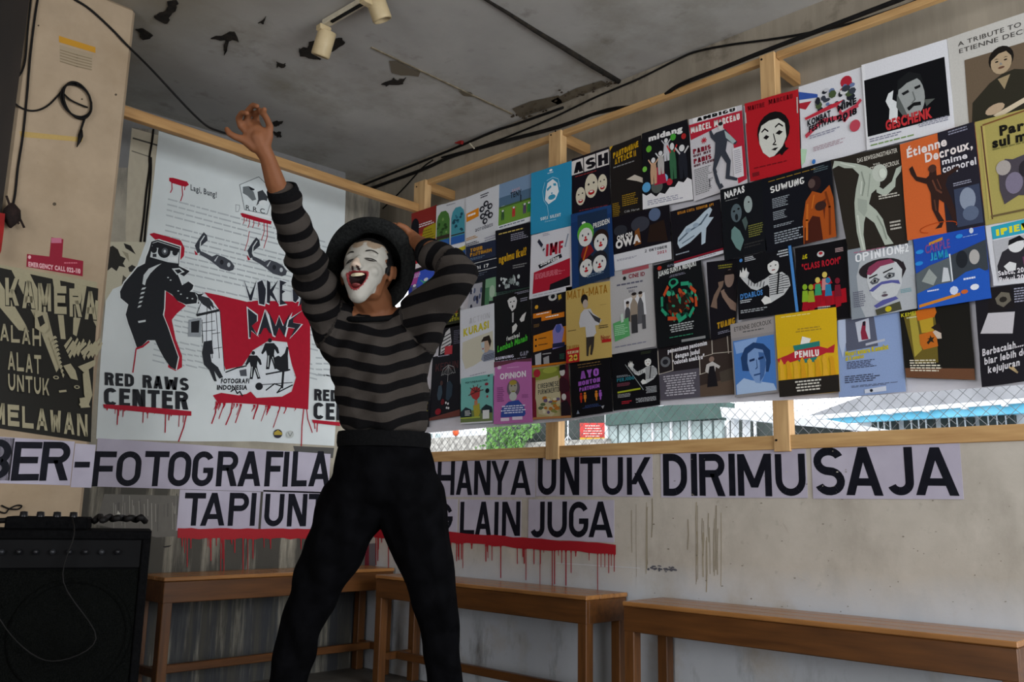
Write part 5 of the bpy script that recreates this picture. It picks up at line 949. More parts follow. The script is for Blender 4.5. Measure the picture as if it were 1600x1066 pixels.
def A_ipien(p):
    p.r(.08, .08, 1, .28, '2ca0b8'); p.T(.14, .14, .9, .1, 'IPIEN FOR', 'd8d42c', .26, rise=.02); p.r(.08, .3, 1, .92, 'b0b0b4'); p.poly([(.1, .7), (.2, .5), (.4, .42), (.6, .4), (.8, .5), (1, .6), (1, .92), (.1, .92)][::-1], '2c2a30'); p.e(.42, .44, .12, .1, 'd8d8d8'); p.poly([(.3, .42), (.32, .34), (.48, .3), (.56, .38), (.44, .38)][::-1], '16161a'); p.poly([(.2, .72), (.3, .66), (.4, .7), (.38, .8), (.26, .8)][::-1], 'd8d8d8'); p.poly([(.5, .62), (.66, .6), (.68, .76), (.52, .78)][::-1], '6c3c5c'); p.t(.1, .78, .6, .07, 'Sabtu, 20 Mei', 'e0dce0', .03, rise=.03); p.t(.1, .88, .8, .07, 'Pukul 20.00 WIB', 'e0dce0', .03, rise=.03)
def A_botts(p): p.T(.3, .3, .6, .18, 'BIT', 'a8a42c', .25); p.T(.3, .52, .65, .18, 'BOTTM', 'a8a42c', .25); p.e(.75, .2, .12, .08, 'b04c2c')
def A_striped(p):
    p.poly([(.1, .6), (.3, .2), (.5, .1), (.6, .5), (.5, .7), (.1, .8)][::-1], 'c8c8c8')
    for i in range(5): p.line([(.15, .35+i*.1), (.55, .25+i*.1)], .03, '22242a')
    p.r(.3, .6, .65, .85, 'b83c44'); p.g(.7, .2, 1, .6, 8, '667')
def A_umbrella(p):
    p.g(.2, .0, .75, .03, 1, 'aab'); p.T(.14, .12, .8, .12, 'KEBUN', '4a2c2e', .14); c = []
    for a in range(7):
        x = .37+a*.07; p.line([(.6, .18), (x, .32)], .008, '8a8c8c')
    p.line([(.36, .32), (.42, .22), (.6, .17), (.78, .21), (.84, .31)], .012, '9a9c9c'); p.line([(.36, .32), (.48, .3), (.6, .33), (.72, .3), (.84, .31)], .008, '8a8c8c'); p.line([(.6, .18), (.58, .5)], .012, 'a8a8a8')
    p.poly([(.24, .62), (.28, .48), (.38, .46), (.42, .6), (.36, .7), (.28, .7)][::-1], '3c4c58'); p.poly([(.54, .7), (.56, .44), (.66, .42), (.76, .5), (.74, .66), (.62, .74)][::-1], '2c3c48'); p.e(.38, .44, .05, .04, '4c3834', 8); p.e(.3, .88, .1, .05, '8a1c28', 10); p.e(.44, .74, .06, .05, '6a1c24', 8)
    for x, y in ((.55, .76), (.62, .78), (.58, .84), (.64, .85)): p.e(x, y, .03, .02, 'd8d8d8', 6)
    p.poly([(0, .96), (1, .9), (1, 1), (0, 1)], '6a3c34')
def A_spine(p): p.r(.2, 0, .9, .1, 'bbb')
def A_spine2(p):
    p.g(.25, .05, .8, .15, 2, 'ddd')
    for i in range(7): p.g(.25, .25+i*.1, .85, .31+i*.1, 1, 'a8a42c', i)
def A_teal(p):
    p.t(.15, .09, .7, .04, 'PERTUNJUKAN TARI', '1c3a3c', .02); p.e(.88, .03, .04, .02, '444', 7); p.poly([(.3, .36), (.36, .24), (.5, .22), (.62, .28), (.6, .44), (.5, .52), (.38, .46)][::-1], 'a83c3c'); 
    for a in (-2.4, -1.9, -1.3, -.8, -.2, 2.8): p.line([(.48, .34), (.48+.24*math.cos(a), .34+.16*math.sin(a))], .02, '4c2c2c')
    p.r(.0, .72, 1, 1, '6c7c4c'); p.poly([(0, .74), (.16, .64), (.34, .7), (.36, .86), (0, .9)][::-1], '23343a'); p.poly([(.66, .7), (.8, .62), (.98, .68), (1, .8), (.66, .8)][::-1], '23343a'); p.poly([(.4, .62), (.6, .58), (.62, .78), (.56, .88), (.44, .86)][::-1], 'a8a03c'); p.r(.44, .52, .54, .62, 'b87c5c'); p.e(.84, .34, .06, .05, '1a2226'); p.e(.82, .2, .06, .03, '8c2c3c', 8); p.e(.84, .46, .03, .03, 'a83c4c', 8)
    p.g(.14, .72, .34, .84, 4, 'd8dcd8'); p.r(.7, .74, .9, .92, 'dcdfdc'); p.r(.0, .86, .62, .89, 'a8b84c'); p.r(0, .97, 1, 1, 'dcdce0')
def A_opinion(p):
    p.poly([(0, 0), (1, 0), (1, .05), (.6, .03), (0, .09)][::-1], '6c3c4c'); p.e(.15, .1, .06, .03, 'dcd', 7); p.g(.3, .11, .75, .13, 1, 'e0b8d8', 0, 1); p.t(.17, .2, .7, .09, 'OPiNiON', 'f0e8f0', .05, rise=.02); p.e(.53, .45, .17, .14, '6c5c6c'); p.e(.52, .43, .11, .1, 'a8a494'); p.e(.52, .36, .1, .04, 'a8943c', 10); p.e(.52, .58, .1, .07, 'c0c4c0'); p.e(.48, .41, .02, .01, '222', 7); p.e(.57, .41, .02, .01, '222', 7); p.e(.53, .5, .05, .012, '884', 7)
    p.poly([(.2, .9), (.22, .76), (.4, .66), (.66, .64), (.8, .74), (.84, .86), (.8, .9)][::-1], '3450a0'); p.g(.2, .72, .86, .86, 4, 'dce0f4', 0, 1); p.g(.1, .42, .3, .66, 8, '884a80'); p.g(.75, .56, .92, .62, 3, '884a80'); p.r(.2, .91, .42, .96, 'e8d8e8'); p.r(.5, .9, .76, .95, 'e8d8e8')
def A_purwo(p):
    p.r(.02, .05, .8, .26, '8a943c'); p.e(.14, .13, .1, .08, 'b02c3c', 10); p.e(.5, .1, .2, .06, 'a8b04c', 10); p.poly([(.78, .1), (1, .0), (1, 1), (.74, 1)][::-1], '5a1c2c'); p.r(.0, .2, .1, 1, '7c2434')
    p.poly([(.1, .3), (.72, .22), (.76, .8), (.5, .96), (.16, .9), (.08, .6)][::-1], 'cabf9a'); p.T(.16, .34, .56, .09, 'CIREBONESE', '3a3c3c', .16, rise=.04); p.T(.16, .45, .56, .09, 'PURWOKERTO', '3a3c3c', .16, rise=.04); rnd = random.Random(6)
    for i in range(26): p.e(rnd.uniform(.14, .72), rnd.uniform(.58, .94), rnd.uniform(.03, .08), rnd.uniform(.02, .04), rnd.choice(['8a8a4c', 'c8b87c', '5c6c4c', 'b8742c', 'e0d8b8', '6a5a7c']), 7)
    p.e(.84, .17, .07, .07, 'd0ccc8'); p.poly([(.76, .14), (.78, .04), (.92, .03), (.94, .13)], '16141a'); p.poly([(.74, .5), (.76, .28), (.86, .26), (.98, .34), (1, .52), (.84, .56)][::-1], '3c1824'); p.e(.85, .62, .06, .06, 'd0ccc8'); p.poly([(.76, .95), (.76, .72), (.92, .68), (1, .8), (1, .95)][::-1], '241820'); p.r(0, .96, 1, 1, 'b87c4c')
def A_ayo(p):
    p.g(.12, .07, .85, .1, 1, '8a6a3c', 0, 1); p.g(.15, .12, .85, .14, 1, '8a6a3c', 0, 1); p.T(.26, .2, .46, .14, 'AYO', 'a860c8', .24, rise=.03); p.T(.2, .38, .54, .08, 'NONTON', 'a860c8', .24, rise=.04); p.T(.22, .49, .5, .07, 'PANTOMIM', 'a860c8', .24, rise=.04)
    for x, c in ((.22, 'b8301c'), (.32, 'd8842c'), (.6, 'd8842c'), (.7, 'a860c8')): p.e(x+.035, .605, .03, .02, c, 8); p.poly([(x, .7), (x, .63), (x+.07, .63), (x+.07, .7), (x+.055, .7), (x+.05, .76), (x+.02, .76), (x+.015, .7)], c)
    p.g(.28, .82, .74, .88, 3, '3a4c7c', 0, 1); p.poly([(.12, .95), (.16, .88), (.2, .95)], '8890a0'); p.poly([(.74, .88), (.82, .87), (.78, .93)][::-1], 'a8a8b0')
def A_polemime(p):
    p.g(.66, .03, .9, .08, 3, '3c4430'); mime(p, .38, .1, .6, .52); p.line([(.32, .22), (.68, .7)], .012, '99a0a0'); p.g(.12, .4, .45, .44, 2, '99a0a8'); p.T(.12, .45, .38, .06, 'PERJODO', '2c7c8c', .2, rise=.03); p.g(.12, .54, .4, .6, 3, '8c4c5c'); p.poly([(.12, .68), (.62, .66), (.62, .69), (.12, .71)][::-1], 'a8b02c'); p.g(.12, .73, .4, .8, 3, 'a8a8a8'); p.g(.2, .86, .42, .92, 2, 'c02c3c'); p.g(.72, .66, .96, .78, 5, 'b8bcc0', 0, 2); p.g(.5, .84, .94, .92, 4, 'b8bcc0', 0, 2)
def A_pementasan(p):
    p.r(.0, .48, .56, 1, '56525c'); p.r(.56, .0, 1, 1, '3a302c'); p.poly([(.56, .8), (1, .72), (1, 1), (.56, 1)], '5c4c40'); p.poly([(.82, .6), (1, .55), (1, .75), (.84, .78)][::-1], '4c443c')
    for a, b in (((.74, .0), (.74, .26)), ((.74, .26), (1, .28)), ((.56, .3), (.74, .27)), ((.56, .6), (.72, .56)), ((.94, 0), (.95, .3)), ((.57, .32), (.57, .6)), ((.0, .5), (.2, .46)), ((.2, .05), (.2, .46)), ((0, .05), (0, .5))): p.line([a, b], .012, 'b8b0a4')
    p.e(.1, .28, .07, .1, '6a6c70'); p.e(.1, .28, .04, .05, '26262c')
    p.t(.14, .04, .54, .08, 'pementasan pantomim', 'e4e2e6', .05, rise=.06); p.t(.24, .16, .34, .08, 'dengan judul', 'e4e2e6', .05, rise=.06); p.t(.2, .27, .44, .08, '"celoteh anakku"', 'e4e2e6', .05, rise=.06); p.g(.06, .55, .52, .95, 9, 'bcb8c0', 0, 1)
    p.e(.73, .36, .035, .05, '8a7468'); p.poly([(.64, .56), (.66, .44), (.74, .4), (.84, .5), (.82, .54), (.78, .5), (.77, .6), (.68, .6)][::-1], 'c0bcb8'); p.poly([(.7, .48), (.76, .48), (.8, .84), (.66, .84), (.68, .6)][::-1], '1c1a1e')
def A_blueman(p):
    p.r(0, 0, 1, .2, '9c9694'); p.t(.08, .05, .84, .06, 'ETIENNE DECROUX', '44403e', .01, rise=.02); p.g(.2, .13, .82, .16, 1, '555', 0, 1); p.r(.04, .24, .96, .97, '4c7cc0'); p.poly([(.06, .26), (.6, .24), (.5, .4), (.1, .42)][::-1], '88a8d8'); p.poly([(.06, .97), (.06, .84), (.24, .76), (.4, .8), (.9, .88), (.96, .97)][::-1], 'a8c0e0')
    p.poly([(.22, .66), (.2, .48), (.3, .36), (.5, .3), (.72, .34), (.86, .44), (.86, .6), (.8, .72)][::-1], '24406c'); p.poly([(.36, .44), (.52, .38), (.7, .42), (.76, .56), (.74, .72), (.62, .86), (.5, .84), (.38, .7), (.34, .56)][::-1], '7c9ccc')
    p.poly([(.6, .44), (.72, .46), (.76, .6), (.7, .76), (.6, .84), (.62, .6)][::-1], '4468a0'); p.line([(.4, .54), (.5, .53)], .03, '1c3258'); p.line([(.6, .53), (.7, .52)], .03, '1c3258'); p.line([(.55, .54), (.56, .64), (.52, .66)], .015, '2c4a7c'); p.line([(.48, .74), (.62, .73)], .02, '2c4a7c')
def A_pemilu(p):
    p.r(0, 0, 1, .4, 'd8b01c'); p.r(0, .8, 1, 1, '26221e'); p.g(.1, .03, .7, .05, 1, 'e8d88c'); p.g(.3, .2, .8, .26, 2, 'a8882c', 0, 1); p.poly([(.4, .4), (.44, .3), (.58, .34), (.52, .44)][::-1], 'eceae4')
    p.poly([(.28, .4), (.72, .38), (.72, .44), (.7, .48), (.68, .56), (.62, .62), (.4, .62), (.32, .56), (.3, .46)][::-1], '2c7c74'); p.poly([(.0, .54), (.2, .5), (.34, .46), (.7, .44), (.84, .48), (.96, .44), (.94, .54), (.82, .53), (.7, .56), (.34, .58), (.2, .6), (.04, .62)][::-1], 'b82834'); p.T(.3, .47, .4, .08, 'PEMILU', 'f0e8e4', .22, rise=-.02)
    for i in range(8): x = .03+i*.12; p.poly([(x, .8), (x+.01, .66), (x-.01, .6), (x+.03, .54+.03*(i % 3)), (x+.07, .6), (x+.07, .68), (x+.09, .8)], 'd89c20' if i % 2 else 'e0ac30')
    p.g(.25, .83, .75, .97, 4, 'd8d4c8', 0, 1)
def A_lightblue(p):
    p.poly([(.1, 0), (.6, 0), (.64, .4), (.14, .42)], '5a5e70'); p.poly([(.02, .0), (.14, .0), (.14, .3), (.08, .5), (.02, .3)], 'b8c4dc'); p.poly([(.3, .06), (.52, .03), (.53, .3), (.34, .32)][::-1], 'c4c8d4'); p.poly([(.38, .2), (.42, .07), (.47, .07), (.46, .18), (.5, .3), (.39, .3)][::-1], '8c2c40'); p.poly([(.42, .07), (.46, .06), (.46, .12), (.42, .12)][::-1], '23202a')
    p.poly([(.45, .35), (.75, .32), (.75, .35), (.45, .38)][::-1], 'b8bcc8'); p.t(.12, .42, .68, .06, 'Mouri antara Kemelut', 'c8b818', .06, rise=.04); p.t(.12, .49, .3, .05, 'di Kemelut', 'c8b818', .05, rise=.04); p.g(.14, .56, .62, .66, 5, '3c4054'); p.g(.1, .74, .7, .84, 4, '3c4054'); p.g(.2, .87, .9, .9, 2, '555c70'); p.poly([(.4, .93), (.72, .91), (.72, .97), (.4, .98)][::-1], 'd0d6e4'); p.e(.5, .95, .025, .02, '23262e', 8)
def A_mailbox(p):
    p.poly([(.06, .1), (.3, .02), (.5, .0), (.52, .3), (.5, .78), (.16, .8)][::-1], '6a5c24'); p.poly([(.14, .1), (.24, .06), (.28, .6), (.16, .7)][::-1], 'a8983c'); p.t(.02, .04, .36, .05, 'KEMELUT', 'c8c02c', .03, rise=.04); p.g(.1, .11, .3, .14, 1, 'c8c8a8'); p.poly([(.24, .04), (.52, .0), (.54, .1), (.5, .16), (.26, .18)][::-1], 'c8681c'); p.poly([(.28, .18), (.48, .16), (.48, .36), (.3, .36)][::-1], 'b8982c')
    p.poly([(.26, .38), (.5, .34), (.52, .56), (.3, .6), (.26, .52)][::-1], 'c06820'); p.poly([(.36, .5), (.4, .46), (.37, .45), (.41, .44), (.42, .4), (.44, .44), (.48, .43), (.45, .47), (.47, .51), (.42, .49), (.38, .53)], '2c2418'); p.poly([(.46, .36), (.5, .34), (.58, .38), (.58, .46), (.52, .46)][::-1], 'c8b8a8'); p.poly([(.44, .3), (.56, .24), (.6, .4), (.5, .34)][::-1], '241c18'); p.r(0, .86, 1, 1, '6a4630'); p.g(.08, .74, .58, .92, 5, 'dcd4c0')
def A_berba(p):
    p.poly([(.18, .02), (.46, .0), (.5, .24), (.16, .28)][::-1], '1a1618'); p.poly([(.26, .12), (.34, .06), (.44, .08), (.46, .16), (.36, .22), (.28, .18)][::-1], '6a6458'); p.e(.36, .14, .05, .03, '26221e', 8); p.poly([(.04, .46), (.16, .26), (.5, .28), (.46, .5)][::-1], 'c0bcc0'); p.g(.5, .04, .8, .2, 6, '99a')
    p.t(.04, .62, .6, .07, 'Berbacalah......', 'd0ccd0', .03, rise=.09, shear=.1); p.t(.06, .71, .74, .07, 'biar lebih dekat', 'd0ccd0', .03, rise=.09, shear=.1); p.t(.1, .8, .44, .07, 'kejujuran', 'd0ccd0', .03, rise=.09, shear=.1); p.line([(.4, .84), (.5, .9), (.44, .84)], .02, 'b8a078'); p.t(.6, .88, .3, .06, 'Oleh:', 'd0ccd0', .02, shear=.1)
L = 'poster '
POSTERS = [   # corners tl tr br bl (pixels on the frame plane), layer, paper colour, picture, label
 ([(643, 334), (683, 320), (682, 388), (643, 400)], 1, '8c2a26', A_redyellow, 'red poster with a yellow block, top-left end of the poster wall'),
 ([(642, 392), (676, 384), (676, 424), (641, 430)], 0, '5a2c50', A_redpeople, 'small red and white poster half hidden behind the bent arm of the mime'),
 ([(638, 430), (679, 416), (677, 464), (638, 474)], 1, '2c3a9c', A_purple, 'purple and blue poster with two tiny green figures beside the hat'),
 ([(682, 322), (728, 309), (728, 398), (680, 410)], 2, 'd2d4d8', A_arches, 'white poster with two arched green and blue pictures over blue stripes'),
 ([(728, 309), (780, 288), (778, 380), (728, 396)], 3, 'd6d8dc', A_whiteorange, 'white poster with an orange tab and a dark knot of acrobats'),
 ([(779, 289), (831, 271), (829, 346), (778, 361)], 2, 'cdd0d4', A_teny, 'landscape poster of grey sky over a green field with small players'),
 ([(830, 271), (893, 251), (893, 354), (829, 367)], 4, '2e93bd', A_sofa, 'plain sky-blue poster with a white line drawing of a singing face'),
 ([(893, 249), (951, 229), (954, 334), (894, 345)], 3, '17131c', A_ash, 'black poster with three laughing white masks under the letters ASH'),
 ([(953, 230), (1002, 211), (1008, 331), (955, 342)], 4, '1f1b1a', A_attack, 'dark brown poster headed PANTOMIME ATTACK II in yellow'),
 ([(1003, 209), (1074, 186), (1084, 312), (1005, 328)], 5, '14141a', A_midang, 'black poster of a crowd of cartoon mimes on white clouds among coloured dots'),
 ([(1076, 187), (1159, 164), (1168, 286), (1084, 315)], 6, 'cfccd0', A_paris, 'red and pale grey poster of a lanky mime in a waistcoat with PARIS lettering'),
 ([(1163, 162), (1247, 139), (1251, 266), (1172, 284)], 7, 'b81c26', A_redmime, 'bright red poster with one large white mime face in black curls'),
 ([(1248, 136), (1347, 104), (1355, 234), (1253, 266)], 6, 'dcdce0', A_komb, 'white festival poster splashed with red brush strokes and ink drawings'),
 ([(1346, 102), (1479, 61), (1492, 201), (1355, 235)], 7, 'dedee2', A_geschenk, 'white-edged black poster of a moustached man over red GESCHENK lettering'),
 ([(1480, 60), (1650, 3), (1650, 165), (1492, 200)], 6, 'c4c1ba', A_tribute, 'cream poster with a sepia photograph of a seated man writing, top right corner'),
 ([(728, 386), (776, 374), (776, 432), (727, 444)], 5, '232c44', A_tour, 'dark blue TOUR PANTOMIM poster beside the elbow of the mime'),
 ([(774, 361), (829, 347), (829, 448), (775, 457)], 5, '12121a', A_ngelmu, 'black poster with yellow words ngelmu iku over a grey cluster'),
 ([(775, 448), (829, 438), (829, 462), (775, 470)], 3, '2c3638', A_strip, 'dark green strip of a poster showing under the black ngelmu iku poster'),
 ([(830, 368), (893, 353), (894, 453), (827, 468)], 7, 'd8d8de', A_imf, 'white showcase poster with a red box of text and red IMF letters'),
 ([(892, 335), (955, 320), (960, 431), (894, 452)], 8, '1f4276', A_presiden, 'dark blue poster with four clown faces, one with green hair'),
 ([(955, 340), (1046, 320), (1050, 405), (961, 424)], 7, '17141c', A_owa, 'black photographic poster with white OWA lettering and a white date band'),
 ([(1047, 331), (1125, 311), (1131, 396), (1054, 418)], 8, '15131a', A_kisah, 'black poster of a pale sleeping statue-like figure with a thin red line'),
 ([(1125, 297), (1190, 281), (1198, 391), (1132, 408)], 9, '111419', A_napas, 'black NAPAS poster with two pale greenish faces'),
 ([(1190, 281), (1298, 250), (1307, 370), (1197, 396)], 9, '10121a', A_suwung, 'black SUWUNG poster with a man wrapped in orange cloth'),
 ([(1298, 250), (1406, 225), (1420, 380), (1326, 396)], 9, '2b2620', A_beweg, 'dark brown poster of a white marble-like body bending with arms spread'),
 ([(1406, 226), (1522, 190), (1540, 352), (1418, 376)], 10, 'cf6430', A_etienne, 'orange and black poster of a dark figure dancing with arms spread'),
 ([(1523, 191), (1650, 157), (1650, 333), (1540, 352)], 9, 'a89c58', A_parole, 'mustard yellow poster with heavy black title at the right edge'),
 ([(735, 442), (776, 432), (776, 482), (730, 486)], 4, '23262a', A_group, 'torn poster with a group photo and green stripe above the yellow KURASI one'),
 ([(719, 485), (772, 474), (773, 587), (719, 600)], 6, 'd6d8de', A_kurasi, 'white KURASI poster with a profile of a man in a striped shirt'),
 ([(770, 464), (828, 450), (830, 561), (772, 570)], 5, '101214', A_lembah, 'black poster of a white-gloved mime with green script lettering'),
 ([(831, 468), (887, 455), (886, 568), (831, 575)], 5, '17141a', A_orange, 'black and orange poster with a purple cartoon figure'),
 ([(884, 449), (953, 439), (956, 558), (885, 568)], 7, 'c8ab62', A_mata, 'tan MATA-MATA poster of a man in a white shirt with a red 28 corner'),
 ([(953, 424), (1019, 412), (1026, 541), (955, 554)], 6, 'b8b6b6', A_white3, 'light grey poster with three men and a green box'),
 ([(1021, 415), (1094, 396), (1109, 531), (1027, 545)], 8, '111417', A_juang, 'black poster with a swirling green and red ring'),
 ([(1104, 410), (1153, 404), (1149, 522), (1111, 532)], 6, '15131a', A_tuang, 'black poster of a man with crossed hands beside the green ringed poster'),
 ([(1151, 404), (1238, 383), (1248, 487), (1154, 500)], 9, '0f1015', A_dablos, 'black poster of a striped waving mime with a blue right edge'),
 ([(1242, 388), (1323, 373), (1328, 497), (1248, 502)], 7, '0d0b10', A_class, 'black poster with red CLASS ROOM letters over bright puppets on red seats'),
 ([(1324, 391), (1426, 372), (1433, 482), (1331, 500)], 9, '9aa0a8', A_opinion2, 'grey poster with a large cut-up face in a magenta cap headed OPINION#2'),
 ([(1427, 374), (1538, 349), (1549, 466), (1435, 484)], 10, '1f4cae', A_jawa, 'bright blue poster with grey photographs and light blue JAWA letters'),
 ([(1539, 349), (1650, 322), (1650, 438), (1553, 447)], 8, 'd2d2d6', A_ipien, 'white poster with a turquoise heading and a pointing mime at the right edge'),
 ([(690, 486), (719, 480), (719, 508), (690, 514)], 3, '2c2e1c', A_botts, 'scrap of dark poster with olive yellow letters under the bent elbow'),
 ([(688, 510), (719, 504), (719, 560), (684, 566)], 3, '14141a', A_striped, 'narrow black poster of a striped figure beside the ribs of the mime'),
 ([(676, 558), (719, 551), (719, 650), (670, 658)], 4, '12151c', A_umbrella, 'black poster with a see-through umbrella over dark figures'),
 ([(662, 610), (672, 608), (670, 667), (658, 670)], 5, '16161a', A_spine2, 'very narrow black poster edge with yellow letters beside the waist of the mime'),
 ([(720, 592), (770, 584), (770, 660), (720, 663)], 7, '74b8b0', A_teal, 'pale turquoise poster with a red puppet above a small village'),
 ([(772, 566), (830, 560), (832, 660), (771, 663)], 6, 'c070b0', A_opinion, 'pink OPINION poster with a grey-haired face in blue clothes'),
 ([(831, 574), (888, 566), (893, 653), (833, 656)], 4, 'b8aa78', A_purwo, 'olive and maroon poster with two bowler-hatted comedians down its right side'),
 ([(890, 566), (953, 556), (957, 643), (894, 653)], 5, '0d0d12', A_ayo, 'black AYO NONTON poster in purple letters with four little people'),
 ([(954, 554), (1027, 544), (1031, 633), (959, 642)], 4, '0c0d12', A_polemime, 'black poster of a striped mime pulling a pole'),
 ([(1028, 545), (1144, 524), (1147, 616), (1032, 626)], 4, '241f22', A_pementasan, 'wide brown-black poster of an actor among hanging picture frames'),
 ([(1141, 507), (1211, 494), (1217, 613), (1148, 621)], 7, '8f8b8c', A_blueman, 'poster with a portrait printed all in blue under a grey heading'),
 ([(1211, 493), (1306, 480), (1312, 612), (1218, 621)], 8, 'dcae1e', A_pemilu, 'yellow PEMILU poster with raised hands around a teal ballot box'),
 ([(1308, 501), (1405, 486), (1416, 612), (1311, 621)], 6, '8ea3cc', A_lightblue, 'light blue poster with a small red-dressed figure and yellow headline'),
 ([(1405, 487), (1514, 468), (1524, 594), (1416, 590)], 7, '16140f', A_mailbox, 'black and olive poster with orange letterbox and a star'),
 ([(1522, 453), (1650, 436), (1650, 590), (1534, 605)], 9, '15131a', A_berba, 'black poster with a picture of an open book and slanted white handwriting'),
]
for C4, lay, col, art, lab in POSTERS:
    X0 = -.0275-.0052*lay
    q = [onx(x, y, X0) for x, y in C4]
    def fm(u, v, l, q=q): return (q[0]*(1-u)+q[1]*u)*(1-v)+(q[3]*(1-u)+q[2]*u)*v+Vector((-.0008-l, 0, 0))
    b_ = MB(); N = 6; c = hexc(col); rnd = random.Random(int(q[0].y*1000))
    pts = [q[0]+(q[1]-q[0])*(i/N) for i in range(N)]+[q[1]+(q[2]-q[1])*(i/N) for i in range(N)]+[q[2]+(q[3]-q[2])*(i/N) for i in range(N)]+[q[3]+(q[0]-q[3])*(i/N) for i in range(N)]
    b_.prism([p+Vector((0, rnd.uniform(-.0012, .0012), rnd.uniform(-.0012, .0012))) for p in pts], (.0012, 0, 0), c)
    o = b_.build('poster', M_paper); tag(o, lab if 'poster' in lab else L+lab, 'poster', 'theatre posters on the window frame')
    p = Print(fm, .00012); art(p); p.build('print', M_print, o)
# ------------------------------------------------------------------ cables
def cable(label, pts, r, n=6, parent=None, name='cable', cat='cable', mt=None):
    b_ = MB(); b_.tube(spline(pts, n), r, 6); o = b_.build(name, mt or M_blk, parent, True)
    return tag(o, label, cat) if label else o
XB = XLIN-.012
bund = [onx(x, y, XB) for x, y in ((548, 306), (600, 287), (660, 265), (710, 243), (790, 220), (870, 199), (950, 172))]+[onx(x, y, -.018) for x, y in ((1000, 160), (1060, 134), (1130, 106), (1200, 78), (1300, 40), (1425, -8))]
cable('thick black cable bundle running along the top rail to the corner', bund[:7]+[bund[7]+Vector((.1, 0, .02))]+bund[8:], .014)
cable('thin black cable curving above the bundle across the bare concrete beam', [onx(x, y, XB) for x, y in ((690, 246), (760, 226), (850, 190), (930, 152), (1000, 122), (1060, 92), (1090, 80), (1140, 70), (1200, 62), (1260, 52), (1330, 36), (1420, 6), (1440, -6))], .007)
cable('loose black cable hanging down from the bundle into the corner', [onx(x, y, XB) for x, y in ((676, 250), (660, 262), (640, 284), (622, 303), (598, 326))], .006)
cable('black cable lying in the angle of ceiling and concrete beam', [onx(x, y, XLIN-.008) for x, y in ((560, 292), (620, 268), (700, 236), (770, 206), (809, 193), (880, 168))], .01)
cable('black cable sagging from the pillar top to the pine wall beam', [ony(x, y, YP-.01) for x, y in ((108, -6), (140, 14), (175, 46), (200, 72))]+[ony(x, y, .06) for x, y in ((240, 112), (290, 166), (322, 196), (345, 206), (362, 211))], .007)
cable('black cable hanging straight down the left side of the pillar', [ony(x, y, YP-.012) for x, y in ((60, -8), (54, 30), (47, 90), (42, 150), (36, 210), (28, 262), (24, 300), (20, 322))], .006)
cable('thin wire looping from the left cable to the coil on the pillar', [ony(x, y, YP-.012) for x, y in ((49, -8), (44, 40), (40, 90), (34, 112), (22, 128), (17, 145), (24, 162), (42, 172), (60, 172), (76, 164), (90, 150), (98, 140))], .005)
cc = empty('cable_coil', ony(120, 132, YP-.012), 'coiled black cable hung on a nail in the middle of the pillar', 'cable')
for k, (rx, ry, dx) in enumerate(((23, 27, 0), (21, 29, 1), (24, 25, -1), (22, 28, 1))):
    cable(None, [ony(120+dx+rx*math.cos(a)+ry*.15*math.sin(a), 157+ry*math.sin(a)+rx*.15*math.cos(a), YP-.012-.006*k) for a in np.linspace(0, 6.283, 15)], .005, 4, cc, 'loop')
cable(None, [ony(x, y, YP-.02) for x, y in ((99, 146), (110, 156), (124, 163), (137, 168))], .005, 4, cc, 'loose_wire')
cable(None, [ony(x, y, YP-.02) for x, y in ((134, 180), (129, 195), (125, 208))], .006, 4, cc, 'tail')
b_ = MB(); b_.tube([ony(x, y, YP-.02) for x, y in ((127, 203), (126, 212), (124, 220), (120, 230))], [.008, .014, .01, .002], 8); b_.build('plug', M_blk, cc, True)
b_ = MB(); b_.tube([ony(121, 131, YP+.01), ony(121, 131, YP-.05)], .008, 8); b_.build('nail', M_blk, cc, True)
cable('pair of thin wires hanging down the cream wall left of the mural', [ony(x, y, YL-.012) for x, y in ((240, 202), (238, 220), (234, 245), (234, 262), (229, 300), (225, 340), (220, 378))], .006)
cable('second thin wire beside the pair left of the mural', [ony(x, y, YL-.012) for x, y in ((236, 246), (236, 270), (233, 310), (229, 345), (226, 378))], .006)
# tassel and red cloth at the left edge
D_ = 3.9
ts = empty('tassel', at(20, 322, 3.95), 'dark feathery tassel hanging at the left edge of the pillar', 'ornament')
M_fib = mat('dark_fibre', '1a1210', '2c1e1a', 30, .9, .3); M_redc = mat('red_cloth', '7a1210', '951c18', 10, .8, .2)
b_ = MB(); b_.tube([ony(x, y, YP-.05) for x, y in ((19, 318), (19, 328), (18, 342), (16, 356))], [.012, .04, .045, .006], 10); b_.build('knot', M_fib, ts, True)
for pts in (((19, 324), (28, 336), (38, 356)), ((18, 324), (8, 334), (0, 340)), ((17, 326), (12, 312), (10, 306)), ((20, 330), (26, 345), (30, 350)), ((16, 330), (6, 342), (2, 352))):
    b_ = MB(); b_.tube(spline([ony(x, y, YP-.06) for x, y in pts], 4), .006, 5); b_.build('strand', M_fib, ts, True)
b_ = MB(); b_.prism([ony(x, y, YP-.09) for x, y in ((-14, 330), (8, 334), (6, 360), (2, 392), (-2, 402), (-16, 400))], (0, .012, 0)); tag(b_.build('cloth', M_redc), 'scrap of red cloth hanging at the left edge behind the tassel', 'cloth')
# red clip on the cables
b_ = MB(); b_.beam(onx(699, 219, XB-.02), onx(723, 223, XB-.02), .02, .03); tag(b_.build('clip', mat('red_plastic', '8c1c1a', 'a0221e', 10, .5, 0), None, False, .003), 'small red plastic clip on the cable bundle under the ceiling', 'clip')
b_ = MB(); b_.tube([onx(734, 224, XB-.02), onx(741, 232, XB-.02)], .006, 5); tag(b_.build('cable_tie', M_white), 'short white cable tie end beside the red clip', 'cable tie')
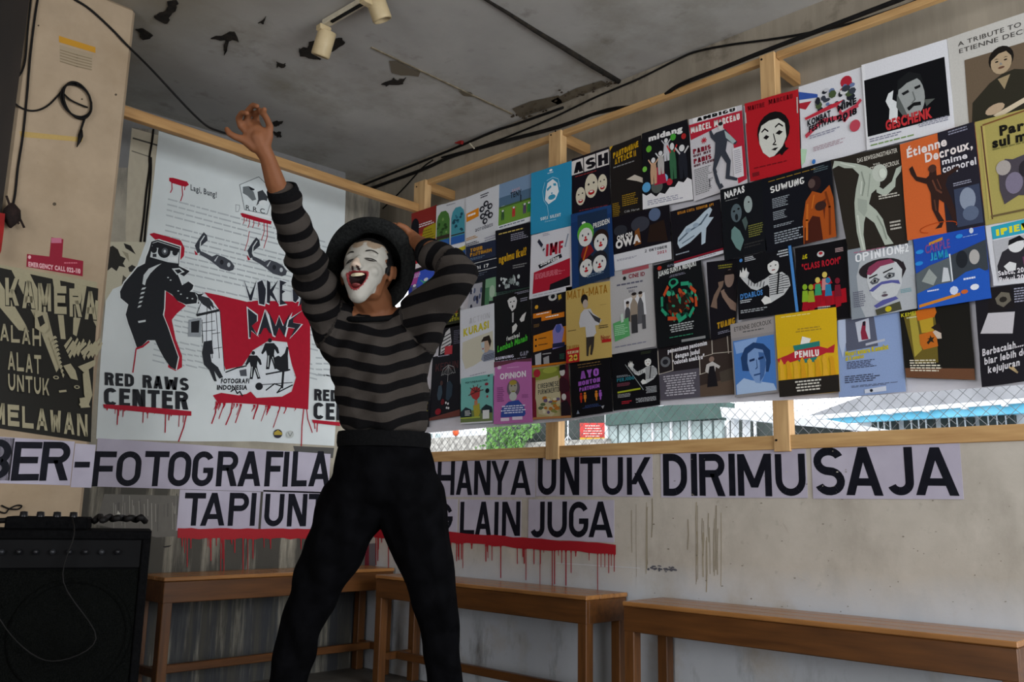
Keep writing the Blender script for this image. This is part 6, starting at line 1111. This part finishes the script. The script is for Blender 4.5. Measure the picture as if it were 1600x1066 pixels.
# ------------------------------------------------------------------ ceiling track and spotlights
tr = MB(); a = onz(508, 37, ZC-.02); b2 = onz(640, -40, ZC-.02); tr.beam(a, b2, .05, .035); o = tr.build('light_track', M_white, None, False, .004); tag(o, 'cream ceiling track that carries the two spotlights', 'track')
tr = MB(); tr.beam(onz(518, 34, ZC-.043), onz(640, -36, ZC-.043), .016, .012); tr.build('slot', M_blk, o)
M_spot = mat('cream_spotlight_enamel', 'b5a27c', 'c4b08a', 12, .45, .03)
def spot(label, top, bot, arm, D):
    A = at(*top, D); B = at(*bot, D+.02); ax = (B-A).normalized(); L_ = (B-A).length
    t = empty('spotlight', A, label, 'lamp', 'track spotlights')
    m1 = MB(); m1.lathe([(0, 0), (.05, 0), (.056, .006), (.057, L_-.01), (.054, L_), (.046, L_), (.044, L_-.03), (0, L_-.03)], A, ax, 28); m1.build('housing', M_spot, t, True)
    m2 = MB(); m2.lathe([(0, L_-.028), (.04, L_-.028), (.03, L_-.02), (0, L_-.018)], A, ax, 20); m2.build('bulb', mat('unlit_bulb', '6a6a64', '7a7a74', 8, .25, 0), t, True)
    C_ = at(*arm, D-.02); C2 = Vector((C_.x, C_.y, ZC-.02)); m3 = MB(); m3.tube([A+ax*.05, C_, C2-Vector((0, 0, .03))], .014, 8); m3.build('arm', M_spot, t, True)
    m4 = MB(); m4.box((C2.x-.04, C2.y-.025, C2.z-.06), (C2.x+.04, C2.y+.025, C2.z-.024)); m4.build('adapter', M_spot, t, False, .005)
Dz = (onz(508, 40, ZC-.03)-CAM).dot(VD)
spot('cream cylinder spotlight at the near end of the ceiling track, pointing down', (512, 48), (500, 88), (506, 42), Dz)
Dz2 = (onz(590, 0, ZC-.03)-CAM).dot(VD)
spot('cream cylinder spotlight cut by the top edge of the view', (581, -16), (598, 32), (575, -18), Dz2)
# ------------------------------------------------------------------ amplifier stack on the left
Rh = Vector((_r.x, _r.y, 0)); Fh = Vector((math.cos(AZ), math.sin(AZ), 0)); Rh0, Fh0 = Rh.copy(), Fh.copy()
_a = math.radians(21); Rh = Rh0*math.cos(_a)+Fh0*math.sin(_a); Fh = Fh0*math.cos(_a)-Rh0*math.sin(_a)
M_amp = mat('black_tolex', '060607', '0b0b0c', 60, .9, .3, spec=.05); M_grl = mat('black_grille_cloth', '060706', '0d0e0d', 220, .95, .3, spec=.03, contrast=(.45, .55)); M_knob = mat('knob_plastic', '101012', '17171a', 9, .35, 0); M_pan = mat('control_panel', '070708', '0b0b0c', 9, .7, 0, spec=.1); M_sil = mat('dull_metal', '2c2d30', '38393c', 9, .4, 0, metal=.5)
DA = 3.7
TR = at(236, 830, DA); W_ = 1.02; zt = TR.z
O = Vector((TR.x, TR.y, 0))-Rh*W_          # left front bottom corner (plan)
def Q(u, f, z): return O+Rh*u+Fh*f+Vector((0, 0, z))
def obx(name, mt, u0, u1, f0, f1, z0, z1, par, bev=.004):
    b_ = MB(); b_.hexa([Q(u, f, z) for z in (z1, z0) for f in (f0, f1) for u in (u0, u1)]); return b_.build(name, mt, par, bevel=bev)
amp = empty('amplifier', Q(W_/2, .2, FL), 'large black guitar amplifier with a round speaker at the bottom left', 'amplifier')
obx('cabinet', M_amp, 0, W_, .02, .42, FL+.03, zt, amp, .012)
obx('front_rail', M_amp, 0, W_, 0, .02, zt-.035, zt, amp); obx('front_rail', M_amp, 0, W_, 0, .02, FL+.03, FL+.08, amp)
obx('side_rail', M_amp, 0, .03, 0, .02, FL+.08, zt-.035, amp); obx('side_rail', M_amp, W_-.03, W_, 0, .02, FL+.08, zt-.035, amp)
cp = obx('control_panel', M_pan, .03, W_-.03, .008, .02, zt-.15, zt-.035, amp)
for i in range(14):
    u = .12+i*(W_-.24)/13; b_ = MB(); b_.lathe([(0, -.02), (.010, -.018), (.012, 0)], Q(u, .008, zt-.085), Fh, 10); b_.build('knob', M_knob if i % 3 else M_sil, cp, True)
obx('grille', M_grl, .03, W_-.03, .012, .02, FL+.08, zt-.155, amp)
C0 = at(115, 985, DA); cu = (C0-O).dot(Rh); rr_ = 84/F_PX*DA
b_ = MB(); b_.lathe([(rr_, .0), (rr_*1.0, -.008), (rr_*.93, -.008), (rr_*.9, 0)], Q(cu, .012, C0.z), Fh, 40); b_.build('speaker_ring', M_grl, amp, True)
b_ = MB(); b_.lathe([(rr_*.9, .001), (rr_*.3, -.0), (rr_*.25, -.008), (0, -.012)], Q(cu, .011, C0.z), Fh, 32); b_.build('speaker_cone', M_grl, amp, True)
for u in (.04, W_-.04):
    for f in (.06, .38):
        b_ = MB(); b_.lathe([(0, 0), (.03, 0), (.03, .03), (0, .03)], Q(u, f, FL), (0, 0, 1), 12); b_.build('foot', M_knob, amp, True)
b_ = MB(); b_.tube(spline([Q(W_/2-.12, .2, zt), Q(W_/2-.1, .2, zt+.03), Q(W_/2+.1, .2, zt+.03), Q(W_/2+.12, .2, zt)], 4), .012, 6); b_.build('handle', M_blk, amp, True)
mx = empty('mixer', at(80, 830, DA+.1), 'small black mixer with upright knobs lying on the amplifier', 'mixer')
u0 = (at(21, 830, DA+.1)-O).dot(Rh); u1 = (at(140, 830, DA+.1)-O).dot(Rh); zm = at(80, 807, DA+.1).z
obx('body', M_amp, u0, u1, .06, .3, zt+.001, zm, mx, .006)
for i in range(4):
    u = u0+.06+i*(u1-u0-.12)/3; b_ = MB(); b_.lathe([(.016, 0), (.014, .02), (0, .022)], Q(u, .1, zm), (0, 0, 1), 10); b_.build('knob', M_knob, mx, True)
cb = [Q(u1+.02+i*.018, .1+.05*math.sin(i*2.3), zt+.035+.02*abs(math.sin(i*1.7))) for i in range(12)]
cable('tangle of black cable lying on the right end of the amplifier', cb, .014)
cable('grey cable drooping down the front of the amplifier from the mixer', [Q(u1-.06, .05, zm), Q(u1-.04, -.03, zt-.02), Q(u1-.06, -.03, zt-.2), Q(cu+.1, -.03, zt-.42), Q(cu-.05, -.03, zt-.5), Q(cu-.2, -.03, zt-.4), Q(cu-.32, -.03, zt-.2), Q(u0-.05, -.02, zt-.05), Q(u0-.06, .04, zt+.02)], .003)
cable('thin curly wire on the pillar just above the amplifier', [ony(x, y, YP-.015) for x, y in ((-6, 798), (8, 802), (14, 796), (26, 790), (34, 791), (28, 796), (14, 795), (2, 790))], .004)

Rh, Fh = Rh0, Fh0
# ------------------------------------------------------------------ the mime (built in metres)
from mathutils.bvhtree import BVHTree
RAW[0] = True
CM = U(CAM); D0 = 3.7*K
def pm(x, y, dz=0.): return CM + ray(x, y)*(D0+dz)
BAS = (Rh, Vector((0, 0, 1)), Fh)
def ell(c, r, basis=BAS, sub=2):
    if not isinstance(r, (tuple, list)): r = (r, r, r)
    bm = bmesh.new(); bmesh.ops.create_icosphere(bm, subdivisions=sub, radius=1)
    P = [Vector(c)+basis[0]*(v.co.x*r[0])+basis[1]*(v.co.y*r[1])+basis[2]*(v.co.z*r[2]) for v in bm.verts]; bm.free(); return P
class Blob:
    def __init__(s): s.v = []; s.f = []
    def hull(s, *pts):
        bm = bmesh.new()
        for P in pts:
            for p in P: bm.verts.new(p)
        bmesh.ops.convex_hull(bm, input=bm.verts[:]); bmesh.ops.delete(bm, geom=[v for v in bm.verts if not v.link_faces], context='VERTS')
        bm.verts.index_update(); b = len(s.v); s.v += [v.co.copy() for v in bm.verts]; s.f += [tuple(b+v.index for v in f.verts) for f in bm.faces]; bm.free()
    def chain(s, nodes, basis=BAS):
        E = [ell(c, r, basis) for c, r in nodes]
        for a, b in zip(E, E[1:]): s.hull(a, b)
    def remesh(s, voxel, smooth=4, fac=.5):
        me = bpy.data.meshes.new('tmp'); me.from_pydata([tuple(v) for v in s.v], [], s.f); me.update()
        o = bpy.data.objects.new('tmp', me); COL.objects.link(o)
        r = o.modifiers.new('r', 'REMESH'); r.mode = 'VOXEL'; r.voxel_size = voxel; r.adaptivity = 0
        q = o.modifiers.new('s', 'SMOOTH'); q.iterations = smooth; q.factor = fac
        dg = bpy.context.evaluated_depsgraph_get(); out = bpy.data.meshes.new_from_object(o.evaluated_get(dg))
        bpy.data.objects.remove(o); bpy.data.meshes.remove(me); return out
def skin_obj(name, me, mt, parent, cols=None, stripe=None):
    me.name = name; me.materials.clear(); me.materials.append(mt); me.polygons.foreach_set('use_smooth', [True]*len(me.polygons))
    if cols is not None:
        a = me.color_attributes.new('Col', 'FLOAT_COLOR', 'POINT'); a.data.foreach_set('color', np.concatenate([cols, np.ones((len(cols), 1))], 1).astype('f').ravel())
    if stripe is not None:
        a = me.attributes.new('stripe', 'FLOAT', 'POINT'); a.data.foreach_set('value', stripe.astype('f'))
    o = bpy.data.objects.new(name, me); COL.objects.link(o)
    if parent: o.parent = parent; o.matrix_parent_inverse = parent.matrix_world.inverted()
    return o
def coords(me):
    a = np.empty(len(me.vertices)*3, 'f'); me.vertices.foreach_get('co', a); return a.reshape(-1, 3).astype('d')
def smoothstep(a, b, x): t = np.clip((x-a)/(b-a), 0, 1); return t*t*(3-2*t)
# head frame: hx = his left (image right), hy = up, hz = where the face points
yaw, pit, rol = math.radians(11), math.radians(15), math.radians(3)
Ti = -Fh
hz = (Rh*(-math.sin(yaw)*math.cos(pit))+Vector((0, 0, 1))*math.sin(pit)+Ti*(math.cos(yaw)*math.cos(pit))).normalized()
hx = (Rh*math.cos(yaw)+Ti*math.sin(yaw)); hx = (hx-hz*hx.dot(hz)).normalized(); hy = hz.cross(hx); 
if hy.z < 0: hy = -hy
hx, hy = (hx*math.cos(rol)+hy*math.sin(rol)).normalized(), (hy*math.cos(rol)-hx*math.sin(rol)).normalized()
HO = pm(573, 427, -.03); HB = (hx, hy, hz)
HS = .88
def H(x, y, z): return HO+(hx*x+hy*y+hz*z)*HS
def pts(l): return [(pm(*a[:3]), a[3]) for a in l]
_e = ell
def ell(c, r, basis=BAS, sub=2):
    if basis is HB: r = tuple(q*HS for q in r) if isinstance(r, tuple) else r*HS
    return _e(c, r, basis, sub)
B = Blob()
B.hull(ell(H(0, .03, -.015), (.074, .088, .09), HB, 3)); B.hull(ell(H(0, -.02, .028), (.061, .06, .055), HB, 3), ell(H(0, -.104, .05), (.027, .024, .026), HB))
B.hull(ell(H(0, -.01, 0), (.066, .04, .06), HB), ell(H(0, -.075, .0), (.052, .02, .04), HB)); B.hull(ell(H(0, .006, .078), .009, HB), ell(H(0, -.027, .098), (.013, .010, .012), HB)); B.hull(ell(H(-.012, -.03, .088), .009, HB), ell(H(.012, -.03, .088), .009, HB))
B.hull(ell(H(-.034, .024, .056), (.016, .011, .014), HB), ell(H(.034, .024, .056), (.016, .011, .014), HB))
for q in (-1, 1):
    B.hull(ell(H(q*.036, -.032, .055), (.022, .019, .02), HB)); B.hull(ell(H(q*.077, .0, -.008), (.008, .022, .016), HB), ell(H(q*.073, -.024, -.002), (.006, .012, .009), HB)); B.hull(ell(H(q*.082, .004, -.018), (.006, .026, .01), HB))
B.chain([(H(0, -.05, -.035), .05), (pm(588, 480, .01), .05), (pm(588, 505, .02), .062)])
tor = [(pm(590, 512, .02), (.11, .04, .05)), (pm(596, 560, .01), (.10, .06, .06)), (pm(598, 640, 0), (.088, .06, .055)), (pm(600, 720, 0), (.085, .06, .055)), (pm(598, 770, 0), (.085, .05, .06))]
B.chain(tor)
LA = [(515, 492, .0), (463, 368, -.18), (418, 247, -.30)]; RA = [(655, 495, .0), (722, 428, -.14), (652, 379, -.01)]
B.chain([(pm(590, 512, .02), (.08, .04, .05)), (pm(*LA[0]), .038), (pm(*LA[1]), .029), (pm(430, 285, -.27), .0245), (pm(*LA[2]), .0185)])
B.chain([(pm(590, 512, .02), (.08, .04, .05)), (pm(*RA[0]), .038), (pm(*RA[1]), .027), (pm(674, 392, -.08), .028), (pm(*RA[2]), .0205)])
# raised hand
B.chain(pts([(418, 247, -.30, .0185), (408, 228, -.31, .021), (403, 216, -.315, .020)])); w = -.315
B.hull(ell(pm(410, 232, -.31), .018), ell(pm(391, 214, w), .0125), ell(pm(392, 204, w), .011), ell(pm(402, 201, w), .0115), ell(pm(420, 212, w), .011))
for f in ([(398, 230, w, .014), (381, 218.5, w-.005, .010), (367, 213.5, w-.012, .0085), (359, 209, w-.012, .0078), (354.5, 202, w-.008, .0068)],
          [(389, 209, w, .0100), (376, 197, w, .0082), (372.5, 185, w-.010, .0076), (378, 176.5, w-.026, .007), (386, 177, w-.036, .0062)],
          [(396, 205, w, .0100), (386.5, 189, w+.004, .0082), (387, 174, w-.008, .0076), (395, 164.5, w-.022, .007), (402, 166, w-.032, .0062)],
          [(406, 205, w, .0100), (400.5, 190, w+.012, .008), (400, 179, w+.004, .0074), (406, 172, w-.012, .0068), (410, 178, w-.026, .0062)],
          [(419, 212, w, .0100), (422, 198, w-.002, .0084), (417, 186, w-.016, .0080), (411, 176, w-.03, .0074), (413, 171, w-.036, .0066)]): B.chain(pts(f))
# hand gripping the hat brim
B.chain(pts([(652, 379, -.01, .0205), (641, 371, .02, .022), (634, 366, .028, .021)]))
for k, f in enumerate(([(634, 362, .03, .011), (624, 354, .036, .0095), (614, 352, .03, .0085), (607, 354, .018, .0078)], [(636, 366, .034, .011), (622, 361, .045, .0095), (611, 360, .04, .0085), (604, 362, .03, .0078)],
                       [(638, 371, .034, .011), (626, 369, .048, .0092), (615, 370, .045, .0084), (608, 372, .034, .0076)], [(640, 376, .032, .0105), (631, 378, .044, .0088), (622, 380, .042, .008), (616, 382, .036, .0072)],
                       [(642, 366, .012, .012), (632, 356, .002, .010), (623, 352, -.006, .009)])): B.chain(pts(f))
LEGS = ([(556, 775, 0, .07), (520, 868, .0, .055), (478, 968, .01, .04), (455, 1050, .02, .036), (418, 1205, .06, .034)], [(634, 775, 0, .07), (664, 868, -.01, .052), (688, 960, -.02, .038), (696, 1050, -.01, .034), (706, 1205, .03, .034)])
for l in LEGS: B.chain(pts(l))
me = B.remesh(.003, 6, .5)
co = coords(me); rel = co-np.array(HO); hxn, hyn, hzn = np.array(hx), np.array(hy), np.array(hz); X, Y, Z = rel@hxn/HS, rel@hyn/HS, rel@hzn/HS
near = (np.abs(X) < .11) & (np.abs(Y) < .17) & (np.abs(Z) < .13)
mcx, mcy, mrx, mry = 0, -.0555, .0275, .0255
corner = np.abs((X-mcx)/mrx); yc = mcy+.008*corner**2; yy = np.where(Y > yc, (Y-yc)/.012, (Y-yc)/(.0365-.008*np.clip(corner, 0, 1)**2)); e = np.sqrt(corner**2+yy**2)
mm = near & (e < 1.05) & (Z > .03); dep = np.where(mm, .024*np.sqrt(np.clip(1.05-e, 0, 1)), 0)
lip = near & (e >= .95) & (e < 1.4) & (Z > .03); dep = dep-np.where(lip, .0026*np.sin(np.clip((e-.95)/.45, 0, 1)*math.pi), 0)
# eye sockets pressed in a little
for q in (-1, 1):
    d2 = ((X-q*.032)/.019)**2+((Y-.004)/.012)**2; dep = dep+np.where(near & (Z > .03), .006*np.exp(-d2), 0)
co2 = co-dep[:, None]*hzn*HS
n_ = len(co); cols = np.tile(np.array(hexc('74492f')), (n_, 1))
rnd = np.random.RandomState(2); jit = .004*np.sin(X*140)+.003*np.sin(Y*190+1)
face = near & (Z > .012+jit+np.clip(-.02-Y, 0, .1)*.25) & (Y < .074+jit) & (Y > -.128) & (np.abs(X) < .066+jit)
hair = near & ~face & (Y > -.012+jit*2) & (np.abs(X) < .0755) & ((Z < .02) | (Y > .055))
cols[hair] = hexc('0d0c0c'); cols[face] = hexc('9a968d')
cols[face & (Y > .055+jit*2)] = hexc('84725f')
cols[face & (np.abs(X) < .016) & (Y < .0) & (Y > -.036) & (Z > .092)] = hexc('b8a492')
cols[face & (e < 1.26) & (e > .98)] = hexc('7c2a2c'); cols[mm & (e < .98)] = hexc('1c0a0a')
for q in (-1, 1): cols[near & (((X-q*.0085)/.0046)**2+((Y+.0365)/.0034)**2 < 1) & (Z > .07)] = hexc('2a1614')
me.vertices.foreach_set('co', co2.astype('f').ravel()); me.update()
M_skin = attr_mat('skin_and_face_paint', .6, .2)
body_l = 'person in striped jumper and felt hat, face painted white, mouth open, one arm flung up'
person = empty('person', (0, 0, 0), body_l, 'person'); bpy.context.view_layer.update()
base = pm(580, 1228); person.location = (base.x, base.y, 0); person.matrix_world = Matrix.Translation(person.location)
body = skin_obj('body', me, M_skin, person, cols)
bvh = BVHTree.FromPolygons([tuple(v) for v in co2], [tuple(p.vertices) for p in me.polygons])
def drape(name, poly, mt, off=.0012, rings=(1, .6, .25)):
    cx = sum(p[0] for p in poly)/len(poly); cy = sum(p[1] for p in poly)/len(poly); V = []; n = len(poly)
    for s_ in rings:
        for x, y in poly:
            o = H(cx+(x-cx)*s_, cy+(y-cy)*s_, .2); h = bvh.ray_cast(o, -hz); V.append((h[0] if h[0] else o)+hz*off)
    F_ = [(i*n+j, i*n+(j+1) % n, (i+1)*n+(j+1) % n, (i+1)*n+j) for i in range(len(rings)-1) for j in range(n)]+[tuple((len(rings)-1)*n+j for j in range(n))]
    return mesh_obj(name, V, F_, mt, body, True)
def lens(cx, cy, rx, up, dn, n=8): return [(cx+rx*(2*i/n-1), cy+up*math.sin(math.pi*i/n)) for i in range(n)]+[(cx+rx*(1-2*i/n), cy-dn*math.sin(math.pi*i/n)) for i in range(n)]
M_eye = mat('dark_eye', '0c0908', '1c1512', 30, .2, 0); M_line = mat('black_face_paint', '15110f', '1f1a18', 30, .6, 0); M_teeth = mat('teeth', 'b8ac90', 'cabf9f', 30, .35, 0)
M_hat = mat('black_felt', '151616', '222322', 90, .95, .35, spec=.1); M_hatband = mat('hat_band', '0c0c0d', '131314', 30, .6, 0)
for q in (-1, 1):
    drape('eye', lens(q*.032, .0035, .0135, .0032, .0034), M_eye)
    drape('eyelash', [(q*.032+.016*math.cos(a), .006+.006*math.sin(a)) for a in np.linspace(.15, 3.0, 9)]+[(q*.032+.016*math.cos(a), .0045+.0045*math.sin(a)) for a in np.linspace(3.0, .15, 9)], M_line, .0016)
    drape('eyebrow', [(q*.034+.019*math.cos(a), .026+.013*math.sin(a)) for a in np.linspace(.5, 2.7, 9)]+[(q*.034+.018*math.cos(a), .0245+.0115*math.sin(a)) for a in np.linspace(2.7, .5, 9)], M_line, .0014)
def mz(x): return .0
tv = []
for i in range(13):
    a = (i/12-.5)*2; x = a*.021; zf = .082-.011*a*a-.004
    for y in (-.0455+.004*a*a, -.0555+.008*a*a): tv.append(H(x, y, zf+.002 if y > -.05 else zf))
mesh_obj('teeth', tv, [(2*i, 2*i+1, 2*i+3, 2*i+2) for i in range(12)], M_teeth, body, True)
mb = MB(); mb.v = [p for p in ell(H(0, -.083, .068), (.016, .006, .018), HB, 2)]
bm = bmesh.new(); bmesh.ops.create_icosphere(bm, subdivisions=2, radius=1); bm.verts.index_update(); mb.f = [tuple(v.index for v in f.verts) for f in bm.faces]; bm.free(); mb.c = [None]*len(mb.f)
mb.build('tongue', mat('tongue_flesh', '5c2424', '6e2e2c', 20, .4, 0), body, True)
# hat
hn = (Rh*-.12+Vector((0, 0, 1))*-.34+Ti*.93).normalized(); HC = pm(577, 414, .0); ca = -hn
th = MB(); th.lathe([(.124, -.006), (.1265, -.001), (.124, .004), (.105, .008), (.09, .012), (.086, .022), (.087, .05), (.085, .085), (.074, .112), (.05, .124), (.02, .121), (0, .118)], HC, ca, 56)
th.lathe([(.124, -.006), (.104, -.003), (.086, .004), (.082, .02), (.083, .05), (.08, .085), (.07, .107), (.04, .118), (0, .113)], HC, ca, 56)
for v in th.v:                 # the felt brim rolls and sags unevenly
    d = v-HC; a = math.atan2(d.dot(BAS[1]), d.dot(Rh)); r = (d-ca*d.dot(ca)).length
    if r > .09: k = (r-.09)/.036; v += ca*(k*.010*math.sin(2*a+.6)+k*.005*math.sin(3*a))+(d-ca*d.dot(ca)).normalized()*(k*(.003*math.sin(2*a-.4)+.006*max(0, math.sin(a)*-1)))
hat = th.build('hat', M_hat, person, True)
hb = MB(); hb.lathe([(.0875, .018), (.089, .02), (.0895, .036), (.0885, .038)], HC, ca, 56); hb.build('hat_band', M_hatband, hat, True)
# jumper
J = Blob()
J.chain([(pm(582, 497, .02), (.075, .018, .055)), (pm(588, 512, .02), (.135, .035, .07)), (pm(593, 541, .012), (.148, .04, .088)), (pm(594.5, 597, .0), (.134, .04, .088)), (pm(598, 653, -.004), (.121, .035, .09)), (pm(600, 672, -.004), (.113, .018, .088))])
J.chain([(pm(540, 508, .015), (.05, .05, .06)), (pm(512, 492, -.01), .056), (pm(487, 430, -.085), .052), (pm(464, 368, -.18), .047), (pm(450, 330, -.222), .042), (pm(443, 302, -.25), .036)])
J.hull(ell(pm(520, 545, .0), (.03, .05, .05)), ell(pm(500, 480, -.03), .045))
J.chain([(pm(634, 512, .015), (.05, .05, .06)), (pm(660, 492, -.02), .062), (pm(690, 462, -.07), .056), (pm(715, 434, -.13), .049), (pm(716, 424, -.135), .046), (pm(696, 406, -.1), .042), (pm(673, 397, -.07), .037)])
J.hull(ell(pm(660, 550, .0), (.03, .05, .05)), ell(pm(680, 490, -.06), .045))
jm = J.remesh(.0055, 6, .5); jc = coords(jm)
def segd(P, a, b): ab = b-a; t0 = ((P-a)@ab)/(ab@ab); t = np.clip(t0, 0, 1); return np.linalg.norm(P-(a+t[:, None]*ab), axis=1), t0
V3 = lambda *a: np.array(pm(*a))
chains = {'T': [V3(588, 500, .02), V3(594, 560, .01), V3(600, 690, 0)], 'L': [V3(512, 488, 0), V3(464, 368, -.18), V3(443, 300, -.25)], 'R': [V3(660, 490, -.02), V3(716, 428, -.135), V3(670, 396, -.06)]}
best = np.full(len(jc), 9.); sco = np.zeros(len(jc)); lab = np.zeros(len(jc), int)
for li, (k, ch) in enumerate(chains.items()):
    acc = 0
    for i in range(len(ch)-1):
        d, t = segd(jc, ch[i], ch[i+1]); Ls = np.linalg.norm(ch[i+1]-ch[i]); d = d-(.105 if k == 'T' else .048)-(.014 if k == 'R' and i == 0 else 0)
        s_ = acc+t*Ls+(.012 if k == 'L' else .03 if k == 'R' else 0); s_ = s_ if not (k == 'R' and i == 0) else (ch[1][2]-jc[:, 2])*1.0+.1*((jc-ch[1])@np.array(Rh))+.10; m_ = d < best; best = np.where(m_, d, best); sco = np.where(m_, s_, sco); lab = np.where(m_, li, lab); acc += Ls
RhN = np.array(Rh); xr = (jc-V3(597, 560, 0))@RhN; yr = (jc-V3(597, 560, 0))@np.array(Fh)
zt_ = jc[:, 2]; z_hem = pm(600, 665, -.09).z
torso_s = (zt_-z_hem)+.30*xr**2/.15*-1-.03*xr+.0  # bands sag in the middle where the arms pull the sides up
torso_s = torso_s-.22*np.abs(xr)**1.5*0
sco = np.where(lab == 0, torso_s+.004*np.sin(xr*40+1)+.001*np.sin(xr*90), sco+.003*np.sin(zt_*60))
# folds
nrm = np.empty(len(jc)*3, 'f'); jm.vertices.foreach_get('normal', nrm); nrm = nrm.reshape(-1, 3)
fold = .0045*np.sin((xr*1.0+.55*(zt_-1.2))*62+2.2*np.sin(zt_*9))*smoothstep(1.5, 1.1, zt_)*(lab == 0)+.0035*np.sin((xr-.8*(zt_-1.2))*85+np.sin(zt_*21))*(lab == 0)
fold += (lab > 0)*(.004*np.sin(sco*95+xr*20)+.003*np.sin(sco*55+zt_*30))
jc2 = jc+nrm*fold[:, None]; jm.vertices.foreach_set('co', jc2.astype('f').ravel()); jm.update()
mt, nt, bs = newmat('striped_knit'); NN = nt.nodes.new; LL = nt.links.new
at_ = NN('ShaderNodeAttribute'); at_.attribute_name = 'stripe'; ml = NN('ShaderNodeMath'); ml.operation = 'MULTIPLY'; ml.inputs[1].default_value = 2*math.pi/.0485
sn = NN('ShaderNodeMath'); sn.operation = 'COSINE'; mr = NN('ShaderNodeMapRange'); mr.inputs['From Min'].default_value = .0; mr.inputs['From Max'].default_value = .16
mx_ = NN('ShaderNodeMix'); mx_.data_type = 'RGBA'; mx_.inputs[6].default_value = hexc('38332f')+(1,); mx_.inputs[7].default_value = hexc('0a090a')+(1,)
LL(at_.outputs['Fac'], ml.inputs[0]); LL(ml.outputs[0], sn.inputs[0]); LL(sn.outputs[0], mr.inputs['Value']); LL(mr.outputs['Result'], mx_.inputs[0]); LL(mx_.outputs[2], bs.inputs['Base Color'])
nn = NN('ShaderNodeTexNoise'); nn.inputs['Scale'].default_value = 220; bb = NN('ShaderNodeBump'); bb.inputs['Strength'].default_value = .25; bb.inputs['Distance'].default_value = .003; LL(nn.outputs['Fac'], bb.inputs['Height']); LL(bb.outputs['Normal'], bs.inputs['Normal'])
bs.inputs['Roughness'].default_value = .95; bs.inputs['Specular IOR Level'].default_value = .1; bs.inputs['Sheen Weight'].default_value = .0
skin_obj('jumper', jm, mt, person, None, sco)
M_trim = mat('black_rib_knit', '070708', '0c0c0d', 90, .95, .3, spec=.1)
def cuff(c, ax, r, w, nm='cuff'):
    m_ = MB(); m_.lathe([(r*.8, -w*.3), (r, -w/2), (r*1.06, 0), (r*1.02, w*.45), (r*.9, w*.55), (r*.78, w*.4)], c, ax, 28); return m_.build(nm, M_trim, person, True)
cuff(pm(442.5, 301, -.252), (pm(430, 270, -.28)-pm(450, 330, -.222)), .036, .024); cuff(pm(671, 396, -.066), (pm(655, 385, -.01)-pm(690, 402, -.12)), .038, .024)
cuff(pm(583, 494, .016), (Vector((0, 0, 1))+Ti*.35-Rh*.05), .079, .013, 'collar')
# trousers, belt, shoes
T_ = Blob(); T_.chain([(pm(600, 690, -.002), (.118, .03, .088)), (pm(600, 735, 0), (.142, .05, .1)), (pm(597, 772, .0), (.148, .045, .1))])
T_.chain(pts([(556, 778, 0, .094), (518, 868, 0, .081), (480, 950, .0, .061), (468, 990, .01, .058), (449, 1064, .02, .053), (424, 1172, .05, .052)]))
T_.chain(pts([(641, 778, 0, .098), (662, 868, -.01, .079), (683, 948, -.02, .060), (690, 1000, -.02, .049), (694, 1064, -.01, .046), (704, 1172, .02, .050)]))
tm = T_.remesh(.006, 8, .5); tc_ = coords(tm); nr = np.empty(len(tc_)*3, 'f'); tm.vertices.foreach_get('normal', nr); nr = nr.reshape(-1, 3); xr = (tc_-V3(600, 760, 0))@RhN
fo = .0022*np.sin(tc_[:, 2]*48+xr*26+2*np.sin(xr*30))*smoothstep(.95, .6, tc_[:, 2])+.003*np.sin(xr*80+tc_[:, 2]*12); tm.vertices.foreach_set('co', (tc_+nr*fo[:, None]).astype('f').ravel()); tm.update()
skin_obj('trousers', tm, mat('black_trouser_cloth', '060607', '0b0b0d', 14, .95, .25, spec=.02), person)
wb = MB(); wb.lathe([(1, 0), (1.02, .01), (1.02, .03), (1, .04)], (0, 0, 0), (0, 0, 1), 40)
c0 = pm(600, 694, -.002)
for v in wb.v: x, y, z = v; v.xyz = c0+Rh*(x*.123)+Fh*(y*.094)+Vector((0, 0, z-.01))
wb.build('waistband', M_trim, person, True)
for (x, y, dz) in ((418, 1205, .06), (706, 1205, .03)):
    c = pm(x, y, dz); c.z = 0; s_ = Blob(); q = -1 if x < 560 else 1; fw = (Ti+Rh*(.5*q)).normalized(); bs_ = (fw.cross(Vector((0, 0, 1))), Vector((0, 0, 1)), fw)
    s_.hull(ell(c-fw*.05+Vector((0, 0, .045)), (.036, .04, .04), bs_), ell(c+fw*.06+Vector((0, 0, .035)), (.044, .03, .05), bs_)); s_.hull(ell(c+fw*.06+Vector((0, 0, .03)), (.045, .026, .05), bs_), ell(c+fw*.14+Vector((0, 0, .026)), (.038, .022, .035), bs_)); s_.hull(ell(c+Vector((0, 0, .06)), .04, bs_), ell(c+Vector((0, 0, .11)), .04, bs_))
    sm_ = s_.remesh(.005, 4); skin_obj('shoe', sm_, M_amp, person)
    so = MB(); so.prism([c+fw*(a*.11+.045)+bs_[0]*(b*.043) for a, b in [(math.cos(t), math.sin(t)) for t in np.linspace(0, 5.98, 20)]], (0, 0, .012)); so.build('sole', M_knob, person)
RAW[0] = False
